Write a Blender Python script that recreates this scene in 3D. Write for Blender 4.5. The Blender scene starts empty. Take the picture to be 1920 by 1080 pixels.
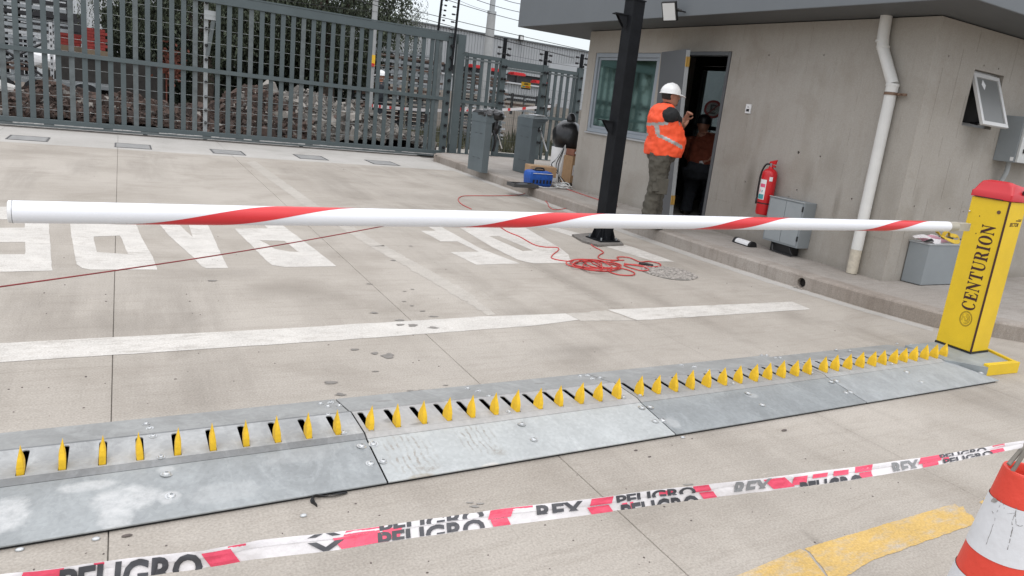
import bpy, bmesh, math, random
from mathutils import Vector, Matrix, noise
from mathutils.geometry import tessellate_polygon
random.seed(7)
SC = bpy.context.scene
COL = SC.collection
# ------------------------------------------------------------------ camera
F, CX, CY = 1349.0, 1042.0, 514.0
PITCH, ROLL, YAW, H = math.radians(13.02), math.radians(7.05), math.radians(31.9), 1.32
def _rz(v):
    c, s = math.cos(YAW), math.sin(YAW)
    return Vector((v[0]*c+v[1]*s, -v[0]*s+v[1]*c, v[2]))
_cp, _sp, _cr, _sr = math.cos(PITCH), math.sin(PITCH), math.cos(ROLL), math.sin(ROLL)
_f = _rz((0, _cp, -_sp)); _ri = _rz((1, 0, 0)); _do = _rz((0, -_sp, -_cp))
_r = _cr*_ri - _sr*_do; _d = _cr*_do + _sr*_ri
CAMP = Vector((0, 0, H))
cam = bpy.data.cameras.new("camera"); camo = bpy.data.objects.new("camera", cam); COL.objects.link(camo)
m = Matrix((_r, -_d, -_f)).transposed().to_4x4(); m.translation = CAMP; camo.matrix_world = m
cam.sensor_width = 36; cam.lens = F/1920*36
cam.shift_x = (960-CX)/1920; cam.shift_y = -(540-CY)/1920
cam.clip_start = 0.05; cam.clip_end = 900
SC.camera = camo
# ------------------------------------------------------------------ world and sun
W = bpy.data.worlds.new("World"); SC.world = W; W.use_nodes = True
nt = W.node_tree; nt.nodes.clear()
N = nt.nodes.new; L = nt.links.new
out = N('ShaderNodeOutputWorld'); bg = N('ShaderNodeBackground'); bg2 = N('ShaderNodeBackground')
add = N('ShaderNodeAddShader')
sky = N('ShaderNodeTexSky'); sky.sky_type = 'NISHITA'; sky.sun_disc = False
SUN_EL, SUN_AZ = math.radians(58), math.radians(200)
sky.sun_elevation = SUN_EL; sky.sun_rotation = SUN_AZ
bg.inputs[1].default_value = 0.05
L(sky.outputs[0], bg.inputs[0])
# the cloud deck: dimmer at the horizon, three times brighter overhead, as under any overcast
tc = N('ShaderNodeTexCoord'); sep = N('ShaderNodeSeparateXYZ'); mr = N('ShaderNodeMapRange')
L(tc.outputs['Generated'], sep.inputs[0]); L(sep.outputs[2], mr.inputs[0])
mr.inputs[1].default_value = 0; mr.inputs[2].default_value = 1; mr.inputs[3].default_value = 0.60; mr.inputs[4].default_value = 1.85
nz = N('ShaderNodeTexNoise'); nz.inputs['Scale'].default_value = 1.6; nz.inputs['Detail'].default_value = 4
L(tc.outputs['Generated'], nz.inputs['Vector'])
mr2 = N('ShaderNodeMapRange'); L(nz.outputs[0], mr2.inputs[0]); mr2.inputs[3].default_value = 0.9; mr2.inputs[4].default_value = 1.1
mu = N('ShaderNodeMath'); mu.operation = 'MULTIPLY'; L(mr.outputs[0], mu.inputs[0]); L(mr2.outputs[0], mu.inputs[1])
L(mu.outputs[0], bg2.inputs[1]); bg2.inputs[0].default_value = (0.985, 0.985, 1.0, 1)
L(bg.outputs[0], add.inputs[0]); L(bg2.outputs[0], add.inputs[1]); L(add.outputs[0], out.inputs[0])
sl = bpy.data.lights.new("sun", 'SUN'); sl.energy = 0.6; sl.angle = math.radians(25); sl.color = (1, 0.97, 0.92)
so = bpy.data.objects.new("sun", sl); COL.objects.link(so)
sd = Vector((math.sin(SUN_AZ)*math.cos(SUN_EL), math.cos(SUN_AZ)*math.cos(SUN_EL), math.sin(SUN_EL)))
so.rotation_euler = sd.to_track_quat('Z', 'Y').to_euler()
so.location = (0, 0, 20)
SC.view_settings.view_transform = 'Standard'; SC.view_settings.look = 'None'
SC.view_settings.exposure = 0.0; SC.view_settings.gamma = 1.0; SC.view_settings.use_curve_mapping = False

# ------------------------------------------------------------------ measuring helpers: photo pixel -> place in the world
def ray(px, py): return (px-CX)/F*_r + (py-CY)/F*_d + _f
def G(px, py, z=0.0):
    v = ray(px, py); return CAMP + v*((z-H)/v.z)
def onY(px, py, Y):
    v = ray(px, py); return CAMP + v*(Y/v.y)
def onX(px, py, X):
    v = ray(px, py); return CAMP + v*(X/v.x)
def dep(px, py, t): return CAMP + ray(px, py)*t
K = 0.13
# ------------------------------------------------------------------ materials
MATS = {}
def mat(name, col, rough=0.6, metal=0.0, var=0.12, scale=6.0, bump=0.0, bscale=40.0, col2=None, stretch=(1, 1, 1), spec=0.5, fine=0.0):
    if name in MATS: return MATS[name]
    M = bpy.data.materials.new(name); M.use_nodes = True; t = M.node_tree; n = t.nodes; b = n['Principled BSDF']
    b.inputs['Roughness'].default_value = rough; b.inputs['Metallic'].default_value = metal
    b.inputs['Specular IOR Level'].default_value = spec
    geo = n.new('ShaderNodeTexCoord'); mp = n.new('ShaderNodeMapping'); mp.inputs['Scale'].default_value = stretch
    g2 = n.new('ShaderNodeNewGeometry')
    t.links.new(g2.outputs['Position'], mp.inputs[0])
    nz = n.new('ShaderNodeTexNoise'); nz.inputs['Scale'].default_value = scale; nz.inputs['Detail'].default_value = 6; nz.inputs['Roughness'].default_value = 0.65
    t.links.new(mp.outputs[0], nz.inputs['Vector'])
    rp = n.new('ShaderNodeValToRGB'); rp.color_ramp.elements[0].position = 0.3; rp.color_ramp.elements[1].position = 0.7
    c1 = [max(0, c*(1-var)) for c in col]; c2 = col2 or [min(1, c*(1+var)) for c in col]
    rp.color_ramp.elements[0].color = (*c1, 1); rp.color_ramp.elements[1].color = (*c2, 1)
    t.links.new(nz.outputs[0], rp.inputs[0])
    last = rp.outputs[0]
    if fine:
        n3 = n.new('ShaderNodeTexNoise'); n3.inputs['Scale'].default_value = 220; n3.inputs['Detail'].default_value = 3
        t.links.new(g2.outputs['Position'], n3.inputs['Vector'])
        m3 = n.new('ShaderNodeMapRange'); m3.inputs[1].default_value = 0.3; m3.inputs[2].default_value = 0.7; m3.inputs[3].default_value = 1-fine; m3.inputs[4].default_value = 1+fine
        t.links.new(n3.outputs[0], m3.inputs[0])
        v = n.new('ShaderNodeVectorMath'); v.operation = 'SCALE'; t.links.new(last, v.inputs[0]); t.links.new(m3.outputs[0], v.inputs['Scale']); last = v.outputs[0]
    t.links.new(last, b.inputs['Base Color'])
    if bump:
        n2 = n.new('ShaderNodeTexNoise'); n2.inputs['Scale'].default_value = bscale; n2.inputs['Detail'].default_value = 5
        t.links.new(g2.outputs['Position'], n2.inputs['Vector'])
        bp = n.new('ShaderNodeBump'); bp.inputs['Strength'].default_value = bump; bp.inputs['Distance'].default_value = 0.01
        t.links.new(n2.outputs[0], bp.inputs['Height']); t.links.new(bp.outputs[0], b.inputs['Normal'])
    MATS[name] = M
    return M

SPOTS = [(-.05, 4.0, .55, .35, .35, .7), (.9, 4.55, .5, .3, .4, .75), (.55, 5.0, .5, .22, .25, .7), (2.2, 3.2, .45, .12, .35, .7), (1.55, 1.72, .30, .14, .25, .75), (.60, 1.80, .30, .12, .25, .75), (1.95, 1.62, .35, .12, .25, .75), (2.00, 1.30, .03, .14, .5, .6), (3.0, 4.6, .16, 1.6, .45, .7), (3.45, 4.2, .14, 1.4, .35, .7), (2.3, 3.9, .7, .16, .3, .75), (.0, 9.8, .6, .5, .35, .9), (-.9, 11.0, .9, .4, .4, .9), (3.5, 8.6, .8, .6, .3, .8), (4.35, 3.6, .35, .5, .35, .72), (.3, 1.55, .35, .08, .35, .65)]
def concrete_mat(name, base, dark, light, streak, dirt=0.5, vertical=False, paint=None, spots=()):
    """concrete: cloudy large patches, brushed streaks, tyre bands along the lane, speckles, fine pores"""
    M = bpy.data.materials.new(name); M.use_nodes = True; t = M.node_tree; n = t.nodes; b = n['Principled BSDF']; lk = t.links.new
    b.inputs['Roughness'].default_value = 0.85; b.inputs['Specular IOR Level'].default_value = 0.3
    g = n.new('ShaderNodeNewGeometry')
    def nz(scale, st=(1, 1, 1), detail=6, ro=0.6, off=(0, 0, 0), dist=0.0):
        mp = n.new('ShaderNodeMapping'); mp.inputs['Scale'].default_value = st; mp.inputs['Location'].default_value = off; lk(g.outputs['Position'], mp.inputs[0])
        x = n.new('ShaderNodeTexNoise'); x.inputs['Scale'].default_value = scale; x.inputs['Detail'].default_value = detail; x.inputs['Roughness'].default_value = ro; x.inputs['Distortion'].default_value = dist
        lk(mp.outputs[0], x.inputs['Vector']); return x.outputs[0]
    def rng(s, a, c, o0=0.0, o1=1.0):
        r = n.new('ShaderNodeMapRange'); r.inputs[1].default_value = a; r.inputs[2].default_value = c; r.inputs[3].default_value = o0; r.inputs[4].default_value = o1; lk(s, r.inputs[0]); return r.outputs[0]
    def mix(f, a, c, mode='MIX'):
        x = n.new('ShaderNodeMix'); x.data_type = 'RGBA'; x.blend_type = mode
        if isinstance(f, float): x.inputs[0].default_value = f
        else: lk(f, x.inputs[0])
        for i, s in ((6, a), (7, c)):
            if isinstance(s, tuple): x.inputs[i].default_value = (*s, 1)
            else: lk(s, x.inputs[i])
        return x.outputs[2]
    def mul(a, k):
        x = n.new('ShaderNodeMath'); x.operation = 'MULTIPLY'; lk(a, x.inputs[0])
        if isinstance(k, float): x.inputs[1].default_value = k
        else: lk(k, x.inputs[1])
        return x.outputs[0]
    c = mix(rng(nz(0.7, detail=5), 0.38, 0.62), base, light)
    c = mix(mul(rng(nz(1.5, off=(5, 3, 0), detail=8, dist=0.6), 0.5, 0.75), 0.75), c, dark)
    st = (1, 9, 1) if not vertical else (6, 6, 0.35)
    c = mix(mul(rng(nz(2.2, st, 8, 0.7), 0.5, 0.72), 0.45 if not vertical else .22), c, dark)
    c = mix(mul(rng(nz(3.0, (1, 11, 1) if not vertical else (9, 9, 0.5), 8, 0.7, (9, 1, 2)), 0.52, 0.75), 0.4 if not vertical else .25), c, light)
    if streak:
        c = mix(mul(mul(rng(nz(1.6, (1.0, 0.10, 1), 6, 0.7, (3, 0, 0)), 0.47, 0.66), rng(nz(0.5, off=(2, 7, 0)), 0.4, 0.6)), float(streak)), c, tuple(x*0.62 for x in dark))
        c = mix(mul(rng(nz(60, detail=2, off=(1, 1, 1)), 0.70, 0.78), 0.5), c, tuple(x*0.5 for x in dark))
        c = mix(mul(rng(nz(7, (1, 5, 1), detail=3, off=(4, 1, 1)), 0.66, 0.74), 0.45), c, tuple(min(1, x*1.2) for x in light))
    for sp_ in spots:
        sx, sy, rx, ry, amt, tone = sp_[:6]; sz_, rz_ = (sp_[6], sp_[7]) if len(sp_) > 6 else (0, 1000)       # old stains with a soft, ragged outline
        mp = n.new('ShaderNodeMapping'); mp.vector_type = 'TEXTURE'; mp.inputs['Location'].default_value = (sx, sy, sz_); mp.inputs['Scale'].default_value = (rx, ry, rz_); lk(g.outputs['Position'], mp.inputs[0])
        ln = n.new('ShaderNodeVectorMath'); ln.operation = 'LENGTH'; lk(mp.outputs[0], ln.inputs[0]); ad = n.new('ShaderNodeMath'); ad.operation = 'ADD'; lk(ln.outputs['Value'], ad.inputs[0]); lk(mul(nz(5.0/max(rx, .12)*.3, detail=5, off=(sx, sy, 0)), 1.3), ad.inputs[1])
        c = mix(mul(rng(ad.outputs[0], 1.55, 0.75), float(amt)), c, tuple(x*tone for x in dark))
    if paint:
        w = nz(9, (1, 2.5, 1), 8, 0.75, (1, 4, 2)); w2 = nz(1.1, detail=3, off=(8, 2, 0))
        a = n.new('ShaderNodeMath'); a.operation = 'ADD'; lk(rng(w, 0, 1, 0, 1), a.inputs[0]); lk(mul(w2, 0.6), a.inputs[1])
        c = mix(rng(a.outputs[0], paint[1], paint[2], 0.15, 0.97), c, mix(rng(nz(5, off=(2, 2, 2)), 0.35, 0.65), paint[0], tuple(x*0.86 for x in paint[0])))
    c = mix(mul(rng(nz(34, detail=6, ro=.8, off=(6, 6, 6)), .56, .72), .35 if not vertical else .12), c, dark)
    c = mix(mul(rng(nz(5.5, (1, 3, 1), detail=9, ro=.78, off=(1, 9, 4), dist=1.2), .54, .70), .38), c, dark)
    c = mix(0.20 if not vertical else .10, c, nzc(n, lk, g), 'OVERLAY')
    lk(c, b.inputs['Base Color'])
    bp = n.new('ShaderNodeBump'); bp.inputs['Strength'].default_value = 0.35; bp.inputs['Distance'].default_value = 0.006
    lk(nz(45, detail=8, ro=0.7), bp.inputs['Height']); lk(bp.outputs[0], b.inputs['Normal'])
    MATS[name] = M
    return M
def nzc(n, lk, g):
    x = n.new('ShaderNodeTexNoise'); x.inputs['Scale'].default_value = 130; x.inputs['Detail'].default_value = 4; lk(g.outputs['Position'], x.inputs['Vector'])
    r = n.new('ShaderNodeMapRange'); r.inputs[1].default_value = 0.25; r.inputs[2].default_value = 0.75; lk(x.outputs[0], r.inputs[0]); return r.outputs[0]

def metal_mat(name, base, var=.14, spots=(), mud=(), warm=0.0):
    M = bpy.data.materials.new(name); M.use_nodes = True; t = M.node_tree; n = t.nodes; b = n['Principled BSDF']; lk = t.links.new
    b.inputs['Metallic'].default_value = 0.15; b.inputs['Roughness'].default_value = 0.62; g = n.new('ShaderNodeNewGeometry')
    def nz(scale, st=(1, 1, 1), detail=6, ro=0.6, off=(0, 0, 0), dist=0.0, rot=0.0):
        mp = n.new('ShaderNodeMapping'); mp.inputs['Scale'].default_value = st; mp.inputs['Location'].default_value = off; mp.inputs['Rotation'].default_value = (0, 0, rot); lk(g.outputs['Position'], mp.inputs[0])
        x = n.new('ShaderNodeTexNoise'); x.inputs['Scale'].default_value = scale; x.inputs['Detail'].default_value = detail; x.inputs['Roughness'].default_value = ro; x.inputs['Distortion'].default_value = dist; lk(mp.outputs[0], x.inputs['Vector']); return x.outputs[0]
    def rng(s_, a, c, o0=0.0, o1=1.0):
        q = n.new('ShaderNodeMapRange'); q.inputs[1].default_value = a; q.inputs[2].default_value = c; q.inputs[3].default_value = o0; q.inputs[4].default_value = o1; lk(s_, q.inputs[0]); return q.outputs[0]
    def mul(a, k):
        x = n.new('ShaderNodeMath'); x.operation = 'MULTIPLY'; lk(a, x.inputs[0])
        if isinstance(k, float): x.inputs[1].default_value = k
        else: lk(k, x.inputs[1])
        return x.outputs[0]
    def mix(f, a, c, mode='MIX'):
        x = n.new('ShaderNodeMix'); x.data_type = 'RGBA'; x.blend_type = mode
        if isinstance(f, float): x.inputs[0].default_value = f
        else: lk(f, x.inputs[0])
        for i, s_ in ((6, a), (7, c)):
            if isinstance(s_, tuple): x.inputs[i].default_value = (*s_, 1)
            else: lk(s_, x.inputs[i])
        return x.outputs[2]
    dk = tuple(x*(1-var*1.6) for x in base); lt = tuple(min(1, x*(1+var)) for x in base)
    c = mix(rng(nz(3.2, detail=8, ro=.7, dist=.5), .38, .62), dk, base)
    c = mix(mul(rng(nz(9, (1, .5, 1), 7, .7, (3, 1, 0), .8, .5), .48, .66), .8), c, lt)
    c = mix(mul(rng(nz(14, (1, .12, 1), 5, .7, (7, 1, 0), .3, .9), .60, .68), .45), c, lt)           # scuffs
    c = mix(mul(rng(nz(24, (.15, 1.6, 1), 4, .7, (1, 5, 0), .2, .25), .63, .70), .40), c, dk)
    vo = n.new('ShaderNodeTexVoronoi'); vo.inputs['Scale'].default_value = 85; lk(g.outputs['Position'], vo.inputs['Vector']); bw = n.new('ShaderNodeRGBToBW'); lk(vo.outputs['Color'], bw.inputs[0])
    c = mix(.13, c, rng(bw.outputs[0], 0.0, 1.0, .2, .8), 'OVERLAY')
    def soft(sx, sy, rx, ry, rag=1.2, sc=14.0):
        mp = n.new('ShaderNodeMapping'); mp.vector_type = 'TEXTURE'; mp.inputs['Location'].default_value = (sx, sy, 0); mp.inputs['Scale'].default_value = (rx, ry, 1000); lk(g.outputs['Position'], mp.inputs[0])
        ln = n.new('ShaderNodeVectorMath'); ln.operation = 'LENGTH'; lk(mp.outputs[0], ln.inputs[0]); ad = n.new('ShaderNodeMath'); ad.operation = 'ADD'; lk(ln.outputs['Value'], ad.inputs[0]); lk(mul(nz(sc, detail=8, ro=.7, off=(sx, sy, 0), dist=.6), rag), ad.inputs[1]); return ad.outputs[0]
    for sx, sy, rx, ry, amt, col in spots: c = mix(mul(mul(rng(soft(sx, sy, rx, ry), 1.6, 1.25), rng(nz(30, detail=6, ro=.75), .35, .6, .45, 1.0)), float(amt)), c, col)
    for sx, sy, rx, ry, col in mud:      # wavy tread print of dried mud
        wv = n.new('ShaderNodeTexWave'); wv.wave_type = 'BANDS'; wv.bands_direction = 'X'; wv.inputs['Scale'].default_value = 13; wv.inputs['Distortion'].default_value = 5.0; wv.inputs['Detail'].default_value = 3; wv.inputs['Detail Scale'].default_value = 1.3; lk(g.outputs['Position'], wv.inputs['Vector'])
        m_ = mul(mul(rng(wv.outputs['Fac'], .62, .86), rng(soft(sx, sy, rx, ry, .8), 1.5, 1.0)), rng(nz(22, detail=7, ro=.75, off=(2, 2, 2)), .42, .58)); c = mix(mul(m_, .8), c, col)
        c = mix(mul(mul(rng(soft(sx+.04, sy-.10, rx*.7, ry*.35, 1.4), 1.5, 1.0), rng(nz(26, detail=6, ro=.75, off=(4, 2, 2)), .44, .6)), .75), c, col)
    if warm: c = mix(float(warm), c, (.36, .34, .31))
    lk(c, b.inputs['Base Color'])
    bp = n.new('ShaderNodeBump'); bp.inputs['Strength'].default_value = .12; bp.inputs['Distance'].default_value = .004; lk(nz(28, detail=6), bp.inputs['Height']); lk(bp.outputs[0], b.inputs['Normal'])
    MATS[name] = M; return M
ROADM = concrete_mat('road_concrete', (.360, .324, .280), (.275, .242, .204), (.418, .38, .333), 0.45, spots=SPOTS)
BANDM = concrete_mat('pale_concrete', (.42, .40, .37), (.34, .32, .29), (.47, .45, .42), 0.2)
PAVM = concrete_mat('pavement_concrete', (.31, .28, .25), (.20, .18, .155), (.38, .35, .32), 0.2)
KERBM = concrete_mat('kerb_concrete', (.29, .25, .215), (.17, .14, .115), (.36, .325, .29), 0.15)
WS = [(6, 5.78, 50, .10, .75, .72, .75, .35), (6, 5.9, 50, .25, .3, .85, .45, .45), (6, 4.75, 50, .22, .35, .8, 1.1, .25), (6, 4.3, 50, .16, .35, .8, .55, .5), (6, 4.05, 50, .12, .35, .8, .9, .35), (6, 5.0, 50, .08, .4, .75, .9, .25), (6, 4.6, 50, .05, .5, .7, .7, .25), (6, 8.0, 50, .5, .4, .8, .35, .3), (6, 9.2, 50, .25, .45, .8, .4, .35), (6, 7.55, 50, .15, .3, .8, .8, .2),
      (6, 6.5, 50, 3.5, .45, .75, .13, .12), (8, 4, 2.6, 50, .45, .75, .13, .13), (6.2, 4, .10, 50, .4, .8, .8, .5), (6.6, 4, .25, 50, .3, .82, 1.0, .35), (6.85, 4, .18, 50, .35, .8, 1.4, .22), (6.45, 4, .12, 50, .3, .8, .6, .4), (6, 6.9, 50, 3.6, .3, .8, 2.42, .12)]
WALLM = concrete_mat('wall_concrete', (.352, .326, .290), (.275, .246, .205), (.380, .357, .322), 0, vertical=True, spots=WS)
PAINTM = concrete_mat('road_paint', (.37, .337, .297), (.29, .26, .225), (.44, .41, .37), 0.15, paint=((.60, .57, .525), 0.58, 0.78))
PAINTW = concrete_mat('worn_road_paint', (.36, .327, .287), (.29, .26, .225), (.40, .365, .32), 0.3, paint=((.50, .465, .415), 0.64, 1.0))
YELLM = concrete_mat('yellow_road_paint', (.40, .37, .335), (.31, .28, .25), (.44, .41, .37), 0.1, paint=((.58, .385, .125), 0.62, 0.84))
JOINTM = mat('joint_filler', (.17, .15, .13), 0.95, var=.3, scale=20)
GATEM = mat('gate_paint', (.074, .095, .099), 0.5, 0.0, var=.10, scale=3, bump=.15, bscale=60)
GATED = mat('gate_paint_dusty', (.105, .122, .124), 0.65, var=.25, scale=9, bump=.2)
BLACK = mat('black_steel', (.010, .011, .013), 0.6, var=.25, scale=9, bump=.15, bscale=50, spec=.15)
BLK = mat('black_plastic', (.012, .012, .013), 0.45, var=.1)
RUBBER = mat('black_insulator', (.012, .012, .014), 0.35, var=.1)
GALV = mat('galvanised_steel', (.44, .465, .475), 0.62, 0.25, var=.20, scale=4.5, bump=.12, bscale=30, stretch=(1, 1.6, 1), fine=.03)
GALVD = mat('galvanised_steel_dull', (.275, .295, .305), 0.62, 0.25, var=.25, scale=4.5, bump=.12, bscale=30, fine=.03)
GALVM = mat('galvanised_steel_mid', (.31, .335, .34), 0.6, 0.25, var=.26, scale=3.5, bump=.15, bscale=30, fine=.03)
GALVL = mat('galvanised_steel_pale', (.50, .515, .515), 0.6, 0.2, var=.14, scale=5, bump=.12, bscale=30, fine=.03)
GALVW = mat('galvanised_steel_white_worn', (.56, .56, .55), 0.65, 0.2, var=.22, scale=7, bump=.12, fine=.04)
GALVP = mat('galvanised_plate_scuffed', (.42, .43, .43), 0.65, 0.2, var=.28, scale=9, bump=.12, col2=(.56, .565, .56), fine=.05)
GEDGE = mat('strip_edge_steel', (.20, .21, .215), 0.6, .4, var=.2, scale=8)
YEL = mat('yellow_powder_coat', (.74, .50, .014), 0.46, var=.085, scale=3.2, bump=.08, bscale=60, fine=.035)
YEL2 = mat('yellow_spike_paint', (.80, .50, .02), 0.65, var=.14, scale=25, bump=.2, bscale=80)
REDC = mat('red_plastic_hood', (.52, .018, .026), 0.38, var=.06, scale=6)
INK = mat('dark_maroon_print', (.045, .012, .012), 0.6, var=.1)
BOOMW = mat('white_boom', (.77, .78, .81), 0.36, var=.045, scale=5, stretch=(.4, 4, 4), fine=.015)
BOOMR = mat('red_boom_tape', (.62, .03, .035), 0.35, var=.05)
PVC = mat('white_pvc', (.66, .655, .63), 0.42, var=.06, scale=5)
PVCD = mat('dirty_pvc', (.52, .47, .38), 0.6, var=.25, scale=14)
GREY = mat('grey_cabinet_paint', (.235, .258, .27), 0.5, var=.05, scale=4)
GREYL = mat('light_grey_paint', (.36, .38, .385), 0.5, var=.05, scale=4)
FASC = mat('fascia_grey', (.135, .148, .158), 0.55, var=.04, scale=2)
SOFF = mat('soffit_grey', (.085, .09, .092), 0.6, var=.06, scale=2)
DOORM = mat('door_grey', (.105, .110, .116), 0.45, var=.04, scale=2)
ALU = mat('aluminium_frame', (.52, .53, .54), 0.4, .5, var=.04)
FRAMEG = mat('grey_window_frame', (.27, .30, .33), 0.5, var=.05)
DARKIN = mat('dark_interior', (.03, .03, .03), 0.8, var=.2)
REDX = mat('red_enamel', (.56, .015, .02), 0.3, var=.05)
WHT = mat('white_label', (.75, .75, .75), 0.5, var=.04)
PINK = mat('pink_print', (.75, .10, .20), 0.5, var=.06)
TEAL = mat('teal_print', (.06, .30, .32), 0.5, var=.06)
REDCAB = mat('red_cable', (.50, .045, .04), 0.45, var=.1)
CORD = mat('dark_red_cord', (.22, .03, .03), 0.5, var=.3, scale=12)
CARD = mat('cardboard', (.40, .25, .135), 0.85, var=.12, scale=12)
BLUE = mat('blue_tool_bag', (.012, .085, .38), 0.6, var=.25, scale=25, bump=.4, bscale=60)
WCAB = mat('white_cable', (.62, .62, .60), 0.5, var=.1)
BRICK = mat('red_brick', (.22, .028, .022), 0.85, var=.25, scale=8)
BAG = mat('black_bin_bag', (.012, .012, .013), 0.28, var=.2, bump=.5, bscale=18)
ORANGE = mat('orange_vest', (.95, .10, .03), 0.65, var=.07, scale=12, bump=.35, bscale=35)
REFL = mat('reflective_tape', (.42, .43, .42), 0.35, .3, var=.08)
TROU = mat('olive_trousers', (.085, .078, .062), 0.9, var=.18, scale=14, bump=.5, bscale=28)
TSH = mat('black_tshirt', (.014, .015, .016), 0.9, var=.2, bump=.4, bscale=30)
SKIN = mat('skin', (.36, .175, .115), 0.5, var=.10, scale=20, bump=.1)
HAIR = mat('black_hair', (.015, .012, .010), 0.7, var=.3, scale=60, bump=.6, bscale=120)
HELM = mat('white_helmet', (.80, .80, .79), 0.28, var=.02)
BOOT = mat('dark_boot', (.03, .025, .02), 0.6, var=.2)
CONER = mat('cone_red', (.68, .055, .03), 0.5, var=.06, scale=9, bump=.2, bscale=60)
CONEW = mat('cone_white', (.64, .645, .66), 0.5, var=.07, scale=9, bump=.25, bscale=30)
DIRT = mat('dirt_crack', (.12, .10, .09), 0.9, var=.3, scale=30)
STAIN = mat('damp_stain', (.19, .172, .152), 0.55, var=.22, scale=22, fine=.08)
STAINL = mat('faint_damp_stain', (.25, .235, .215), 0.7, var=.15, scale=22, fine=.08)
SOIL = mat('dark_soil', (.045, .031, .025), 0.95, var=.5, scale=14, bump=.8, bscale=20)
CLOD = mat('brown_clod', (.080, .053, .042), 0.95, var=.45, scale=9, bump=.5)
GRAV = mat('grey_rubble', (.135, .125, .113), 0.95, var=.4, scale=9, bump=.5)
GRAVW = mat('pale_stone', (.26, .24, .215), 0.9, var=.2, scale=9, bump=.4)
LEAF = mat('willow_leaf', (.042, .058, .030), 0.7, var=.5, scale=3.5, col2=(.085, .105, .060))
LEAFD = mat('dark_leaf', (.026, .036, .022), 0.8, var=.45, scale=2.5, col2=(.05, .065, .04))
BARK = mat('bark', (.09, .07, .055), 0.9, var=.3, scale=12, bump=.6)
GRASSM = mat('dusty_grass', (.06, .075, .035), 0.9, var=.4, scale=5)
EARTH = mat('bare_earth', (.15, .125, .10), 0.95, var=.3, scale=2, bump=.5, bscale=8)
CLAD = mat('grey_cladding', (.36, .375, .385), 0.5, .2, var=.06, scale=.6)
CLADW = mat('white_cladding', (.52, .54, .55), 0.5, .1, var=.06, scale=.6)
CLADT = mat('pale_green_cladding', (.42, .52, .50), 0.5, .1, var=.06, scale=.6)
DKST = mat('dark_structure', (.02, .02, .022), 0.7, var=.3)
PANELC = mat('fence_concrete', (.30, .27, .235), 0.9, var=.12, scale=3, bump=.3)
POLEC = mat('pole_concrete', (.34, .345, .34), 0.85, var=.12, scale=6, bump=.2)
STEEL = mat('rack_steel', (.28, .30, .31), 0.45, .4, var=.3, scale=2)
SIGNY = mat('yellow_sign', (.80, .48, .03), 0.5, var=.04)
SIGNR = mat('sign_red', (.55, .03, .03), 0.5, var=.04)
CARW = mat('car_paint', (.55, .56, .58), 0.3, var=.03)
STICKM = mat('weathered_rod', (.23, .21, .18), 0.7, .3, var=.2, scale=30)
CHROME = mat('chrome', (.75, .75, .75), 0.18, 1.0, var=.03)
YRAG = mat('yellow_cloth', (.62, .42, .04), 0.8, var=.15, scale=25)
MUD = mat('dried_mud', (.30, .275, .235), 0.9, var=.25, scale=40)
CHALK = mat('chalky_smear', (.50, .505, .50), 0.8, var=.16, scale=18, fine=.05)
LAMPW = mat('lamp_diffuser', (.66, .67, .66), 0.35, var=.03)
OCHRE = mat('door_hinge_brass', (.45, .27, .06), 0.5, .3, var=.1)
PATCH = mat('cobbled_patch', (.24, .225, .205), 0.9, var=.3, scale=30, bump=.6, bscale=60)
BROWNSH = mat('rust_red_shirt', (.20, .045, .02), 0.85, var=.2, bump=.3)
NAVY = mat('dark_workwear', (.022, .026, .032), 0.9, var=.2)
TAPEW = mat('barrier_tape_white', (.72, .69, .69), 0.4, var=.06, scale=30, bump=.5, bscale=45)
TAPEP = mat('barrier_tape_pink', (.72, .07, .13), 0.4, var=.10, scale=30, bump=.5, bscale=45)
TAPEK = mat('barrier_tape_black', (.050, .050, .056), 0.45, var=.2, scale=30)
TAPEW.node_tree.nodes['Principled BSDF'].inputs['Alpha'].default_value = .86
def glass_mat(name, gl, tr, fac, ro=.015):
    M = bpy.data.materials.new(name); M.use_nodes = True; t = M.node_tree; n = t.nodes; n.clear()
    o = n.new('ShaderNodeOutputMaterial'); g = n.new('ShaderNodeBsdfGlossy'); x = n.new('ShaderNodeBsdfTransparent'); mx = n.new('ShaderNodeMixShader')
    g.inputs['Color'].default_value = (*gl, 1); g.inputs['Roughness'].default_value = ro; x.inputs['Color'].default_value = (*tr, 1); mx.inputs[0].default_value = fac
    t.links.new(x.outputs[0], mx.inputs[1]); t.links.new(g.outputs[0], mx.inputs[2]); t.links.new(mx.outputs[0], o.inputs[0]); return M
GLASS = glass_mat('green_tinted_glass', (.50, .72, .66), (.10, .16, .15), .62, .05)
GLASS2 = glass_mat('clear_glass', (.8, .85, .85), (.55, .6, .6), .25)
FROST = mat('frosted_pane', (.17, .175, .17), 0.35, var=.06, scale=4)

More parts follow.
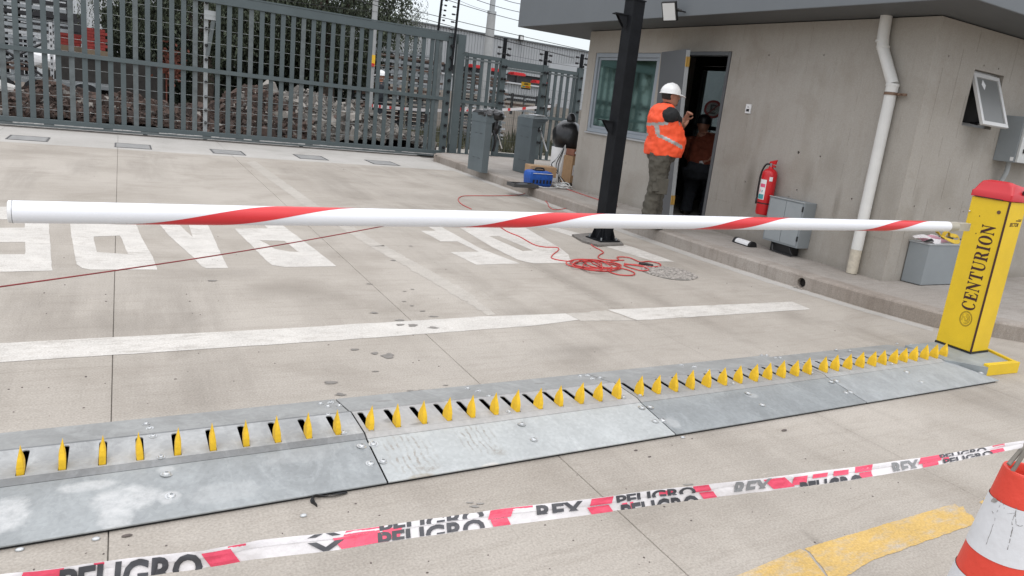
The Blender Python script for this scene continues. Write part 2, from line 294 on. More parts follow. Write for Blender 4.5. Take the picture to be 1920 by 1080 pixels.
# ------------------------------------------------------------------ mesh helpers
class MB:
    def __init__(s): s.bm = bmesh.new(); s.mi = 0
    def _f(s, vs):
        try: f = s.bm.faces.new(vs); f.material_index = s.mi; return f
        except ValueError: return None
    def v(s, p): return s.bm.verts.new(p)
    def poly(s, pts): return s._f([s.v(p) for p in pts])
    def hexa(s, p):   # 8 corners: bottom 0-3 ccw, top 4-7
        v = [s.v(q) for q in p]
        for f in ((3, 2, 1, 0), (4, 5, 6, 7), (0, 1, 5, 4), (1, 2, 6, 5), (2, 3, 7, 6), (3, 0, 4, 7)): s._f([v[i] for i in f])
    def box(s, a, b):
        x0, y0, z0 = a; x1, y1, z1 = b
        s.hexa([(x0, y0, z0), (x1, y0, z0), (x1, y1, z0), (x0, y1, z0), (x0, y0, z1), (x1, y0, z1), (x1, y1, z1), (x0, y1, z1)])
    def obox(s, c, u, v, w, a, b, d):   # centre, axes, half sizes
        c, u, v, w = Vector(c), Vector(u), Vector(v), Vector(w)
        q = []
        for k in (-1, 1):
            for i, j in ((-1, -1), (1, -1), (1, 1), (-1, 1)): q.append(c+u*a*i+v*b*j+w*d*k)
        s.hexa(q)
    def prism(s, pts, h):
        n = len(pts); lo = [s.v(p) for p in pts]; hi = [s.v(Vector(p)+Vector(h)) for p in pts]
        s._f(lo[::-1]); s._f(hi)
        for i in range(n): s._f([lo[i], lo[(i+1) % n], hi[(i+1) % n], hi[i]])
    def tube(s, pts, r, seg=8, caps=True, radii=None, up=None):
        pts = [Vector(p) for p in pts]; rings = []
        prev = None
        for i, p in enumerate(pts):
            t = (pts[min(i+1, len(pts)-1)] - pts[max(i-1, 0)])
            t = t.normalized() if t.length > 1e-9 else Vector((0, 0, 1))
            if prev is None:
                a = Vector((0, 0, 1)) if abs(t.z) < 0.9 else Vector((1, 0, 0))
                u = t.cross(a).normalized()
            else: u = (prev - t*prev.dot(t)); u = u.normalized() if u.length > 1e-6 else t.orthogonal().normalized()
            prev = u; w = t.cross(u)
            R = radii[i] if radii else r
            ra, rb = R if isinstance(R, tuple) else (R, R)
            rings.append([s.v(p+u*math.cos(2*math.pi*k/seg)*ra+w*math.sin(2*math.pi*k/seg)*rb) for k in range(seg)])
        for a, b in zip(rings, rings[1:]):
            for k in range(seg): s._f([a[k], a[(k+1) % seg], b[(k+1) % seg], b[k]])
        if caps: s._f(rings[0][::-1]); s._f(rings[-1])
        return s
    def loft(s, rings, caps=True):
        rs = [[s.v(p) for p in r] for r in rings]; n = len(rs[0])
        for a, b in zip(rs, rs[1:]):
            for k in range(n): s._f([a[k], a[(k+1) % n], b[(k+1) % n], b[k]])
        if caps: s._f(rs[0][::-1]); s._f(rs[-1])
    def ball(s, c, r, seg=12, rows=8, rot=None):
        c = Vector(c); r = r if isinstance(r, tuple) else (r, r, r)
        rings = []
        for i in range(1, rows):
            a = math.pi*i/rows
            rings.append([(lambda q: c+(rot @ q if rot else q))(Vector((r[0]*math.sin(a)*math.cos(2*math.pi*k/seg), r[1]*math.sin(a)*math.sin(2*math.pi*k/seg), -r[2]*math.cos(a)))) for k in range(seg)])
        rs = [[s.v(p) for p in q] for q in rings]
        for a, b in zip(rs, rs[1:]):
            for k in range(seg): s._f([a[k], a[(k+1) % seg], b[(k+1) % seg], b[k]])
        t0 = Vector((0, 0, -r[2])); t1 = Vector((0, 0, r[2]))
        bo = s.v(c+(rot @ t0 if rot else t0)); to = s.v(c+(rot @ t1 if rot else t1))
        for k in range(seg): s._f([bo, rs[0][(k+1) % seg], rs[0][k]]); s._f([to, rs[-1][k], rs[-1][(k+1) % seg]])
    def plate(s, outer, holes, o, u, v, n, th):   # 2D outline with holes, extruded back by th along -n
        o, u, v, n = Vector(o), Vector(u), Vector(v), Vector(n)
        loops = [[Vector((x, y, 0)) for x, y in outer]] + [[Vector((x, y, 0)) for x, y in h] for h in holes]
        tris = tessellate_polygon(loops); flat = [p for l in loops for p in l]
        A = [s.v(o+u*p.x+v*p.y) for p in flat]; B = [s.v(o+u*p.x+v*p.y-n*th) for p in flat] if th else None
        for t in tris:
            s._f([A[i] for i in t])
            if th: s._f([B[i] for i in t][::-1])
        if th:
            k = 0
            for l in loops:
                m_ = len(l)
                for i in range(m_): s._f([A[k+i], A[k+(i+1) % m_], B[k+(i+1) % m_], B[k+i]])
                k += m_
    def mesh(s, name, mats, smooth=False, bevel=0.0):
        if bevel:
            es = [e for e in s.bm.edges]
            bmesh.ops.bevel(s.bm, geom=es, offset=bevel, segments=2, affect='EDGES', profile=0.6, clamp_overlap=True)
        bmesh.ops.recalc_face_normals(s.bm, faces=s.bm.faces)
        me = bpy.data.meshes.new(name); s.bm.to_mesh(me); s.bm.free()
        for m_ in (mats if isinstance(mats, (list, tuple)) else [mats]): me.materials.append(m_)
        if smooth:
            me.polygons.foreach_set('use_smooth', [True]*len(me.polygons))
            if smooth == 'a': me.set_sharp_from_angle(angle=math.radians(40))
        return me
    def build(s, name, mats, parent=None, smooth=False, bevel=0.0, **k):
        return link(name, s.mesh(name, mats, smooth, bevel), parent, **k)
def link(name, me, parent=None, label=None, cat=None, group=None, kind=None, loc=None):
    o = bpy.data.objects.new(name, me); COL.objects.link(o)
    if parent is not None:
        o.parent = parent
        if loc is None: o.matrix_parent_inverse = Matrix.Translation(-parent.location) if parent.get('_r') is None else parent.matrix_basis.inverted()
    if loc is not None: o.location = loc
    if label: o['label'] = label
    if cat: o['category'] = cat
    if group: o['group'] = group
    if kind: o['kind'] = kind
    return o
def thing(name, label, cat, loc=(0, 0, 0), group=None, kind=None):
    return link(name, None, None, label, cat, group, kind, loc=Vector(loc))
def struct(name, mb, m_, **k):
    o = mb.build(name, m_, **k); o['kind'] = 'structure'; return o
def wob(p, a, s=3.0):
    q = Vector(p); return q + Vector((noise.noise(q*s), noise.noise(q*s+Vector((9, 2, 5))), 0))*a
def catmull(P, n=8):
    P = [Vector(p) for p in P]; o = []
    for i in range(len(P)-1):
        p0, p1, p2, p3 = P[max(i-1, 0)], P[i], P[i+1], P[min(i+2, len(P)-1)]
        for k in range(n):
            t = k/n
            o.append(0.5*((2*p1)+(p2-p0)*t+(2*p0-5*p1+4*p2-p3)*t*t+(3*p1-p0-3*p2+p3)*t**3))
    o.append(P[-1]); return o
def rnd(a, b): return random.uniform(a, b)
X3, Y3, Z3 = Vector((1, 0, 0)), Vector((0, 1, 0)), Vector((0, 0, 1))

# ================================================================== SETTING
b = MB(); b.poly([(-400, -60, -.06), (500, -60, -.06), (500, 700, -.06), (-400, 700, -.06)]); struct('ground', b, EARTH)
# ---- road: cast slabs with open joints over a dark base
road = thing('road', 'pale worn concrete driveway of large cast slabs', 'road', (0, 0, 0), kind='structure'); del road['category']
b = MB(); b.poly([(-12, -6, -.012), (9, -6, -.012), (9, 15.6, -.012), (-12, 15.6, -.012)]); b.build('joint_base', JOINTM, road)
KB = [(9.0, .2), (7.4, 1.35), (6.3, 2.28), (5.9, 2.63), (5.74, 2.79), (5.56, 2.93), (5.44, 3.07), (5.30, 3.6), (5.18, 4.5), (5.12, 5.4), (5.11, 6.6), (5.13, 8.2), (5.17, 9.9), (5.20, 11.6), (5.22, 12.4), (5.24, 13.3), (5.42, 13.75), (5.6, 13.9), (9.0, 13.95)]
xs = [-12, -9.015, -7.52, -6.025, -4.53, -3.035, -1.54, -.047, 1.448, 2.94, 4.435, 9]
gap = .0013
for i in range(len(xs)-1):
    x0, x1 = xs[i]+gap, xs[i+1]-gap
    ys = [-6, -1.2, 3.45, 8.0, 11.95, 15.6] if i < 7 else [-6, -2.0, 11.95, 15.6]
    for j in range(len(ys)-1):
        y0, y1 = ys[j]+(gap if j else 0), ys[j+1]-gap
        bb = MB(); ch = .002
        ins = [(x0+ch, y0+ch), (x1-ch, y0+ch), (x1-ch, y1-ch), (x0+ch, y1-ch)]; ou = [(x0, y0), (x1, y0), (x1, y1), (x0, y1)]
        T = [bb.v((x, y, 0)) for x, y in ins]; S_ = [bb.v((x, y, -.002)) for x, y in ou]; Bm = [bb.v((x, y, -.05)) for x, y in ou]
        bb._f(T)
        for k in range(4):
            q = (k+1) % 4; bb._f([S_[k], S_[q], T[q], T[k]]); bb._f([Bm[k], Bm[q], S_[q], S_[k]])
        bb.build('slab', BANDM if ys[j+1] > 13 else ROADM, road)
def decal(name, polys, m_, z, parent=road, jit=0.0, sub=0.06, holes=None, **k):
    bb = MB()
    for pi, p in enumerate(polys):
        def dens(pp):
            q = []
            n_ = len(pp)
            for i in range(n_):
                a, c = Vector((pp[i][0], pp[i][1], 0)), Vector((pp[(i+1) % n_][0], pp[(i+1) % n_][1], 0)); mm = max(1, int((c-a).length/sub)) if jit else 1
                for t in range(mm):
                    w = a.lerp(c, t/mm)
                    if jit:
                        w = w + Vector((noise.noise(w*18), noise.noise(w*18+Vector((4, 4, 4))), 0))*jit + Vector((rnd(-1, 1), rnd(-1, 1), 0))*jit*.35
                    q.append((w.x, w.y))
            return q
        hs = [dens(h) for h in (holes[pi] if holes and holes[pi] else [])]
        bb.plate(dens(p), hs, (0, 0, z), X3, Y3, Z3, 0)
    return bb.build(name, m_, parent, **k)
def gp(l, z=0.0): return [G(x, y, z) for x, y in l]
# painted word read from the gate side (upside down from here): P A R E
decal('painted_letter', [gp([(-90, 389), (89, 387), (98, 508), (-90, 512), (-90, 478), (48, 477), (47, 454), (-90, 455), (-90, 428), (46, 427), (46, 411), (-90, 413)])], PAINTM, .0016, jit=.004)
decal('painted_letter', [gp([(127, 390), (150, 390), (158, 417), (206, 417), (196, 390), (236, 390), (255, 420), (264, 442), (287, 483), (295, 506), (170, 506), (155, 503), (144, 496), (141, 483), (134, 442), (131, 418)])], PAINTM, .0016, jit=.004, holes=[[gp([(175, 444), (225, 442), (229, 450), (240, 477), (182, 473)])]])
decal('painted_letter', [gp([(277, 391), (312, 391), (337, 422), (361, 445), (354, 422), (345, 391), (377, 391), (390, 422), (412, 471), (427.5, 502.7), (387, 503.5), (379, 500), (362, 483), (317, 442), (300, 422)])], PAINTM, .0016, jit=.004)
decal('painted_letter', [gp([(439.6, 429), (471, 460), (500, 489.6), (512, 498), (535, 501), (631, 499.6), (592, 469), (529, 422), (490, 391), (455, 391), (495, 422), (502, 428)])], PAINTM, .0016, jit=.004, holes=[[gp([(487, 451), (533, 452), (560, 473), (544, 472), (515, 467), (500, 457)])]])
decal('painted_letter', [gp([(748, 395), (771, 395), (824.4, 424), (902, 466.7), (975.5, 494.4), (893, 496.7), (844.4, 473), (896.7, 472), (858, 453), (826.7, 453), (789, 433), (816.7, 433), (801, 424)])], PAINTM, .0016, jit=.005)
decal('painted_letter', [gp([(800, 397), (860, 426), (924, 464), (975, 489), (1000, 494), (1072, 493), (1066, 478), (1050, 465), (985, 427), (930, 397)])], PAINTM, .0016, jit=.005, holes=[[gp([(917, 443), (936, 443), (1000, 470), (980, 471)])]])
decal('painted_letter', [gp([(1018, 426), (1044, 427), (1185, 463), (1265, 491), (1225, 490), (1110, 455)])], PAINTM, .0016, jit=.006, kind='structure')
decal('stop_line', [gp([(-90, 649), (0, 644), (520, 617), (900, 594), (1060, 588), (1085, 600), (1000, 611), (640, 638), (0, 680), (-90, 686)])], PAINTM, .0016, jit=.006)
decal('stop_line', [gp([(1140, 581), (1300, 574), (1485, 566), (1500, 572), (1520, 580), (1370, 590), (1195, 601)])], PAINTM, .0016, jit=.006)
decal('stop_line', [gp([(1062, 588), (1138, 583), (1192, 601), (1088, 602)])], PAINTW, .0013, jit=.012, sub=.03)
decal('lane_line', [gp([(462, 305), (478, 302), (529, 338), (596, 385), (662, 424), (700, 450), (721, 462), (694, 462), (633, 424), (570, 385), (548, 368), (499.6, 333)])], PAINTW, .0013, jit=.014, sub=.04)
decal('lane_line', [gp([(693, 462), (721, 460), (793, 500), (869, 542), (931, 591), (915, 591), (802, 524), (730, 482)])], PAINTW, .0013, jit=.02, sub=.03)
decal('yellow_line', [gp([(1340, 1098), (1420, 1064), (1500, 1030), (1512, 1035), (1556, 1090), (1548, 1098)])], YELLM, .0016, jit=.002, sub=.03)
decal('yellow_line', [gp([(1508, 1029), (1560, 1013), (1660, 983), (1755, 955), (1790, 945), (1797, 951), (1806, 950), (1812, 962), (1822, 966), (1834, 981), (1740, 1014), (1640, 1050), (1566, 1092), (1556, 1086), (1540, 1062), (1518, 1036)])], YELLM, .0016, jit=.0035, sub=.012)
decal('yellow_line', [gp([(1836, 942), (1842, 938), (1850, 943), (1846, 948)]), gp([(1844, 934), (1856, 932), (1858, 938), (1848, 940)])], YELLM, .0016, jit=.003, sub=.02)
decal('gutter_band', [[(5.30, 3.0), (5.16, 3.6), (5.02, 4.5), (4.96, 5.4), (4.95, 6.6), (4.97, 8.2), (5.01, 9.9), (5.05, 12.5), (5.20, 12.5), (5.155, 9.9), (5.115, 8.2), (5.095, 6.6), (5.105, 5.4), (5.165, 4.5), (5.28, 3.6), (5.42, 3.06)]], BANDM, .0012, jit=.012)
# damp spots and dark crumbs of the photo
def blob(px, py, w, h, z=.0026):
    w *= .82; h *= .82; n_ = 22; ph = rnd(0, 9)
    return [G(px+math.cos(a)*w*(1+.28*math.sin(3*a+ph)+.15*math.sin(5*a+2*ph)), py+math.sin(a)*h*(1+.25*math.sin(2*a+ph)), z) for a in [2*math.pi*i/n_ for i in range(n_)]]
sp = [(619, 717, 14, 4), (638, 739, 11, 3.5), (728, 667, 14, 5), (703, 662, 8, 2.5), (664, 655, 9, 2.5), (812, 614, 11, 2.6), (773, 610, 10, 4), (750, 609, 9, 2.6), (750, 600, 10, 1.6), (701, 586, 8, 2), (792, 583, 6, 1.2), (812, 593, 10, 1.5), (772, 573, 4, 1.1), (757, 565, 5, .8), (737, 488, 5.5, 1.2), (692, 532, 7, .8), (773, 542, 4, .7), (758, 546, 4, .7), (770, 461, 4, .7), (397, 526, 10, 1.8), (792, 732, 14, 2), (770, 732, 8, 1.3), (835, 722, 6, 1), (704, 696, 8, 1)]
decal('damp_spot', [blob(*s) for s in sp], STAIN, .0026, kind='stuff')
sp = [(880, 942, 8, 1.6), (890, 949, 10, 2.4), (900, 944, 9, 2), (1290, 908, 12, 1.6)]
decal('faint_stain', [blob(*s) for s in sp], STAINL, .0022, kind='stuff')
# crumbs
b = MB()
for i in range(230):
    px, py = rnd(0, 1700), 300+780*(random.random()**.8)
    p = G(px, py)
    if p.y > 12.4 or p.x > 4.9 or (2.1 < p.y < 2.95) or p.x > 4.9: continue
    r_ = rnd(.0009, .0024)*(1+.12*p.y)
    b.ball(p+Z3*r_*.3, (r_*rnd(.8, 1.8), r_*rnd(.8, 1.8), r_*.7), 6, 4)
b.build('grit', DIRT, road, kind='stuff')
for px, py, w in ((238, 1006, .015), (1192, 845, .010), (1218, 857, .009), (1470, 808, .018), (1490, 812, .0), (329, 711+0, .006), (540-7, 0, 0)):
    if w:
        p = G(px, py); bb = MB(); bb.ball(p+Z3*w*.2, (w, w*.4, w*.28), 7, 4); bb.build('pebble', DIRT, None, label={238: 'grey pebble just below the front ramp plate', 1192: 'small dark crumb below the middle of the ramp', 1218: 'small dark crumb beside another near the slab joint', 1470: 'dark splinter lying on the slab in front of the ramp', 329: 'tiny dark crumb on the slab left of the ramp'}[px], cat='pebble')
# ---- kerb and pavement
pv = [(x, y) for x, y in KB] + [(20, 13.95), (20, .2)]
inner = [(x+.16 if i < 16 and i > 3 else x+.1, y+(.1 if i < 5 or i > 14 else 0)) for i, (x, y) in enumerate(KB)]
b = MB(); b.plate([(x, y) for x, y in inner]+[(20, 14.05), (20, .3)], [], (0, 0, K-.004), X3, Y3, Z3, .2)
pav = struct('pavement', b, PAVM)
kerb = thing('kerb', 'rough cast concrete kerb edging the pavement', 'kerb', (5.2, 6, 0), kind='structure'); del kerb['category']
# drain hole position on the kerb face
dh = G(1500, 531, .05)
def kseg(p, q, pi, qi, hole=None, n=1):
    p, q, pi, qi = [Vector((*a, 0)) for a in (p, q, pi, qi)]
    bb = MB(); u = (q-p).normalized(); Ln = (q-p).length; nn = Vector((u.y, -u.x, 0))
    if nn.dot(-p) < 0: nn = -nn
    h0 = K-.018
    holes = []
    if hole: holes = [[(hole + .042*math.cos(a), .052+.046*math.sin(a)) for a in [2*math.pi*i/16 for i in range(16)]]]
    bb.plate([(0, -.03), (Ln, -.03), (Ln, h0), (0, h0)], holes, p, u, Z3, nn, .05)
    m_ = max(1, int(Ln/.12))
    # rounded, chipped nose and top
    for i in range(m_):
        a0, a1 = i/m_, (i+1)/m_
        def prof(t):
            base = p.lerp(q, t); ib = pi.lerp(qi, t); c = noise.noise(Vector((base.x*7, base.y*7, 1)))*.008
            return [base+Z3*h0, base-nn*(.008+c)+Z3*(K-.006), base-nn*(.022+c)+Z3*(K), ib+Z3*K]
        A, B = prof(a0), prof(a1)
        for k in range(3): bb._f([bb.v(A[k]), bb.v(B[k]), bb.v(B[k+1]), bb.v(A[k+1])])
    bmesh.ops.remove_doubles(bb.bm, verts=bb.bm.verts, dist=1e-5)
    bb.build('kerb_segment', KERBM, kerb)
for i in range(len(KB)-1):
    p, q = Vector((*KB[i], 0)), Vector((*KB[i+1], 0)); u = (q-p).normalized(); t = (Vector((dh.x, dh.y, 0))-p).dot(u)
    dist = abs((Vector((dh.x, dh.y, 0))-p).cross(u).z)
    has = .06 < t < (q-p).length-.06 and dist < .2 and 3 < KB[i][1] < 5.3
    kseg(KB[i], KB[i+1], inner[i], inner[i+1], t if has else None)
    if has:
        c = p+u*t+Z3*.052; w = Vector((-u.y, u.x, 0)); w = w if w.x > 0 else -w
        bb = MB(); bb.tube([c+w*.045, c+w*.32], .0415, 16); bb.build('drain_pipe', mat('drain_black', (.02, .018, .016), .9), kerb)
        bb = MB()
        for z_ in range(9): bb.ball(c+w*rnd(-.05, .03)+u*rnd(-.05, .05)+Z3*(-.048+rnd(0, .012)), (.012, .012, .007), 6, 4)
        bb.build('silt', KERBM, kerb, kind='stuff')
# patches in the road: steel post footing and cobbled disc
b = MB(); b.plate([tuple(G(x, y).xy) for x, y in ((1072, 443), (1108, 440), (1160, 452), (1169, 461), (1120, 463), (1092, 455))], [], (0, 0, .022), X3, Y3, Z3, .02)
b.build('footing_patch', mat('mortar_patch', (.17, .155, .14), .9, var=.3, scale=20, bump=.8, bscale=40), road)
b = MB(); ce = G(1255, 512); R1 = (G(1309, 518)-ce).length*.97
b.plate([(ce.x+R1*math.cos(a)*(1+.04*math.sin(5*a)), ce.y+R1*math.sin(a)*(1+.04*math.cos(3*a))) for a in [2*math.pi*i/28 for i in range(28)]], [], (0, 0, .004), X3, Y3, Z3, 0)
b.build('manhole_patch', mat('grout', (.20, .185, .165), .9, var=.2, scale=20), road)
b = MB()
for i in range(330):
    a, rr = rnd(0, 6.28), R1*math.sqrt(random.random())*.95
    r_ = rnd(.009, .019); b.ball((ce.x+rr*math.cos(a), ce.y+rr*math.sin(a), .004), (r_, r_*rnd(.6, 1), r_*.5), 6, 4)
b.build('pebbles', mat('patch_pebble', (.33, .30, .27), .85, var=.35, scale=30), road, kind='stuff')

# ================================================================== GATEHOUSE
XW, YN, YF, ZT = 5.965, 3.95, 9.43, 2.452
house = thing('gatehouse', 'low raw concrete gatehouse with deep grey flat roof edge and open doorway', 'building', (XW, YN, K))
wall = None
def circ(c, r, n=8): return [(c[0]+r*math.cos(2*math.pi*i/n), c[1]+r*math.sin(2*math.pi*i/n)) for i in range(n)]
fh = [(1497, 286, .016), (1538, 293, .009), (1494, 356, .009), (1597, 373, .009), (1442, 103, .008), (1545, 103, .008), (1397, 341, .008), (1479, 369, .007), (1173, 305, .008)]
holes = [[(7.70, 1.02), (9.22, 1.02), (9.22, 2.15), (7.70, 2.15)]]
for x, y, r_ in fh:
    p = onX(x, y, XW); holes.append(circ((p.y, p.z), r_))
b = MB(); b.plate([(YN, K-.1), (6.40, K-.1), (6.40, 2.165), (7.37, 2.165), (7.37, K-.1), (YF, K-.1), (YF, ZT), (YN, ZT)], holes, (XW, 0, 0), Y3, Z3, -X3, .04)
wall = b.build('front_wall', WALLM, house)
b = MB(); b.box((XW+.042, YN+.172, K-.1), (XW+.17, 6.40, ZT-.002)); b.box((XW+.042, 6.401, 2.165), (XW+.17, 7.37, ZT-.002)); b.box((XW+.042, 7.371, K-.1), (XW+.17, 7.70, ZT-.002))
b.box((XW+.042, 7.701, K-.1), (XW+.17, 9.22, 1.02)); b.box((XW+.042, 7.701, 2.15), (XW+.17, 9.22, ZT-.002)); b.box((XW+.042, 9.221, K-.1), (XW+.17, YF, ZT-.002))
b.build('wall_core', WALLM, house)
sh = [[(6.62, 1.60), (7.11, 1.60), (7.11, 2.10), (6.62, 2.10)]]
for x, y, r_ in [(1714, 387, .009), (1781, 391, .009), (1806, 397, .008), (1779, 105, .008), (1845, 123, .009), (1872, 129, .009), (1620+90, 380-50, .0)]:
    if r_: p = onY(x, y, YN); sh.append(circ((p.x, p.z), r_))
b = MB(); b.plate([(XW+.0405, K-.1), (10.6, K-.1), (10.6, ZT), (XW+.0405, ZT)], sh, (0, YN, 0), X3, Z3, -Y3, .04); b.build('side_wall', WALLM, house)
b = MB(); b.box((XW+.042, YN+.042, K-.1), (6.62, YN+.17, ZT-.002)); b.box((7.11, YN+.042, K-.1), (10.6, YN+.17, ZT-.002)); b.box((6.621, YN+.042, K-.1), (7.109, YN+.17, 1.6)); b.box((6.621, YN+.042, 2.1), (7.109, YN+.17, ZT-.002)); b.build('wall_core', WALLM, house)
b = MB(); b.box((XW+.175, YF-.15, K-.1), (8.1, YF, ZT-.002)); b.build('end_wall', WALLM, house)
# back wall with the window that looks out on the far side
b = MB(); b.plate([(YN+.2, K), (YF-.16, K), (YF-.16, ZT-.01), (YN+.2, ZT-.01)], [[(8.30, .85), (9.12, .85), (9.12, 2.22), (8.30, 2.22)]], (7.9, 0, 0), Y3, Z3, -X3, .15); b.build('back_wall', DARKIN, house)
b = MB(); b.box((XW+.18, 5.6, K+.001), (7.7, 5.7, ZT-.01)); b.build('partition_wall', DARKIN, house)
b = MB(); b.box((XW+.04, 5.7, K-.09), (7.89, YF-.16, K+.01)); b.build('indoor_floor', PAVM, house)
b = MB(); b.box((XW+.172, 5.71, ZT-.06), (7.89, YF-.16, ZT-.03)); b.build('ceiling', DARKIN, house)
# formwork fins: thin vertical ridges left in the cast wall, one lift line
b = MB()
for i, y in enumerate([4.12, 4.36, 4.62, 4.95, 5.3, 5.68, 5.98, 6.26, 7.5, 9.3]):
    z0, z1 = (K+.01, 2.44); n_ = 14
    for k in range(n_):
        if 6.38 < y < 7.39 and k < 12: continue
        if noise.noise(Vector((y*5, k*.9, 0))) < .02: continue
        yy = y+.004*math.sin(k); b.box((XW-.0014-.0006*(k % 2), yy-.0022, z0+(z1-z0)*k/n_), (XW+.001, yy+.0022, z0+(z1-z0)*(k+1)/n_-.002))
for y0 in [3.97+.14*i for i in range(17)]:
    b.box((XW-.0022, y0, .50+.006*math.sin(y0*5)), (XW+.001, y0+.13, .503+.006*math.sin(y0*5)))
b.build('formwork_fins', WALLM, house, kind='stuff')
b = MB()
for i, x in enumerate([6.14, 6.38, 6.58, 6.95, 7.22, 7.6]):
    for k in range(12):
        if noise.noise(Vector((x*5, k*.8, 3))) < .02: continue
        if 6.6 < x < 7.12 and k > 6: continue
        b.box((x-.0022, YN-.002, K+.02+.19*k), (x+.0022, YN+.001, K+.02+.19*(k+1)-.004))
b.build('formwork_fins', WALLM, house, kind='stuff')
roof = MB(); roof.box((5.385, 3.37, 2.462), (11.2, 10.68, 3.3)); roof = roof.build('roof_slab', FASC, house, bevel=.006)
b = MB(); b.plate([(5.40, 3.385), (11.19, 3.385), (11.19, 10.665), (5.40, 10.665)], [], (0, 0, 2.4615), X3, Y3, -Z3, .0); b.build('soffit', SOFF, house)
# front window
wf = MB(); 
def frame(mb, u0, u1, z0, z1, w, o, u, n, d):   # four butted bars
    o, u, n = Vector(o), Vector(u), Vector(n)
    for a, c in (((u0, z0), (u1, z0+w)), ((u0, z1-w), (u1, z1)), ((u0, z0+w), (u0+w, z1-w)), ((u1-w, z0+w), (u1, z1-w))):
        P_ = [o+u*a[0]+Z3*a[1], o+u*c[0]+Z3*a[1], o+u*c[0]+Z3*a[1]+n*d, o+u*a[0]+Z3*a[1]+n*d]
        mb.hexa(P_+[q+Z3*(c[1]-a[1]) for q in P_])
frame(wf, 7.705, 9.215, 1.025, 2.145, .055, (XW+.005, 0, 0), Y3, X3, .06)
win = wf.build('window', FRAMEG, house, bevel=.003)
b = MB(); frame(b, 7.762, 9.158, 1.082, 2.088, .035, (XW+.03, 0, 0), Y3, X3, .03); b.box((XW+.031, 8.42, 1.12), (XW+.055, 8.46, 2.05)); b.build('sash', FRAMEG, win)
b = MB(); b.box((XW+.042, 7.80, 1.12), (XW+.048, 8.42, 2.05)); b.build('pane', GLASS, win)
b = MB(); b.box((XW+.042, 8.46, 1.12), (XW+.048, 9.12, 2.05)); b.build('pane', GLASS, win)
b = MB(); b.box((XW-.03, 7.69, 1.000), (XW+.0, 9.23, 1.022)); b.build('sill', ALU, win)
# door frame and open doorway
b = MB(); b.box((XW-.012, 6.403, K+.01), (XW+.10, 6.443, 2.16)); b.box((XW-.012, 7.327, K+.01), (XW+.10, 7.367, 2.16)); b.box((XW-.012, 6.445, 2.12), (XW+.10, 7.325, 2.162))
b.build('door_frame', DOORM, house, bevel=.002)
# back window
b = MB(); frame(b, 8.31, 9.11, .86, 2.21, .06, (7.88, 0, 0), Y3, X3, .07); b.box((7.885, 8.37, 1.25), (7.94, 9.05, 1.31)); bw = b.build('window', DKST, house)
b = MB(); b.box((7.91, 8.37, .92), (7.916, 9.05, 1.25)); b.box((7.91, 8.37, 1.31), (7.916, 9.05, 2.15)); b.build('pane', GLASS2, bw)
# rainwater pipe
PX = [onX(1664, 20, XW-.06), onX(1656, 68, XW-.06), onX(1655, 92, XW-.06), onX(1674, 158, XW-.06), onX(1671, 172, XW-.06), onX(1600, 506, XW-.06)]
dp = MB(); dp.tube([PX[0]+Z3*.05, PX[0], PX[1], PX[2]], .052, 20); dp = dp.build('downpipe', PVC, house, smooth='a')
b = MB(); b.tube([PX[2]+Z3*.01, PX[3]], .05, 20); b.tube([PX[3]+Z3*.005, PX[4]-Z3*.02], .054, 20); b.build('offset_bend', PVC, dp, smooth='a')
b = MB(); 
for p, q in ((PX[1], -.035), (PX[2], .03), (PX[3], .0)): b.tube([p+Z3*q, p+Z3*(q-.018)], .058, 20)
b.build('socket_ring', PVC, dp, smooth='a')
b = MB(); b.tube([Vector((PX[4].x, PX[4].y, PX[4].z)), Vector((PX[4].x, PX[4].y, .36))], .051, 20); b.build('lower_pipe', PVC, dp, smooth='a')
b = MB(); b.tube([Vector((PX[4].x, PX[4].y, .359)), Vector((PX[4].x, PX[4].y, K+.001))], .0505, 20); b.build('pipe_foot', PVCD, dp, smooth='a')
b = MB(); b.tube([PX[4]+Z3*-.005, PX[4]+Z3*-.03], .058, 20); b.obox(PX[4]+Vector((.02, -.09, -.018)), X3, Y3, Z3, .012, .05, .01); b.tube([PX[4]+Vector((-.03, -.1, -.018)), PX[4]+Vector((.05, -.1, -.018))], .007, 8); b.build('pipe_clamp', mat('rusty_clamp', (.20, .13, .09), .6, .4), dp)
# side window, top hung, open outwards
sw = MB(); frame(sw, 6.622, 7.108, 1.602, 2.098, .03, (0, YN+.06, 0), X3, Y3, .05); sw = sw.build('window', ALU, house)
ang = math.radians(24); top = Vector((0, YN+.05, 2.065)); dn = Vector((0, -math.sin(ang), -math.cos(ang))); nn = Vector((0, -math.cos(ang), math.sin(ang)))
def sashbox(x0, x1, t0, t1, th=.03): 
    mb_ = MB(); P_ = [top+X3*x0+dn*t0, top+X3*x1+dn*t0, top+X3*x1+dn*t1, top+X3*x0+dn*t1]; mb_.hexa(P_+[p+nn*th for p in P_]); return mb_
sa = MB()
for x0, x1, t0, t1 in ((6.65, 7.08, 0, .035), (6.65, 7.08, .455, .49), (6.65, 6.685, .035, .455), (7.045, 7.08, .035, .455)):
    P_ = [top+X3*x0+dn*t0, top+X3*x1+dn*t0, top+X3*x1+dn*t1, top+X3*x0+dn*t1]; sa.hexa(P_+[p+nn*.03 for p in P_])
sa = sa.build('sash', mat('white_aluminium', (.62, .62, .61), .4, .1, var=.03), sw, bevel=.002)
sashbox(6.685, 7.045, .035, .455, .018).build('pane', FROST, sw)
c = top+X3*6.80+dn*.10+nn*.0195; b = MB(); b.poly([c+X3*0+dn*-.05, c+X3*.035, c+dn*.05, c-X3*.035]); b.build('diamond_sticker', WHT, sw)
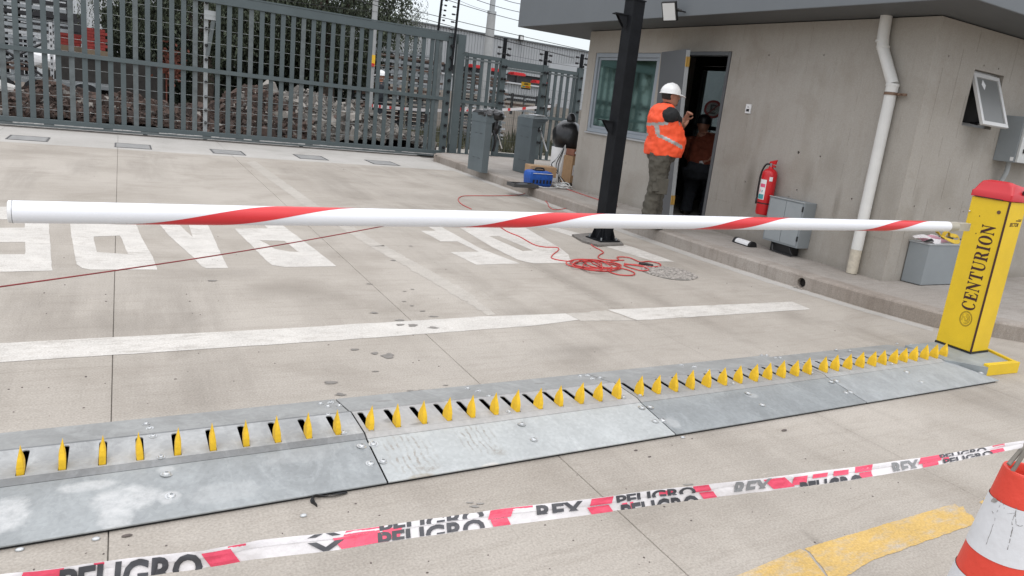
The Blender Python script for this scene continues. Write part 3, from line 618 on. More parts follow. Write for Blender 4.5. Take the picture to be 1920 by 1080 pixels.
b = MB(); b.tube([Vector((6.90, YN+.06, 1.64)), Vector((6.90, YN-.05, 1.66))], .008, 6); b.tube([Vector((6.84, YN+.05, 1.64)), Vector((6.84, YN-.02, 1.63))], .012, 6); b.build('stay_arm', BLK, sw)
b = MB(); b.box((6.60, YN+.12, 1.58), (7.13, YN+.15, 2.12)); b.build('room_shade_sheet', DARKIN, sw)  # dark sheet standing in for the unlit room behind the window

# ------------------------------------------------------------------ things on and around the gatehouse
# loose door leaf leaning at the doorway
dB, dT, dF = Vector((5.557, 6.274, .146)), Vector((5.583, 6.712, 2.138)), Vector((5.821, 7.478, 2.136))
du = (dF-dT).normalized(); dv = (dT-dB); dv = (dv-du*dv.dot(du)).normalized(); dnn = du.cross(dv).normalized(); dh_ = (dT-dB).length
leaf = thing('door_leaf', 'dark grey steel door leaf tilted upright beside the open doorway, held by the worker', 'door', dB)
dl = dT-dv*dh_
b = MB(); b.obox(dl+du*.40+dv*dh_/2, du, dnn, dv, .40, .02, dh_/2); b.build('leaf_panel', DOORM, leaf, bevel=.002)
b = MB(); b.obox(dl-du*.0035+dv*dh_/2, du, dnn, dv, .003, .0225, dh_/2-.01); b.build('edge_strip', GREYL, leaf)
for z_, mm in ((1.90, OCHRE), (1.08, DKST), (.30, OCHRE)):
    b = MB(); b.obox(dl-du*.012+dv*z_, du, dnn, dv, .005, .024, .055); b.tube([dl-du*.018-dnn*.02+dv*(z_-.055), dl-du*.018-dnn*.02+dv*(z_+.055)], .008, 8); b.build('hinge', mm, leaf)
# floodlight on the roof edge
p = onX(1256, 21, 5.25); fl = thing('floodlight', 'small square floodlight with pale lens fixed to the grey roof edge', 'lamp', p)
fn = Vector((-.80, -.45, -.40)).normalized(); fu = Vector((-.35, .9, 0)).normalized(); fu = (fu-fn*fu.dot(fn)).normalized(); fv = fn.cross(fu).normalized()
fu, fv = (fu*math.cos(.02)+fv*math.sin(.02)), (fv*math.cos(.02)-fu*math.sin(.02))
b = MB(); b.obox(p, fu, fv, fn, .085, .105, .022); b.build('housing', BLK, fl, bevel=.004)
b = MB(); b.obox(p+fn*.0235, fu, fv, fn, .072, .092, .002); b.build('lens', LAMPW, fl)
b = MB(); b.tube([p+fu*-.09, p+fu*-.12+X3*.03, p+fu*-.12+X3*.125], .008, 8); b.tube([p+fu*-.09+fv*-.02, p+fu*-.14], .012, 8); b.build('bracket_arm', BLK, fl)
# card reader
p = onX(1403, 204, XW-.012); cr = thing('card_reader', 'small white card reader box on the concrete wall right of the doorway', 'card reader', p)
b = MB(); b.box((p.x-.005, p.y-.038, p.z-.05), (XW, p.y+.038, p.z+.05)); b.build('housing', WHT, cr, bevel=.003)
b = MB(); b.box((p.x-.007, p.y-.022, p.z-.03), (p.x-.0045, p.y+.022, p.z-.002)); b.box((p.x-.007, p.y-.01, p.z+.016), (p.x-.0045, p.y+.01, p.z+.022)); b.build('dark_print', BLK, cr)
# fire extinguisher
p = onX(1428, 402, XW-.1); q = onX(1444, 318, XW-.1)
ex = thing('fire_extinguisher', 'red fire extinguisher hanging on the wall above the grey wall cabinet', 'extinguisher', (5.87, 5.42, .47))
cx, cy, z0 = XW-.10, 5.42, .47; R = .080; hh = .42
b = MB(); prof = [(R*.9, 0), (R, .02), (R, hh), (R*.93, hh+.03), (R*.7, hh+.055), (R*.33, hh+.07), (R*.3, hh+.09)]
b.loft([[(cx+r_*math.cos(2*math.pi*k/24), cy+r_*math.sin(2*math.pi*k/24), z0+h_) for k in range(24)] for r_, h_ in prof]); b.build('cylinder', REDX, ex, smooth='a')
b = MB(); b.tube([(cx, cy, z0+hh+.085), (cx, cy, z0+hh+.125)], .018, 12); b.build('valve', STEEL, ex)
b = MB(); b.prism([(cx-.01, cy-.055, z0+hh+.115), (cx-.01, cy+.03, z0+hh+.115), (cx-.01, cy+.02, z0+hh+.14), (cx-.01, cy-.065, z0+hh+.165)], (.02, 0, 0)); b.prism([(cx-.012, cy-.05, z0+hh+.085), (cx-.012, cy+.0, z0+hh+.105), (cx-.012, cy+.0, z0+hh+.113), (cx-.012, cy-.06, z0+hh+.10)], (.024, 0, 0)); b.build('handle', REDX, ex)
b = MB(); b.tube(catmull([(cx-.01, cy+.015, z0+hh+.11), (cx-.02, cy+.06, z0+hh+.10), (cx-.03, cy+.095, z0+hh), (cx-.03, cy+.098, z0+hh*.55), (cx-.03, cy+.09, z0+.16)], 6), .010, 8); b.tube([(cx-.03, cy+.09, z0+.16), (cx-.03, cy+.088, z0+.10)], .014, 8); b.build('hose', BLK, ex, smooth=True)
b = MB(); b.loft([[(cx+(R+.002)*math.cos(2*math.pi*k/24), cy+(R+.002)*math.sin(2*math.pi*k/24), z0+h_) for k in range(24)] for h_ in (.115, .128)], caps=False); b.build('strap', BLK, ex)
def wrap(name, a0, a1, h0, h1, m_, r_=R+.0015, par=ex):
    b_ = MB(); n_ = 8
    for k in range(n_):
        t0, t1 = a0+(a1-a0)*k/n_, a0+(a1-a0)*(k+1)/n_
        b_.poly([(cx+r_*math.cos(t0), cy+r_*math.sin(t0), z0+h0), (cx+r_*math.cos(t1), cy+r_*math.sin(t1), z0+h0), (cx+r_*math.cos(t1), cy+r_*math.sin(t1), z0+h1), (cx+r_*math.cos(t0), cy+r_*math.sin(t0), z0+h1)])
    return b_.build(name, m_, par)
A0 = math.radians(150)
lab = wrap('label', A0, A0+1.05, .16, .37, WHT); wrap('label_print', A0+.22, A0+.95, .29, .325, PINK, R+.0028, lab); wrap('label_print', A0+.1, A0+.95, .165, .215, TEAL, R+.0028, lab)
wrap('label_print', A0+.25, A0+.38, .235, .26, PINK, R+.0028, lab); wrap('label_print', A0+.6, A0+.72, .235, .26, TEAL, R+.0028, lab)
wrap('inspection_tag', math.radians(226), math.radians(250), .36, .405, WHT)
# two-door wall cabinet
y0, y1 = 4.825, 5.29; z0c, z1c = .23, .69; xc = XW-.175
cb = thing('wall_cabinet', 'grey steel wall cabinet with two doors below the fire extinguisher', 'cabinet', (XW-.1, 5.06, z0c))
b = MB(); b.box((xc, y0, z0c), (XW-.002, y1, z1c)); b.build('body', GREY, cb, bevel=.004)
for a, c in ((y0+.02, (y0+y1)/2-.003), ((y0+y1)/2+.003, y1-.02)):
    b = MB(); b.box((xc-.006, a, z0c+.02), (xc-.0005, c, z1c-.02)); d_ = b.build('door', mat('cabinet_door_grey', (.29, .315, .325), .5, var=.04), cb, bevel=.002)
for z_ in (z0c+.07, z1c-.09):
    b = MB(); b.box((xc-.012, y0+.008, z_), (xc-.003, y0+.020, z_+.05)); b.build('hinge', BLK, cb)
b = MB(); b.box((xc-.010, y0-.002, z1c-.004), (xc, y1+.002, z1c+.004)); b.build('top_lip', GREYL, cb)
b = MB(); b.box((xc+.04, y0+.10, K+.002), (XW-.02, y1-.09, z0c-.002)); b.tube(catmull([(xc+.03, y0+.12, z0c), (xc+.01, y0+.07, .17), (xc+.02, y0+.05, K+.01)], 5), .008, 6); b.tube(catmull([(xc+.03, y1-.12, z0c), (xc+.0, y1-.16, .15), (xc+.02, y1-.2, K+.01), (xc+.01, y0+.06, K+.01)], 5), .008, 6); b.build('cable_entry', BLK, cb)
# fallen bulkhead lamp lying on the pavement
p0, p1 = G(1384, 449, K+.03), G(1409, 457, K+.03)
lp = thing('bulkhead_lamp', 'black and white half-round lamp lying on the pavement against the wall', 'lamp', (p0.x, p0.y, K))
lu = (p1-p0).normalized(); lw = Vector((lu.y, -lu.x, 0)); lw = lw if lw.x < 0 else -lw
def half(t0, t1, r_, mb_):
    rings = [[p0+lu*t+lw*math.cos(a)*r_+Z3*(math.sin(a)*r_-.026) for a in [math.pi*k/10 for k in range(11)]] for t in (t0, t1)]; mb_.loft(rings)
Ll = (p1-p0).length
b = MB(); half(-.03, .0, .052, b); half(Ll, Ll+.03, .052, b); b.build('end_cap', BLK, lp)
b = MB(); half(.001, Ll-.001, .046, b); b.build('diffuser', WHT, lp, smooth='a')
b = MB(); b.obox((p0+p1)/2-Z3*.027, lu, lw, Z3, Ll/2+.03, .056, .003); b.build('base_plate', BLK, lp)
# grey junction box on the pavement with a shred of tape and a yellow cloth on top
c0, c1, c2 = Vector((6.235, 3.94, K)), Vector((6.275, 3.765, K)), Vector((6.95, 3.765, K)); c3 = Vector((6.95, 3.94, K)); zt = .375
jb = thing('junction_box', 'grey steel junction box standing on the pavement behind the yellow barrier', 'box', c1)
b = MB(); b.prism([c0+Z3*.002, c1+Z3*.002, c2+Z3*.002, c3+Z3*.002], (0, 0, zt)); b.build('body', GREY, jb, bevel=.005)
b = MB(); b.prism([c0+Vector((-.006, .004, zt+.003)), c1+Vector((-.006, -.006, zt+.003)), c2+Vector((.006, -.006, zt+.003)), c3+Vector((.006, .004, zt+.003))], (0, 0, .012)); b.build('lid', GREYL, jb, bevel=.002)
def ribbon(mb_, pts, w, wd=Z3, tw=0.0, th=.0012):
    pts = catmull(pts, 6); n_ = len(pts); A = []
    for i, p in enumerate(pts):
        t = (pts[min(i+1, n_-1)]-pts[max(i-1, 0)]).normalized(); s_ = t.cross(wd).normalized(); a = tw*i/n_
        v_ = (s_.cross(t)*math.cos(a)+s_*math.sin(a))*w/2; nn_ = t.cross(v_).normalized()*th; A.append([p+v_, p-v_, p-v_+nn_, p+v_+nn_])
    mb_.loft(A)
zl = K+zt+.02; s0 = thing('tape_shred', 'crumpled white and pink tape shred on the grey junction box', 'tape', (6.3, 3.82, zl))
b = MB(); ribbon(b, [(6.21, 3.90, zl+.03), (6.30, 3.84, zl+.05), (6.38, 3.80, zl+.015), (6.47, 3.79, zl+.008), (6.53, 3.85, zl+.03), (6.47, 3.9, zl+.04)], .055, Y3, 2.5); b.build('tape_strip', TAPEW, s0)
b = MB(); ribbon(b, [(6.22, 3.86, zl+.03), (6.31, 3.87, zl+.012), (6.40, 3.85, zl+.045), (6.5, 3.80, zl+.02), (6.56, 3.78, zl+.012)], .04, Y3, 3.0); b.build('tape_strip', mat('faded_pink_tape', (.60, .32, .38), .6), s0)
b = MB(); ribbon(b, [(6.24, 3.80, zl+.006), (6.33, 3.79, zl+.03), (6.42, 3.83, zl+.01)], .03, Y3, 1.0); b.build('tape_strip', BLK, s0)
y_ = thing('yellow_cloth', 'twisted yellow and black strap heaped on the grey junction box', 'cloth', (6.6, 3.85, zl))
b = MB(); ribbon(b, [(6.52, 3.88, zl+.09), (6.56, 3.86, zl+.055), (6.62, 3.83, zl+.03), (6.70, 3.80, zl+.012), (6.78, 3.80, zl+.02), (6.80, 3.84, zl+.05), (6.73, 3.86, zl+.06), (6.66, 3.85, zl+.03)], .038, Y3, 2.6, .006); ribbon(b, [(6.60, 3.86, zl+.03), (6.63, 3.86, zl+.085), (6.68, 3.86, zl+.09), (6.70, 3.85, zl+.03)], .035, Y3, .5, .006); b.build('strap_band', YRAG, y_)
b = MB(); ribbon(b, [(6.54, 3.87, zl+.05), (6.60, 3.85, zl+.03), (6.66, 3.84, zl+.045), (6.71, 3.82, zl+.035)], .02, Y3, 1.8, .004); ribbon(b, [(6.80, 3.82, zl+.01), (6.88, 3.84, zl+.03), (6.95, 3.86, zl+.008)], .008, Y3, 0, .006); b.build('strap_trim', BLK, y_)
# control panel and its conduit
cp = thing('control_panel', 'grey wall control panel with push buttons right of the tilted window', 'control panel', (7.55, YN-.1, 1.32))
b = MB(); b.box((7.27, YN-.20, 1.325), (7.95, YN-.002, 1.755)); b.build('body', GREY, cp, bevel=.004)
b = MB(); b.box((7.28, YN-.225, 1.33), (7.95, YN-.202, 1.75)); b.build('door', mat('panel_white', (.50, .51, .50), .5), cp, bevel=.003)
for i, (x, z, m_) in enumerate([(7.36, 1.60, BLK), (7.42, 1.60, BLK), (7.36, 1.50, PINK), (7.43, 1.50, REDX), (7.35, 1.44, BLK), (7.41, 1.44, BLK), (7.48, 1.44, BLK), (7.48, 1.60, BLK), (7.5, 1.5, BLK)]):
    b = MB(); b.box((x-.016, YN-.236, z-.02), (x+.016, YN-.2255, z+.02)); b.build('button', m_, cp, bevel=.002)
b = MB(); b.box((7.268, YN-.19, 1.34), (7.2695, YN-.16, 1.375)); b.build('side_tag', WHT, cp)
b = MB(); b.tube(catmull([(7.40, YN-.09, 1.325), (7.40, YN-.09, 1.22), (7.40, YN-.05, 1.05), (7.40, YN-.04, .6), (7.40, YN-.04, K+.001)], 5), .022, 12); b.build('conduit', GREYL, cp, smooth='a')

# no-parking sign and car seen through the back window
p = onX(1337, 205, 9.6); sg = thing('no_parking_sign', 'round red rimmed no parking sign seen through the back window', 'sign', (p.x, p.y, 0))
sn = Vector((-.67, -.74, 0)).normalized(); su = Vector((sn.y, -sn.x, 0)); su = su if su.x > 0 else -su
def disc(mb_, c, r0, r1, o=0):
    n_ = 28
    for k in range(n_):
        a, a2 = 2*math.pi*k/n_, 2*math.pi*(k+1)/n_
        q = lambda r_, t: c+su*r_*math.cos(t)+Z3*r_*math.sin(t)+sn*o
        if r0: mb_.poly([q(r0, a), q(r1, a), q(r1, a2), q(r0, a2)])
        else: mb_.poly([q(0, 0), q(r1, a), q(r1, a2)])
b = MB(); b.tube([p-sn*.004, p+sn*0], .17, 28); sp_ = b.build('sign_plate', WHT, sg)
b = MB(); disc(b, p, .128, .168, .003); b.obox(p+sn*.006, (su*.7+Z3*.7), sn, (su*-.7+Z3*.7), .13, .001, .012); b.build('red_ring', SIGNR, sp_)
b = MB()
for a, c_, e, f_ in ((-.055, -.025, -.085, .085), (-.024, .05, .058, .085), (-.024, .04, -.014, .014), (-.024, .05, -.085, -.058)): b.poly([p+su*a+Z3*e+sn*.0035, p+su*c_+Z3*e+sn*.0035, p+su*c_+Z3*f_+sn*.0035, p+su*a+Z3*f_+sn*.0035])
b.build('letter_e', BLK, sp_)
b = MB(); b.tube([(p.x-sn.x*.03, p.y-sn.y*.03, -.05), (p.x-sn.x*.03, p.y-sn.y*.03, p.z+.1)], .02, 10); b.build('pole', DKST, sg)
def simple_car(c, ang, label):
    t = thing('parked_car', label, 'car', (c[0], c[1], 0)); f_ = Vector((math.cos(ang), math.sin(ang), 0)); l_ = Vector((-f_.y, f_.x, 0)); o = Vector((c[0], c[1], 0))
    pr = [(-2.1, .35), (-2.1, .8), (-1.9, .95), (-1.45, 1.0), (-1.0, 1.42), (.2, 1.45), (.95, 1.0), (1.8, .88), (2.1, .7), (2.1, .35)]
    b_ = MB(); b_.prism([o+f_*x+Z3*z-l_*.8 for x, z in pr], l_*1.6); b_.build('body', CARW, t, bevel=.05)
    b_ = MB(); b_.prism([o+f_*x+Z3*z-l_*.81 for x, z in [(-1.25, 1.02), (-.9, 1.36), (.15, 1.38), (.75, 1.02)]], l_*1.62); b_.build('side_windows', DKST, t)
    b_ = MB(); b_.obox(o+f_*.60+Z3*1.24, (f_*.86-Z3*.51).normalized(), l_, (f_*.51+Z3*.86).normalized(), .40, .68, .012); b_.build('windscreen', DKST, t)
    for sx in (-1.3, 1.3):
        for sy in (-1, 1):
            b_ = MB(); b_.tube([o+f_*sx+l_*sy*.66+Z3*.32, o+f_*sx+l_*sy*.84+Z3*.32], .32, 20); w_ = b_.build('wheel', BLK, t)
            b_ = MB(); b_.tube([o+f_*sx+l_*sy*.83+Z3*.32, o+f_*sx+l_*sy*.85+Z3*.32], .19, 16); b_.build('rim', STEEL, w_)
simple_car((13.4, 13.2), 2.2, 'pale parked car seen through the doorway and back window')
b = MB(); b.box((17, 15, 0), (17.3, 30, 3.2)); t_ = thing('far_wall', 'pale cladding wall beyond the car behind the gatehouse', 'wall', (17, 20, 0)); b.build('cladding', CLADW, t_)

# ================================================================== BLACK STEEL POST
pp = Vector((4.335, 6.12, .022)); po = thing('steel_post', 'thick black steel post bolted to the driveway in front of the gatehouse', 'post', pp)
ca = math.radians(4); pu = Vector((math.cos(ca), math.sin(ca), 0)); pw = Vector((-pu.y, pu.x, 0)); Z_T = 2.40
b = MB(); b.obox(pp+Z3*(Z_T/2-.01), pu, pw, Z3, .072, .072, Z_T/2); b.build('shaft', BLACK, po, bevel=.008)
b = MB(); b.obox(pp+Z3*(Z_T-.005), pu, pw, Z3, .078, .078, .006); b.build('cap_plate', BLACK, po)
b = MB(); b.obox(pp+Z3*.006, pu, pw, Z3, .13, .13, .006); b.build('base_plate', BLACK, po)
for d_, s_ in ((pu, 1), (pu, -1), (pw, 1), (pw, -1)):
    e_ = pw if d_ is pu else pu
    for k in (-.05, .05):
        a = pp+d_*s_*.073+e_*k+Z3*.012
        b = MB(); b.prism([a, a+d_*s_*.05, a+d_*s_*.045+Z3*.03, a+Z3*.13], e_*.008); b.build('gusset', BLACK, po)
for z_ in (2.27, 1.245):
    a = pp+Z3*(z_-.022); sd_ = (-_r*1); sd_ = Vector((-1, 0.25, 0)).normalized(); a = a+sd_*.073
    b = MB(); b.obox(a+sd_*.065, sd_, sd_.cross(Z3), Z3, .065, .05, .005)
    e_ = sd_.cross(Z3); 
    for k in (-.035, .03): b.prism([a+e_*k-Z3*.006, a+sd_*.10+e_*k-Z3*.006, a+sd_*.055+e_*k-Z3*.07, a+e_*k-Z3*.14], e_*.007)
    b.build('bracket', BLACK, po)
for k in (-.1, .1):
    for j in (-.1, .1):
        b = MB(); b.tube([pp+pu*k+pw*j+Z3*.012, pp+pu*k+pw*j+Z3*.04], .009, 6); b.build('anchor_bolt', STEEL, po)

# ================================================================== SPIKE STRIP
XJ = [-1.87, -.56, .762, 2.035, 3.335, 4.50]
YA, YB, YC, YD, YE = 2.135, 2.395, 2.425, 2.615, 2.86     # ramp toe, ramp head, plate front, plate rear, rear ramp toe
ZP = .058; ZB = .048
st_ = thing('spike_strip', 'galvanised spike strip of bolted plate units crossing the lane below the boom', 'spike strip', (2, 2.4, 0))
spx_px = [(38, 888), (117, 879), (192, 869), (263, 860), (333, 850), (399, 840), (461, 832), (520, 824), (578, 817), (632, 809), (694, 803), (744, 796), (793, 789), (839, 783), (883, 778), (926, 772), (967, 767), (1008, 761), (1046, 756), (1084, 751), (1120, 747), (1155, 743), (1197, 738), (1229, 734), (1261, 729), (1291, 725), (1321, 721), (1351, 717), (1379, 713), (1407, 709), (1433, 706), (1459, 703), (1484, 700), (1509, 697), (1538, 693), (1561, 691), (1584, 688), (1607, 685), (1629, 682), (1650, 680), (1671, 678), (1691, 676), (1711, 674), (1730, 671), (1749, 669), (1767, 667)]
SX = [G(x, y, ZP).x for x, y in spx_px]; SX = [SX[0]-.108*k for k in range(14, 0, -1) if k != 3]+SX
CH = (.56, .56, .55); DPC = (.20, .185, .165)
def pp(x, y): q = G(x, y, .03); return q.x, q.y
U1 = metal_mat('strip_steel_one', (.315, .330, .330), .13, [(*pp(232, 935), .11, .075, .8, CH), (*pp(165, 918), .085, .03, .65, CH), (*pp(215, 965), .05, .06, .7, CH), (*pp(15, 965), .06, .09, .8, CH), (*pp(318, 930), .035, .035, .7, CH), (*pp(312, 888), .03, .02, .5, CH), (*pp(560, 860), .16, .05, .4, (.40, .405, .40)), (*pp(420, 920), .12, .06, .25, CH)])
U2 = metal_mat('strip_steel_two', (.440, .455, .447), .09, [(*pp(790, 886), .05, .02, .8, (.33, .29, .23)), (*pp(922, 865), .045, .016, .9, (.56, .54, .50))], [(*pp(765, 850), .10, .13, (.27, .24, .20)), (*pp(895, 825), .09, .13, (.27, .25, .215))])
U3 = metal_mat('strip_steel_three', (.280, .296, .298), .12, [(*pp(1260, 790), .04, .05, .4, CH), (*pp(1410, 745), .04, .03, .4, CH)])
U4 = metal_mat('strip_steel_four', (.345, .360, .361), .10)
DMP = (.17, .165, .155)
T1 = metal_mat('plate_steel_one', (.40, .405, .40), .16, [(SXp, 2.52, .035, .05, .6, (.29, .295, .295)) for SXp in (-.2, -.04, .12, .28, .44, .60)])
T2 = metal_mat('plate_steel_two', (.41, .405, .395), .13, [(*pp(733, 800), .045, .025, .85, DMP), (*pp(785, 807), .05, .014, .8, DMP), (*pp(872, 778), .035, .022, .8, DMP), (*pp(722, 752), .03, .02, .8, DMP)], warm=.2)
T3 = metal_mat('plate_steel_three', (.30, .30, .295), .15, warm=.2); T4 = metal_mat('plate_steel_four', (.36, .365, .36), .13, warm=.15)
RR = metal_mat('rear_ramp_steel', (.31, .32, .315), .18, [(*pp(720, 752), .04, .02, .8, DMP), (*pp(1012, 718), .035, .02, .85, DMP), (*pp(1130, 708), .03, .012, .8, DMP)], warm=.25)
GEDGM = metal_mat('edge_angle_dark', (.23, .235, .235), .15)
umat = [U1, U1, U2, U3, U4]; pmat = [T1, T1, T2, T3, T4]
def slotpoly(x, y0, y1, w): 
    return [(x-w, y0), (x+w, y0)]+[(x+w*math.cos(a), y1+w*math.sin(a)) for a in [math.pi*k/6 for k in range(7)]]
for i in range(5):
    x0, x1 = XJ[i]+.003, XJ[i+1]-.003
    xe0, xe1 = x0, x1
    f1 = x1 if i < 4 else 4.62
    def hp(y, z, x): return Vector((x, y, z))
    # front ramp: 6 mm sheet standing on an air gap
    b = MB(); P_ = [hp(YA, .014, x0), hp(YA, .014, f1), hp(YB, ZB, x1), hp(YB, ZB, x0)]; b.hexa([p-Z3*.005 for p in P_]+P_); b.build('front_ramp', umat[i], st_, bevel=.0012)
    b = MB(); P_ = [hp(YB+.001, ZB+.001, x0), hp(YB+.001, ZB+.001, x1), hp(YC, ZP, x1), hp(YC, ZP, x0)]; b.hexa([p-Z3*.01 for p in P_]+P_); b.build('edge_angle', [GEDGM, GEDGM, T2, T3, T4][i], st_)
    b = MB(); hs = [slotpoly(x, YC+.010, YC+.168, .0115) for x in SX if x0+.02 < x < x1-.02]
    b.plate([(x0, YC+.001), (x1, YC+.001), (x1, YD), (x0, YD)], hs, (0, 0, ZP), X3, Y3, Z3, .004); b.build('slotted_plate', pmat[i], st_)
    b = MB(); P_ = [hp(YD+.001, ZP, x0), hp(YD+.001, ZP, x1), hp(YD+.03, ZB, x1), hp(YD+.03, ZB, x0)]; b.hexa([p-Z3*.01 for p in P_]+P_); b.build('edge_angle', GEDGM if i < 2 else T3, st_)
    yr = YE-.03*(i == 4); b = MB(); P_ = [hp(YD+.031, ZB, x0), hp(YD+.031, ZB, x1), hp(yr, .008, x1), hp(yr, .008, x0)]; b.hexa([p-Z3*.006 for p in P_]+P_); b.build('rear_ramp', RR, st_, bevel=.0012)
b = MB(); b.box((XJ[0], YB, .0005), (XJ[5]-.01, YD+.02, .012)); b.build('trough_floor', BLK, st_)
b = MB(); b.box((XJ[0], YA+.005, .0005), (XJ[5]+.09, YB-.02, .006)); b.box((XJ[0], YD+.03, .0005), (XJ[5]-.02, YE-.04, .004)); b.build('under_ramp_shade', BLK, st_)  # black sheets that put the shade below the ramps into colour
# fins
def fin_mesh():
    mb_ = MB()      # cut plate fin: square foot, chamfered flanks, raked pointed tip
    def sec(z, y0, y1, h_, c_): return [(-h_, y0+c_, z), (-h_+c_*.6, y0, z), (h_-c_*.6, y0, z), (h_, y0+c_, z), (h_, y1-c_, z), (h_-c_*.6, y1, z), (-h_+c_*.6, y1, z), (-h_, y1-c_, z)]
    mb_.loft([sec(-.03, .0, .050, .0098, .003), sec(.004, .0, .052, .0098, .003), sec(.026, .0, .051, .0098, .004), sec(.044, .003, .045, .0080, .005), sec(.064, .009, .034, .0046, .005), sec(.080, .015, .026, .0016, .0012), sec(.090, .0185, .0205, .0003, .0002)]); return mb_.mesh('spike', [YEL2])
fm = fin_mesh()
for i, x in enumerate(SX):
    o = link('spike', fm, st_, loc=(x, YC+.014+rnd(-.002, .002), ZP+.001+rnd(-.004, .003)))
    o.matrix_parent_inverse = Matrix.Translation(-st_.location); o.rotation_euler = (rnd(-.05, .05), rnd(-.05, .05), rnd(-.07, .07))
# bolts at the places where they stand in the photo
def bolt_mesh(r_):
    mb_ = MB(); mb_.tube([(0, 0, 0), (0, 0, .0018)], r_*1.45, 16); mb_.loft([[(q*math.cos(a), q*math.sin(a), z) for a in [2*math.pi*k/14 for k in range(14)]] for q, z in ((r_, .0018), (r_*.95, .005), (r_*.75, .0075), (r_*.42, .0085), (r_*.40, .004))]); return mb_.mesh('bolt', [mat('bolt_zinc', (.55, .56, .56), .35, .7)])
bmesh_ = bolt_mesh(.0125); bsm = bolt_mesh(.0085)
def zsurf(y): 
    if y < YB: return .010+(ZB-.010)*(y-YA)/(YB-YA)
    if y < YC: return ZP-.004
    if y < YD: return ZP
    if y < YD+.03: return ZB+.004
    return ZB+(.008-ZB)*(y-YD-.03)/(YE-YD-.03)
def place_bolt(px, py, me):
    z = .04
    for _ in range(6):
        p = G(px, py, z); z = max(.0, zsurf(p.y)) if YA < p.y < YE else .002
    if 0 and not (YA < p.y < YE): return
    o = link('bolt', me, st_, loc=(p.x, p.y, z+.0005)); o.matrix_parent_inverse = Matrix.Translation(-st_.location)
    if p.y < YB: o.rotation_euler = (math.atan2(ZB-.01, YB-YA), 0, rnd(0, 3))
    elif p.y > YD+.03: o.rotation_euler = (-math.atan2(ZB-.008, YE-YD-.03), 0, rnd(0, 3))
for px, py in [(312, 890), (321, 931), (678, 837), (700, 833), (695, 870), (718, 866), (978, 796), (1001, 825), (1203.5, 765), (1218.6, 764), (1228, 790.6), (1243, 789), (1402.6, 738), (1429, 760), (1558, 716.7), (1568.6, 715), (1586, 737), (1594.6, 736), (1700, 698), (1727.5, 717), (1813.5, 683), (1839.5, 700)]: place_bolt(px, py, bmesh_)
for px, py in [(274, 796), (281, 804), (287, 819), (302, 858), (601, 758), (620, 755.6), (615, 763), (636, 761.6), (615, 779), (643.6, 812), (695, 805), (877, 729), (896.6, 734), (917, 744), (954.7, 772.5), (1088, 706), (1102, 705), (1111, 711), (1125, 709), (1168.7, 745.6), (1200, 742), (1278, 685), (1302, 688.6), (1328, 696), (1374.5, 719.5), (1428, 667), (1437.5, 667), (1454, 671.5), (1463, 671.5), (1568, 656.6), (1593, 658), (1522, 699), (1672, 683), (1708, 647), (1682, 645)]: place_bolt(px, py, bsm)
for px, py in ((37, 1032), (180, 1012), (569, 968), (1280, 821)):
    p = G(px, py); mb_ = MB(); mb_.ball(p+Z3*.003, (.011, .008, .005), 10, 6); mb_.build('washer', mat('bolt_zinc', (.5, .5, .5)), None, label={37: 'shiny nut lying at the toe of the ramp, near the lower left corner', 180: 'small pale crumb just below the left ramp toe', 569: 'small white crumb below the joint of the first ramp unit', 1280: 'flat nut lying at the ramp toe below the second joint'}[px], cat='nut')
# smears, dried mud and damp on the plates (own outlines, lying 1 mm above the sheet)
def on_ramp(px, py):
    z = .03
    for _ in range(8):
        p = G(px, py, z); z = zsurf(min(max(p.y, YA+.001), YE-.01))
    p.z = z+.0014; return p
t_ = thing('plastic_shred', 'torn strip of black plastic lying at the toe of the left ramp plate', 'shred', G(610, 933)); mb_ = MB()
ribbon(mb_, [G(650, 925)+Z3*.006, G(628, 931)+Z3*.010, G(606, 933)+Z3*.006, G(590, 936)+Z3*.012, G(586, 942)+Z3*.006, G(595, 951)+Z3*.003], .016, Y3, 2.0, .0015); mb_.build('shred', BLK, t_)
# end plate with yellow kerb edging under the barrier
mb_ = MB(); mb_.prism([(4.46, 2.40, .001), (4.655, 2.262, .001), (4.962, 2.244, .001), (5.045, 2.46, .001), (5.045, 2.68, .001), (4.46, 2.68, .001)], (0, 0, .060)); mb_.build('end_plate', GALVM, st_, bevel=.002)
mb_ = MB(); mb_.prism([(4.650, 2.228, .001), (4.985, 2.208, .001), (4.985, 2.242, .001), (4.652, 2.261, .001)], (0, 0, .074)); mb_.prism([(4.958, 2.2425, .001), (4.9855, 2.2425, .001), (5.07, 2.46, .001), (5.042, 2.46, .001)], (0, 0, .0735)); mb_.build('yellow_edging', YEL, st_, bevel=.002)
mb_ = MB(); mb_.prism([(4.50, 2.37, .002), (4.645, 2.225, .002), (4.653, 2.258, .002), (4.50, 2.395, .002)], (0, 0, .058)); mb_.build('end_cheek', GALVM, st_)

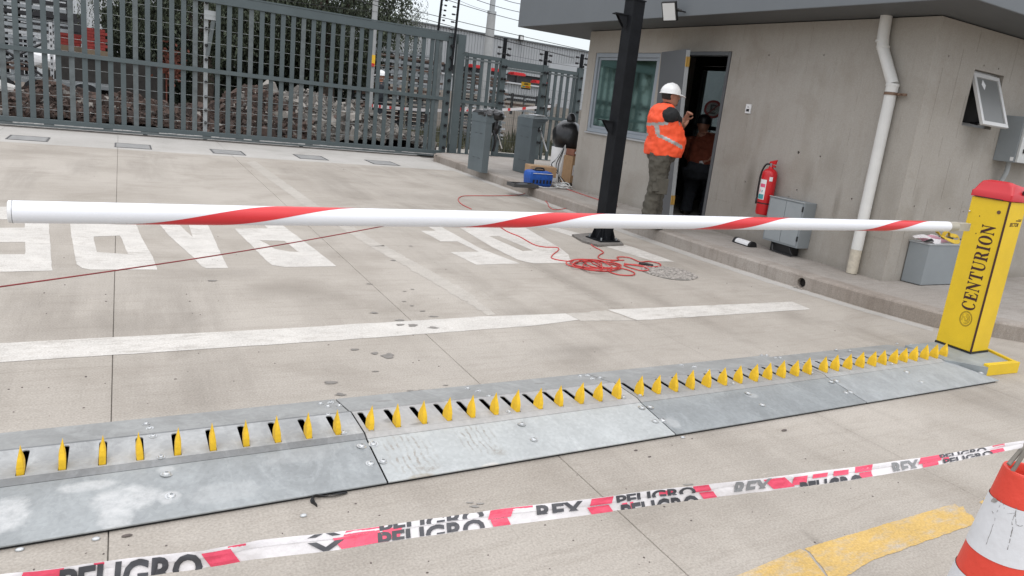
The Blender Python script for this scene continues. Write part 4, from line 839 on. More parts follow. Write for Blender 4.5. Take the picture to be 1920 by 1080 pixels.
# ================================================================== BARRIER
C0 = Vector((4.805, 2.435, .062)); WB, VB, HB = .245, .205, 1.005
br = thing('boom_barrier', 'yellow boom barrier cabinet with red hood and a long white pole striped red', 'barrier', (C0.x+.1, C0.y+.12, .055))
A_, B_, C_, D_ = C0+Y3*WB, C0, C0+X3*VB, C0+X3*VB+Y3*WB
b = MB(); b.prism([p+Vector((0, 0, .012)) for p in (A_, B_, C_, D_)], (0, 0, HB)); cab = b.build('cabinet', YEL, br, bevel=.004)
b = MB(); b.prism([p+Vector((dx, dy, -.006)) for p, dx, dy in ((A_, -.004, .004), (B_, -.004, -.004), (C_, .004, -.004), (D_, .004, .004))], (0, 0, .017)); b.build('foot_plinth', BLK, br)
b = MB(); b.obox(B_+Vector((-.001, -.001, .012+HB/2)), (X3-Y3).normalized(), (X3+Y3).normalized(), Z3, .0055, .0035, HB/2-.001); b.build('corner_seam', INK, cab)
# hood: two tiers, sloped, with rounded shoulders
zt_ = C0.z+.012+HB
def rr(inx0, inx1, iny0, iny1, z, r_, dz=0):
    x0, x1, y0, y1 = C0.x+inx0, C0.x+VB-inx1, C0.y+iny0, C0.y+WB-iny1; o_ = []
    for cx_, cy_, a0 in ((x1-r_, y1-r_, 0), (x0+r_, y1-r_, 90), (x0+r_, y0+r_, 180), (x1-r_, y0+r_, 270)):
        for k in range(5):
            a = math.radians(a0+90*k/4); xx, yy = cx_+r_*math.cos(a), cy_+r_*math.sin(a); o_.append((xx, yy, z-dz*(xx-x0)/(x1-x0)))
    return o_
b = MB(); b.loft([rr(-.010, -.010, -.010, -.010, zt_+.004, .012), rr(-.010, -.010, -.010, -.010, zt_+.040, .014), rr(-.002, -.008, -.004, -.002, zt_+.050, .018), rr(.012, -.004, .008, .010, zt_+.088, .026, .010), rr(.022, .012, .018, .020, zt_+.110, .034, .016), rr(.050, .050, .050, .050, zt_+.120, .03, .018)]); b.build('hood', REDC, br, smooth='a')
b = MB(); b.obox(Vector((C0.x-.0105, C0.y+WB/2+.01, zt_+.004)), X3, Y3, Z3, .001, WB/2-.03, .003); b.box((C0.x+.11, C0.y-.0125, zt_+.052), (C0.x+.19, C0.y-.002, zt_+.075)); b.build('hood_gap', INK, br)
b = MB(); b.tube([(C0.x-.003, C0.y+.052, zt_-.075), (C0.x, C0.y+.052, zt_-.075)], .012, 14); b.build('lock', mat('lock_dark', (.12, .06, .03), .5), cab)
for z_, w_ in ((-.12, .165), (-.235, .16)):
    b = MB(); b.tube([(C0.x-.0015, C0.y+w_, zt_+z_), (C0.x+.001, C0.y+w_, zt_+z_)], .0035, 8); b.build('screw_hole', INK, cab)
for z_ in (-.10, -.22, -.02):
    if z_ > -.05: continue
    b = MB(); b.ball((C0.x-.006, C0.y+WB-.012, zt_+z_), (.006, .006, .006), 8, 6); b.build('cap_nut', CHROME, cab)
# serif lettering as flat outlines on the left face: reads from the bottom up
def serif(ch):
    s = .085; t = .22; h = .07        # serif width, stem, serif height, in letter-height units
    def I(x): return [[(x-s, 0), (x+t+s, 0), (x+t+s, h), (x+t, h+.02), (x+t, 1-h-.02), (x+t+s, 1-h), (x+t+s, 1), (x-s, 1), (x-s, 1-h), (x, 1-h-.02), (x, h+.02), (x-s, h)]]
    def arc(cx_, cy_, rx, ry, a0, a1, n_=16): return [(cx_+rx*math.cos(math.radians(a0+(a1-a0)*k/n_)), cy_+ry*math.sin(math.radians(a0+(a1-a0)*k/n_))) for k in range(n_+1)]
    if ch == 'I': return [(I(s)[0], [])], .42
    if ch == 'O': return [(arc(.45, .5, .45, .52, 0, 360)[:-1], [arc(.45, .5, .21, .45, 0, 360)[:-1]])], .92
    if ch == 'C': return [(arc(.45, .5, .45, .52, 48, 320)+arc(.47, .5, .23, .45, 320, 44)+[(.74, .66), (.80, .66), (.80, 1.0), (.76, 1.0)], [])], .88
    if ch == 'E': return [([(0, 0), (.74, 0), (.80, .32), (.75, .32), (.62, .10), (.33, .08), (.33, .47), (.46, .45), (.50, .32), (.55, .32), (.55, .70), (.50, .70), (.46, .57), (.33, .55), (.33, .92), (.58, .91), (.70, .70), (.75, .70), (.72, 1), (0, 1), (0, .93), (.09, .91), (.09, .09), (0, .07)], [])], .84
    if ch == 'N': return [([(0, 0), (.27, 0), (.27, .07), (.18, .10), (.18, .74), (.74, -.02), (.80, -.02), (.80, .90), (.90, .93), (.90, 1), (.62, 1), (.62, .93), (.72, .90), (.72, .36), (.28, 1), (0, 1), (0, .93), (.10, .89), (.10, .10), (0, .07)], [])], .95
    if ch == 'T': return [([(.20, 0), (.64, 0), (.64, .07), (.53, .10), (.53, .92), (.64, .92), (.78, .68), (.83, .68), (.81, 1), (.03, 1), (.01, .68), (.06, .68), (.20, .92), (.31, .92), (.31, .10), (.20, .07)], [])], .88
    if ch == 'U': return [([(0, .93), (.09, .90), (.09, .34)]+arc(.45, .34, .36, .36, 180, 360, 10)+[(.81, .90), (.90, .93), (.90, 1), (.62, 1), (.62, .93), (.73, .90), (.73, .34)]+arc(.52, .34, .21, .26, 360, 180, 10)+[(.31, .90), (.40, .93), (.40, 1), (0, 1)], [])], .95
    if ch == 'R': return [([(0, 0), (.42, 0), (.42, .07), (.32, .10), (.32, .46), (.40, .46), (.62, .02), (.92, 0), (.92, .07), (.84, .09), (.62, .50), (.74, .58), (.79, .74), (.74, .90), (.60, .98), (.45, 1), (0, 1), (0, .93), (.10, .90), (.10, .10), (0, .07)], [[(.32, .53), (.32, .93), (.42, .93), (.52, .88), (.56, .74), (.52, .60), (.44, .53)]])], .94
lo = (onX(1801, 578, C0.x), onX(1850, 417, C0.x))     # ends of the word along the face
word = 'CENTURION'; tot = sum(serif(c)[1] for c in word)+.10*(len(word)-1)
zb0, zb1 = .340, .915; LH = .088; adv = (zb1-zb0)/tot; yc = C0.y+.088
let = MB(); u_ = 0
for ch in word:
    sh_, w_ = serif(ch)
    for ou, hs in sh_:
        f_ = lambda q: (zb0+(u_+q[0])*adv, q[1]*LH)
        let.plate([f_(q) for q in ou], [[f_(q) for q in h_] for h_ in hs], (C0.x-.0012, yc-.042, 0), Z3, Y3, -X3, 0)
    u_ += w_+.10
# letters were written with their feet towards the seam side
let.build('lettering', INK, cab)
# emblem: ring with a helmeted profile
em = MB(); ec = Vector((C0.x-.0012, yc-.003, .280))
def ring(mb_, r0, r1, k=1.3):
    n_ = 32
    for i in range(n_):
        a, a2 = 2*math.pi*i/n_, 2*math.pi*(i+1)/n_
        q = lambda r_, t: ec+Y3*r_*math.cos(t)+Z3*r_*math.sin(t)*k
        mb_.poly([q(r0, a), q(r1, a), q(r1, a2), q(r0, a2)])
ring(em, .0395, .0415, 1.25); ring(em, .0352, .0366, 1.25)
def stroke(mb_, pts, w):
    pts = [ec+Y3*a*.00118+Z3*c_*.00118 for a, c_ in pts]
    for a, c_ in zip(pts, pts[1:]):
        d_ = (c_-a).normalized().cross(X3)*w/2; mb_.poly([a-d_, c_-d_, c_+d_, a+d_])
stroke(em, [(22*math.cos(t), 28*math.sin(t)) for t in [math.radians(a) for a in range(70, 300, 20)]], .002)
stroke(em, [(15*math.cos(t), 20*math.sin(t)) for t in [math.radians(a) for a in range(80, 290, 20)]], .0018)
for k in range(6): stroke(em, [(16, -14+6*k), (24, -12+6*k)], .0015)
stroke(em, [(3, 14), (-6, 8), (-10, -2), (-4, -12), (4, -10), (2, -2), (10, 2)], .002); stroke(em, [(5, 8), (16, 6)], .0018)
em.build('emblem', INK, cab)
def text_mesh(s, size, off=0.0, shear=0.0):
    cu = bpy.data.curves.new('txt', 'FONT'); cu.body = s; cu.size = size; cu.offset = off; cu.shear = shear; cu.resolution_u = 3
    o = bpy.data.objects.new('txt', cu); COL.objects.link(o); dg = bpy.context.evaluated_depsgraph_get(); dg.update()
    me = bpy.data.meshes.new_from_object(o.evaluated_get(dg)); bpy.data.objects.remove(o); bpy.data.curves.remove(cu); return me
me = text_mesh('SECTOR', .034, .0006, .25); me.transform(Matrix.Translation((C0.x+.062, C0.y-.0015, zt_-.155)) @ Matrix(((.82, 0, 0, 0), (0, 0, -1, 0), (0, 1, 0, 0), (0, 0, 0, 1)))); me.materials.append(INK); link('small_lettering', me, cab)
b = MB(); b.box((C0.x+.125, C0.y-.0018, zt_-.120), (C0.x+.185, C0.y-.001, zt_-.114)); b.box((C0.x+.15, C0.y-.0018, zt_-.110), (C0.x+.19, C0.y-.001, zt_-.107)); b.build('print_bar', INK, cab)
# boom
BY = 2.60; bl = onY(20, 397, BY); brr = onY(1800, 425, BY); bu = (brr-bl).normalized(); BL = (brr-bl).length; R0 = .0335
bw_ = bu.cross(Z3).normalized(); bz = bw_.cross(bu).normalized()
if bz.z < 0: bz = -bz
def bp(t, a, r_): return bl+bu*t+(bw_*math.cos(a)+bz*math.sin(a))*r_
def tap(t): return R0*(1.0-.06*t/BL)
seg = 40; nl = 160; red_w = 1.35
b = MB(); b.loft([[bp(t, 2*math.pi*k/seg, tap(t)) for k in range(seg)] for t in [.001+(BL-.14)*i/8 for i in range(9)]]); boom = b.build('boom', BOOMW, br, smooth='a')
b = MB(); b.loft([[bp(t, 2*math.pi*k/seg, r_) for k in range(seg)] for t, r_ in ((-.006, R0*.92), (-.0045, R0*1.0), (.003, R0*1.0))]); b.build('end_cap', WHT, boom, smooth='a')
b = MB(); b.ball(bp(.035, math.radians(-140), R0), .0025, 8, 6); b.loft([[bp(t, 2*math.pi*k/seg, R0+.0005) for k in range(seg)] for t in (.0045, .0055)], caps=False); b.build('rivet', DKST, boom)
b = MB(); b.loft([[bp(t, 2*math.pi*k/seg, tap(t)*.97) for k in range(seg)] for t in (BL-.14, BL-.05)]); b.obox(bl+bu*(BL-.02), bu, bw_, bz, .10, .022, .025); b.build('boom_bracket', mat('bracket_steel', (.42, .40, .34), .5, .2), boom, bevel=.003)
BCAP = None
P_H, BWID, T0 = 1.165, .265, .245
for n_b in range(4):
    t0 = T0+[0, 1.115, 2.30, 3.54][n_b]; mb_ = MB(); na = 40; prev = None
    for k in range(na+1):
        a = math.radians(-115+230*k/na); tb = t0+(math.degrees(a)+90)/180*.50
        pts = [(tb+BWID*j/4) for j in range(5)]
        row = [mb_.v(bp(t, a, tap(t)+.0007)) for t in pts if t < BL-.145]
        if prev and len(prev) == len(row):
            for j in range(len(row)-1): mb_._f([prev[j], prev[j+1], row[j+1], row[j]])
        prev = row
    mb_.build('red_stripe', BOOMR, boom, smooth=True)

# ================================================================== CONE, STICKS, BARRIER TAPE
R_ = dep(1922, 884, 1.42); CXY = Vector((R_.x, R_.y, 0)); ZC = R_.z
cone = thing('traffic_cone', 'red and scuffed white striped traffic cone in the lower right corner', 'traffic cone', CXY)
def cr_(z): return .039+(ZC-z)*.14
def band(z0, z1, m_, name, th=.0):
    n_ = 48; mb_ = MB(); k_ = 6
    mb_.loft([[CXY+Vector(((cr_(z)+th)*math.cos(2*math.pi*k/n_), (cr_(z)+th)*math.sin(2*math.pi*k/n_), z)) for k in range(n_)] for z in [z0+(z1-z0)*i/k_ for i in range(k_+1)]], caps=False); return mb_.build(name, m_, cone, smooth='a')
bands = [(ZC-.062, ZC, CONER), (ZC-.176, ZC-.062, CONEW), (ZC-.232, ZC-.176, CONER), (ZC-.35, ZC-.232, CONEW), (ZC-.42, ZC-.35, CONER), (.03, ZC-.42, CONEW)]
for i, (z0, z1, m_) in enumerate(bands): band(z0, z1, m_, 'red_band' if m_ is CONER else 'white_band', .0012 if m_ is CONEW else 0)
b = MB(); n_ = 40; ringp = lambda r_, z: [CXY+Vector((r_*math.cos(2*math.pi*k/n_), r_*math.sin(2*math.pi*k/n_), z)) for k in range(n_)]
b.loft([ringp(.039, ZC), ringp(.038, ZC+.003), ringp(.032, ZC+.003), ringp(.030, ZC-.003), ringp(.033, ZC-.10), ringp(.045, ZC-.25)], caps=False); b.build('rim', CONER, cone, smooth='a')
b = MB(); b.box((CXY.x-.19, CXY.y-.19, .001), (CXY.x+.19, CXY.y+.19, .03)); b.build('base', BLK, cone, bevel=.01)
# creases in the worn sleeve
b = MB()
def on_cone(px, py):
    t = 1.30
    for _ in range(260):
        p = dep(px, py, t)
        if (Vector((p.x, p.y, 0))-CXY).length <= cr_(p.z)+.0022: return p
        t += .0006
    return None
def crack(pts, w):
    q = []
    for (a, c_), (d_, e_) in zip(pts, pts[1:]):
        for k in range(6):
            t = k/6; q.append(on_cone(a+(d_-a)*t+1.2*noise.noise(Vector((a+t*40, c_, 0))), c_+(e_-c_)*t))
    q = [p for p in q if p]
    for a, c_ in zip(q, q[1:]):
        
        if rnd(0, 1) < .25: continue
        d_ = (c_-a).normalized().cross((CAMP-a).normalized())*w/2*rnd(.3, .9); b.poly([a-d_, c_-d_, c_+d_, a+d_])
crack([(1878, 938), (1868, 965), (1857, 1000), (1847, 1025)], .0012); crack([(1906, 950), (1904, 963), (1897, 978), (1899, 990), (1894, 1010), (1888, 1035)], .0018); crack([(1904, 963), (1905, 983), (1912, 987), (1920, 985)], .0015); crack([(1881, 945), (1884, 958)], .001); crack([(1859, 957), (1864, 965)], .002); crack([(1888, 963), (1906, 962)], .0008)
b.build('scuff_mark', mat('scuff_grey', (.22, .21, .20), .9, var=.3, scale=60), cone, kind='stuff')
b = MB()
for c_ in ((1864, 938),):
    q = [on_cone(c_[0]+6*math.cos(a)*(1+.3*math.sin(3*a)), c_[1]+4.5*math.sin(a)) for a in [2*math.pi*k/10 for k in range(10)]]
    b.poly([p for p in q if p])
b.build('dirt_patch', mat('grime', (.33, .31, .29), .8, var=.3, scale=60), cone)
for i, (a, c_, lab) in enumerate((((1891, 871, 1.41), (1926, 830, 1.42), 'weathered metal rod sticking out of the cone, hanging left of the other rod'), ((1898, 884, 1.41), (1929, 836, 1.40), 'weathered metal rod standing inside the cone, right of the other rod'))):
    p, q = dep(*a), dep(*c_); s_ = thing('metal_rod', lab, 'rod', p); b = MB(); b.tube([p, q], .0042, 10); o_ = b.build('rod', STICKM, s_)
TPTS = [(-1100, 1262), (-70, 1108), (0, 1097), (160, 1075), (380, 1049), (480, 1031), (630, 1015), (800, 990), (958, 968), (1100, 951), (1240, 931), (1440, 908), (1600, 888), (1740, 866), (1850, 846), (1905, 835), (1928, 832)]
def tape_c(x):
    for (a, ya), (c_, yc_) in zip(TPTS, TPTS[1:]):
        if a <= x <= c_: t = (x-a)/(c_-a); y = ya+(yc_-ya)*t; break
    else: y = TPTS[0][1] if x < 0 else TPTS[-1][1]
    t = .95+.47*max(0, x+70)/1998; return x, y, t
def tape_w(x): return .0262 if x < 1000 else .0262-(.0035)*(x-1000)/600 if x < 1600 else .0227-.010*(x-1600)/330
def tape_p(x, v, lift=0.0):
    p = dep(*tape_c(x)); q = dep(*tape_c(x+12)); tg = (q-p).normalized(); vw = (CAMP-p).normalized()
    up = tg.cross(vw).normalized(); up = up if up.z > 0 else -up
    tw = .35*math.sin(x*.006)+.5*noise.noise(Vector((x*.006, 1, 0)))
    up2 = (up*math.cos(tw)+vw*math.sin(tw)).normalized(); nn_ = tg.cross(up2); nn_ = nn_ if nn_.dot(vw) > 0 else -nn_
    return p+up2*v*tape_w(x)+nn_*(lift+.0022*noise.noise(Vector((x*.03, v*3, 4))))
tp = thing('barrier_tape', 'white and pink hazard tape with black letters stretched from the cone across the foreground', 'tape', dep(1900, 836, 1.42))
b = MB(); rows = []
xs_ = [-1096+9*i for i in range(337)]
for x in xs_: rows.append([b.v(tape_p(x, v)) for v in (-.5, -.25, 0, .12, .16, .3, .5)])
for a, c_ in zip(rows, rows[1:]):
    for k in range(6): b._f([a[k], a[k+1], c_[k+1], c_[k]])
tb_ = b.build('tape_band', TAPEW, tp, smooth=True)
b = MB(); rows = []
for x in xs_: rows.append([b.v(tape_p(x, v, l)) for v, l in ((.14+.08*noise.noise(Vector((x*.004, 0, 0))), .0012), (.34, .002), (.52, .0012))])
for a, c_ in zip(rows, rows[1:]):
    for k in range(2): b._f([a[k], a[k+1], c_[k+1], c_[k]])
b.build('folded_edge', TAPEW, tp, smooth=True)
def patch(mb_, x0, x1, v0, v1, sh=0, lift=.0006):
    n_ = max(2, int((x1-x0)/8)); A = []
    for i in range(n_+1):
        x = x0+(x1-x0)*i/n_; A.append([mb_.v(tape_p(x+sh*(v-.0)*20, v, lift)) for v in [v0+(v1-v0)*k/4 for k in range(5)]])
    for a, c_ in zip(A, A[1:]):
        for k in range(4): mb_._f([a[k], a[k+1], c_[k+1], c_[k]])
b = MB()
for x0, x1, v0, v1, sh_ in ((35, 112, -.5, .5, .8), (385, 440, -.5, .36, -1.0), (428, 462, .36, .5, 0), (628, 716, -.5, .18, -1.2), (640, 712, .2, .5, 1), (716, 752, -.35, .3, .5), (915, 958, -.02, .5, .6), (918, 950, -.5, -.05, -.6), (958, 1000, .3, .5, 0), (1105, 1146, .05, .5, .6), (1100, 1140, -.5, -.02, -.7), (1165, 1175, -.4, -.05, 0), (1180, 1186, -.5, -.05, 0), (1236, 1262, .1, .4, 0), (1304, 1334, .05, .5, -.4), (1310, 1336, -.5, -.02, -.6), (1440, 1480, -.4, .4, -1), (1486, 1512, -.3, .3, .5), (1522, 1550, .02, .32, .5), (1562, 1590, -.02, .36, .3), (1602, 1634, .02, .5, .4), (1610, 1632, -.5, -.05, 0), (1722, 1764, -.1, .5, .6), (1728, 1756, -.5, -.12, 0), (1768, 1778, -.3, .1, 0), (1855, 1880, -.5, -.02, 0), (1862, 1884, .2, .5, 0), (175, 195, .3, .5, 0)):
    b = MB(); patch(b, x0, x1, v0, v1, sh_, .0018 if v1 > .2 and v0 > .15 else .0022); b.build('pink_print', TAPEP, tb_)
def tape_text(s, x0, x1, cut, v0, v1, m_, sh=0.0, nm='black_lettering', lift=.0026):
    me = text_mesh(s, 1.0, .035); bm_ = bmesh.new(); bm_.from_mesh(me)
    bmesh.ops.bisect_plane(bm_, geom=bm_.verts[:]+bm_.edges[:]+bm_.faces[:], plane_co=(0, cut[0], 0), plane_no=(0, -1, 0), clear_outer=True)
    if cut[1] < .9: bmesh.ops.bisect_plane(bm_, geom=bm_.verts[:]+bm_.edges[:]+bm_.faces[:], plane_co=(0, cut[1], 0), plane_no=(0, 1, 0), clear_outer=True)
    bmesh.ops.subdivide_edges(bm_, edges=[e for e in bm_.edges if e.calc_length() > .25], cuts=2)
    xm = max(v.co.x for v in bm_.verts); xn = min(v.co.x for v in bm_.verts); ym = max(v.co.y for v in bm_.verts); yn = min(v.co.y for v in bm_.verts)
    for v in bm_.verts:
        vv = v0+(v1-v0)*(v.co.y-yn)/(ym-yn); v.co = tape_p(x0+(x1-x0)*(v.co.x-xn)/(xm-xn)+sh*vv*20, vv, lift)
    bm_.to_mesh(me); bm_.free(); me.materials.append(m_); return link(nm, me, tb_)
tape_text('PELIGRO', 112, 380, (.28, 1), -.5, .44, TAPEK); tape_text('PELIGRO', 708, 908, (.30, 1), -.5, .10, TAPEK); tape_text('PELIGRO', 712, 908, (.25, .52), .2, .5, TAPEK)
tape_text('V', 576, 646, (.0, .8), -.5, .05, TAPEK); tape_text('X', 576, 640, (.0, .2), .32, .5, TAPEK)
tape_text('REX', 1006, 1094, (.25, 1), -.12, .46, TAPEK); tape_text('PELIGRO', 1156, 1304, (.2, .85), .02, .5, TAPEK); tape_text('PELIGRO', 1162, 1306, (.5, 1), -.5, -.12, TAPEK)
tape_text('REX', 1376, 1444, (.25, 1), -.25, .45, mat('faded_tape_ink', (.22, .22, .22), .6), .5); tape_text('PELIGRO', 1497, 1612, (.55, 1), -.5, -.12, TAPEK); tape_text('REX', 1672, 1722, (.2, 1), -.4, .4, MATS['faded_tape_ink'])
tape_text('PELIGRO', 1766, 1858, (.2, 1), -.5, -.05, TAPEK); tape_text('PELIGRO', 1762, 1850, (.3, .7), .15, .5, TAPEK)

# ================================================================== CABLES ON THE GROUND
def cable(name, label, pts, r_, m_, n=8, loc=None, **k):
    P_ = catmull(pts, n); b_ = MB(); b_.tube(P_, r_, 6); o = b_.build(name, m_, None, smooth=True); o['label'] = label; o['category'] = k.get('cat', 'cable'); return o
def gpts(l, z=.006): return [G(x, y, z) for x, y in l]
p0, p1 = onX(-60, 541, -.6), G(718, 424, .02)
# taut cord: from low in front on the left to the ground below the boom
pc0, pc1 = dep(-60, 546, 3.4), dep(719, 424, 5.9)
cable('taut_cord', 'thin dark red cord stretched low across the painted word on the left', [pc0.lerp(pc1, t/12)+Z3*(-.02*math.sin(math.pi*t/12)) for t in range(13)]+[dep(830, 404, 6.3)], .0042, CORD, 2, cat='cord')
cable('red_cable', 'red cable running from under the boom over the painted letters into the coil', gpts([(930, 420), (951, 434), (975, 444), (1000, 458), (1020, 463), (1044, 464), (1047, 469), (1036, 478), (1035, 484), (1050, 488), (1075, 491)]), .0055, REDCAB)
cable('red_cable', 'red cable falling from the foot of the black post to the coil', gpts([(1104, 438), (1101, 447), (1110, 460), (1128, 470), (1131, 474), (1124, 478), (1122, 483), (1135, 487), (1170, 488)]), .0055, REDCAB)
cl = []
for k in range(150):
    a = 2*math.pi*k/23+.4; s_ = .72+.34*math.sin(k*.11)+.22*math.sin(k*.37)+.3*noise.noise(Vector((k*.25, 0, 0)))
    cl.append(G(1113+44*s_*math.cos(a)+6*math.sin(k*.21), 496+9.5*s_*math.sin(a)+.09*44*math.cos(a)+2.0*math.sin(k*.17), .006+.0003*k*(.5+.5*math.sin(k*.5))))
cable('red_cable_coil', 'loosely heaped coil of bright red cable on the driveway below the black post', cl, .0055, REDCAB, 3)
cable('red_cable_loop', 'red cable loop lying right of the coil over the pebbled patch', gpts([(1145, 490), (1160, 487), (1158, 482), (1180, 483), (1200, 491), (1216, 490), (1236, 494), (1237, 499), (1215, 500), (1190, 496), (1170, 497), (1200, 507), (1216, 506), (1205, 500), (1170, 494)], .009), .0055, REDCAB)
cable('red_cable_loop', 'low red cable loop lying in front of the coil', gpts([(1120, 500), (1145, 503), (1170, 504), (1189, 511), (1185, 516), (1160, 515), (1142, 509), (1140, 503)], .008), .0055, REDCAB)
b = MB(); b.tube(gpts([(1198, 493), (1212, 495), (1224, 498)], .014), .012, 8); o = b.build('cable_plug', BLK, None); o['label'] = 'black plug at the end of the red cable coil'; o['category'] = 'plug'
cable('thin_red_cable', 'thin red cable curving on the driveway from the tool bags towards the boom', gpts([(884, 392), (866, 383), (859, 374), (866, 368), (885, 367), (935, 367), (975, 365), (1000, 358), (1022, 352), (1045, 350)], K*.0+.006), .005, REDCAB)
cable('thin_red_cable', 'thin red cable dropping over the kerb beside the tool bags behind the boom', gpts([(1012, 356), (1016, 370), (1026, 380), (1030, 388), (1040, 393)], .006)+gpts([(1060, 391), (1080, 386), (1108, 387)], .006), .005, REDCAB)
cable('thin_red_cable', 'thin red cable along the foot of the gatehouse wall', gpts([(1050, 350), (1085, 362), (1115, 372), (1150, 382), (1155, 387), (1130, 388)], K+.006), .005, REDCAB)

# ================================================================== SLIDING GATE
GY = 14.25
gate = thing('sliding_gate', 'long grey green steel sliding gate of upright bars closed across the driveway', 'gate', (2, GY, 0))
GX0, GX1 = -3.6, 5.78
b = MB(); b.box((GX0, GY-.04, 2.325), (GX1, GY+.04, 2.47)); b.build('top_rail', GATEM, gate, bevel=.004)
b = MB(); b.box((GX0, GY-.045, 2.474), (GX1, GY-.01, 2.50)); b.build('guide_rail', GATEM, gate)
b = MB(); b.box((GX0, GY-.05, 1.165), (GX1-.02, GY-.02, 1.235)); b.build('middle_rail', GATEM, gate, bevel=.003)
b = MB(); b.box((GX0, GY-.05, .075), (GX1, GY+.03, .15)); b.build('bottom_rail', GATEM, gate, bevel=.003)
b = MB(); b.box((GX0, GY-.06, .028), (GX1, GY+.02, .072)); b.build('lower_channel', GATED, gate)
b = MB(); n_ = 70
for i in range(n_):
    x = GX0+(GX1-GX0)*i/n_
    if rnd(0, 1) < .8: b.box((x, GY-.064, .062+rnd(-.004, .004)), (x+(GX1-GX0)/n_*.98, GY-.0605, .078+rnd(-.003, .004)))
b.build('worn_paint_edge', mat('worn_bare_metal', (.42, .42, .41), .6, var=.3, scale=20), gate, kind='stuff')
bmB = MB(); bmB.box((-.037, -.016, 0), (.037, .016, 2.176)); barme = bmB.mesh('bar', [GATEM])
bmD = MB(); bmD.box((-.037, -.016, 0), (.037, .016, 2.176)); barmd = bmD.mesh('bar', [GATED])
for i in range(-10, 41):
    x = -1.545+.1765*i
    if i in (16,): continue
    o = link('bar', barme if i % 5 else barmd, gate, loc=(x, GY+.0, .149)); o.matrix_parent_inverse = Matrix.Translation(-gate.location)
for k in range(10):
    z = .30+.228*k
    if abs(z-1.2) < .05: continue
    b = MB(); b.tube([(GX0, GY+.022, z), (GX1, GY+.022, z+.002)], .0028, 5); b.build('mesh_wire', mat('wire_zinc', (.33, .35, .35), .5, .4), gate)
# end stile with a row of black insulators, latch stile
b = MB(); b.box((5.66, GY-.055, .08), (5.78, GY+.045, 2.42)); b.build('end_stile', GATEM, gate, bevel=.004)
b = MB(); b.box((5.40, GY-.03, .15), (5.47, GY+.02, 2.32)); b.build('latch_stile', GATEM, gate)
b = MB(); b.box((5.28, GY-.04, .70), (5.33, GY-.03, .86)); b.build('latch_plate', BLK, gate)
ib = MB(); ib.tube([(0, 0, 0), (0, -.03, 0)], .022, 10); ib.tube([(0, -.03, 0), (0, -.05, 0)], .034, 10); ib.tube([(0, -.05, 0), (0, -.07, 0)], .018, 8); insm = ib.mesh('insulator', [RUBBER], smooth='a')
def ins(par, x, y, z, rz=0.0, s=1.0):
    o = link('insulator', insm, par, loc=(x, y, z)); o.matrix_parent_inverse = Matrix.Translation(-par.location); o.rotation_euler = (0, 0, rz); o.scale = (s, s, s); return o
for k in range(10): ins(gate, 5.715, GY-.055, .22+.225*k)
# wheels and track
for x in (.35, 2.9, 5.5):
    b = MB(); b.tube([(x, GY-.03, .045), (x, GY+.01, .045)], .042, 18); b.build('wheel', BLK, gate)
b = MB(); b.box((-12, GY-.035, .0), (5.9, GY-.005, .014)); o = b.build('gate_track', mat('track_steel', (.16, .15, .14), .6, .5), road)
b = MB(); b.box((-12, GY-.16, .0005), (5.9, GY-.10, .004)); b.build('drain_slot', JOINTM, road)
# central brace post behind the gate
x = 1.278; brp = thing('gate_guide_post', 'light grey post with insulators and a slanted stay behind the sliding gate', 'post', (x, GY+.12, 0))
b = MB(); b.box((x-.032, GY+.09, 0), (x+.032, GY+.15, 2.45)); b.build('shaft', GREYL, brp, bevel=.003)
b = MB(); b.box((x-.035, GY+.04, 2.05), (x+.16, GY+.088, 2.20)); b.build('guide_plate', GREYL, brp)
b = MB(); b.prism([(x+.075, GY+.05, 2.045), (x+.14, GY+.05, 2.045), (x+.05, GY+.05, 1.45), (x-.01, GY+.05, 1.45)], (0, .03, 0)); b.build('stay', GATED, brp)
for z in (.3, .52, .75, 1.0, 1.38, 1.62, 1.9, 2.32): ins(brp, x+.002, GY+.09, z, 0, .8)
# gate catch post
gp_ = thing('gate_end_post', 'tall grey green channel post where the sliding gate closes', 'post', (5.93, GY, 0))
b = MB(); b.box((5.855, GY-.07, .02), (6.02, GY+.07, 2.50)); b.build('shaft', GATEM, gp_, bevel=.004)
b = MB(); b.box((5.83, GY-.10, .0), (6.05, GY+.10, .02)); b.build('foot', GATED, gp_)
b = MB(); b.box((5.83, GY-.085, .3), (5.852, GY-.055, 2.3)); b.build('catch_strip', GATED, gp_)
cable('hanging_wire', 'short bent wire loop on the gate end post', [onY(868, 100, GY-.1), onY(877, 98, GY-.1), onY(879, 108, GY-.1), onY(874, 124, GY-.1), onY(868, 126, GY-.1)], .004, BLK, cat='wire')
# ================================================================== FENCE RIGHT OF THE GATE
def fpanel(x0, x1, z0, z1, zm, n, label, grp):
    t = thing('bar_fence', label, 'fence', (x0, GY, z0), group=grp)
    b_ = MB(); b_.box((x0, GY-.025, z1-.075), (x1, GY+.025, z1)); b_.build('top_rail', GATEM, t)
    b_ = MB(); b_.box((x0, GY-.03, z1-.135), (x1, GY+.0, z1-.10)); b_.build('trim_rail', GATED, t)
    b_ = MB(); b_.box((x0, GY-.04, zm-.035), (x1, GY-.015, zm+.035)); b_.build('middle_rail', GATEM, t)
    b_ = MB(); b_.box((x0, GY-.03, z0), (x1, GY+.02, z0+.07)); b_.build('bottom_rail', GATEM, t)
    b_ = MB(); b_.box((-.033, -.015, 0), (.033, .015, z1-z0-.146)); me = b_.mesh('bar', [GATEM])
    for i in range(n):
        x = x0+(x1-x0)*(i+.5)/n; o = link('bar', me, t, loc=(x, GY+.0, z0+.071)); o.matrix_parent_inverse = Matrix.Translation(-t.location)
    return t
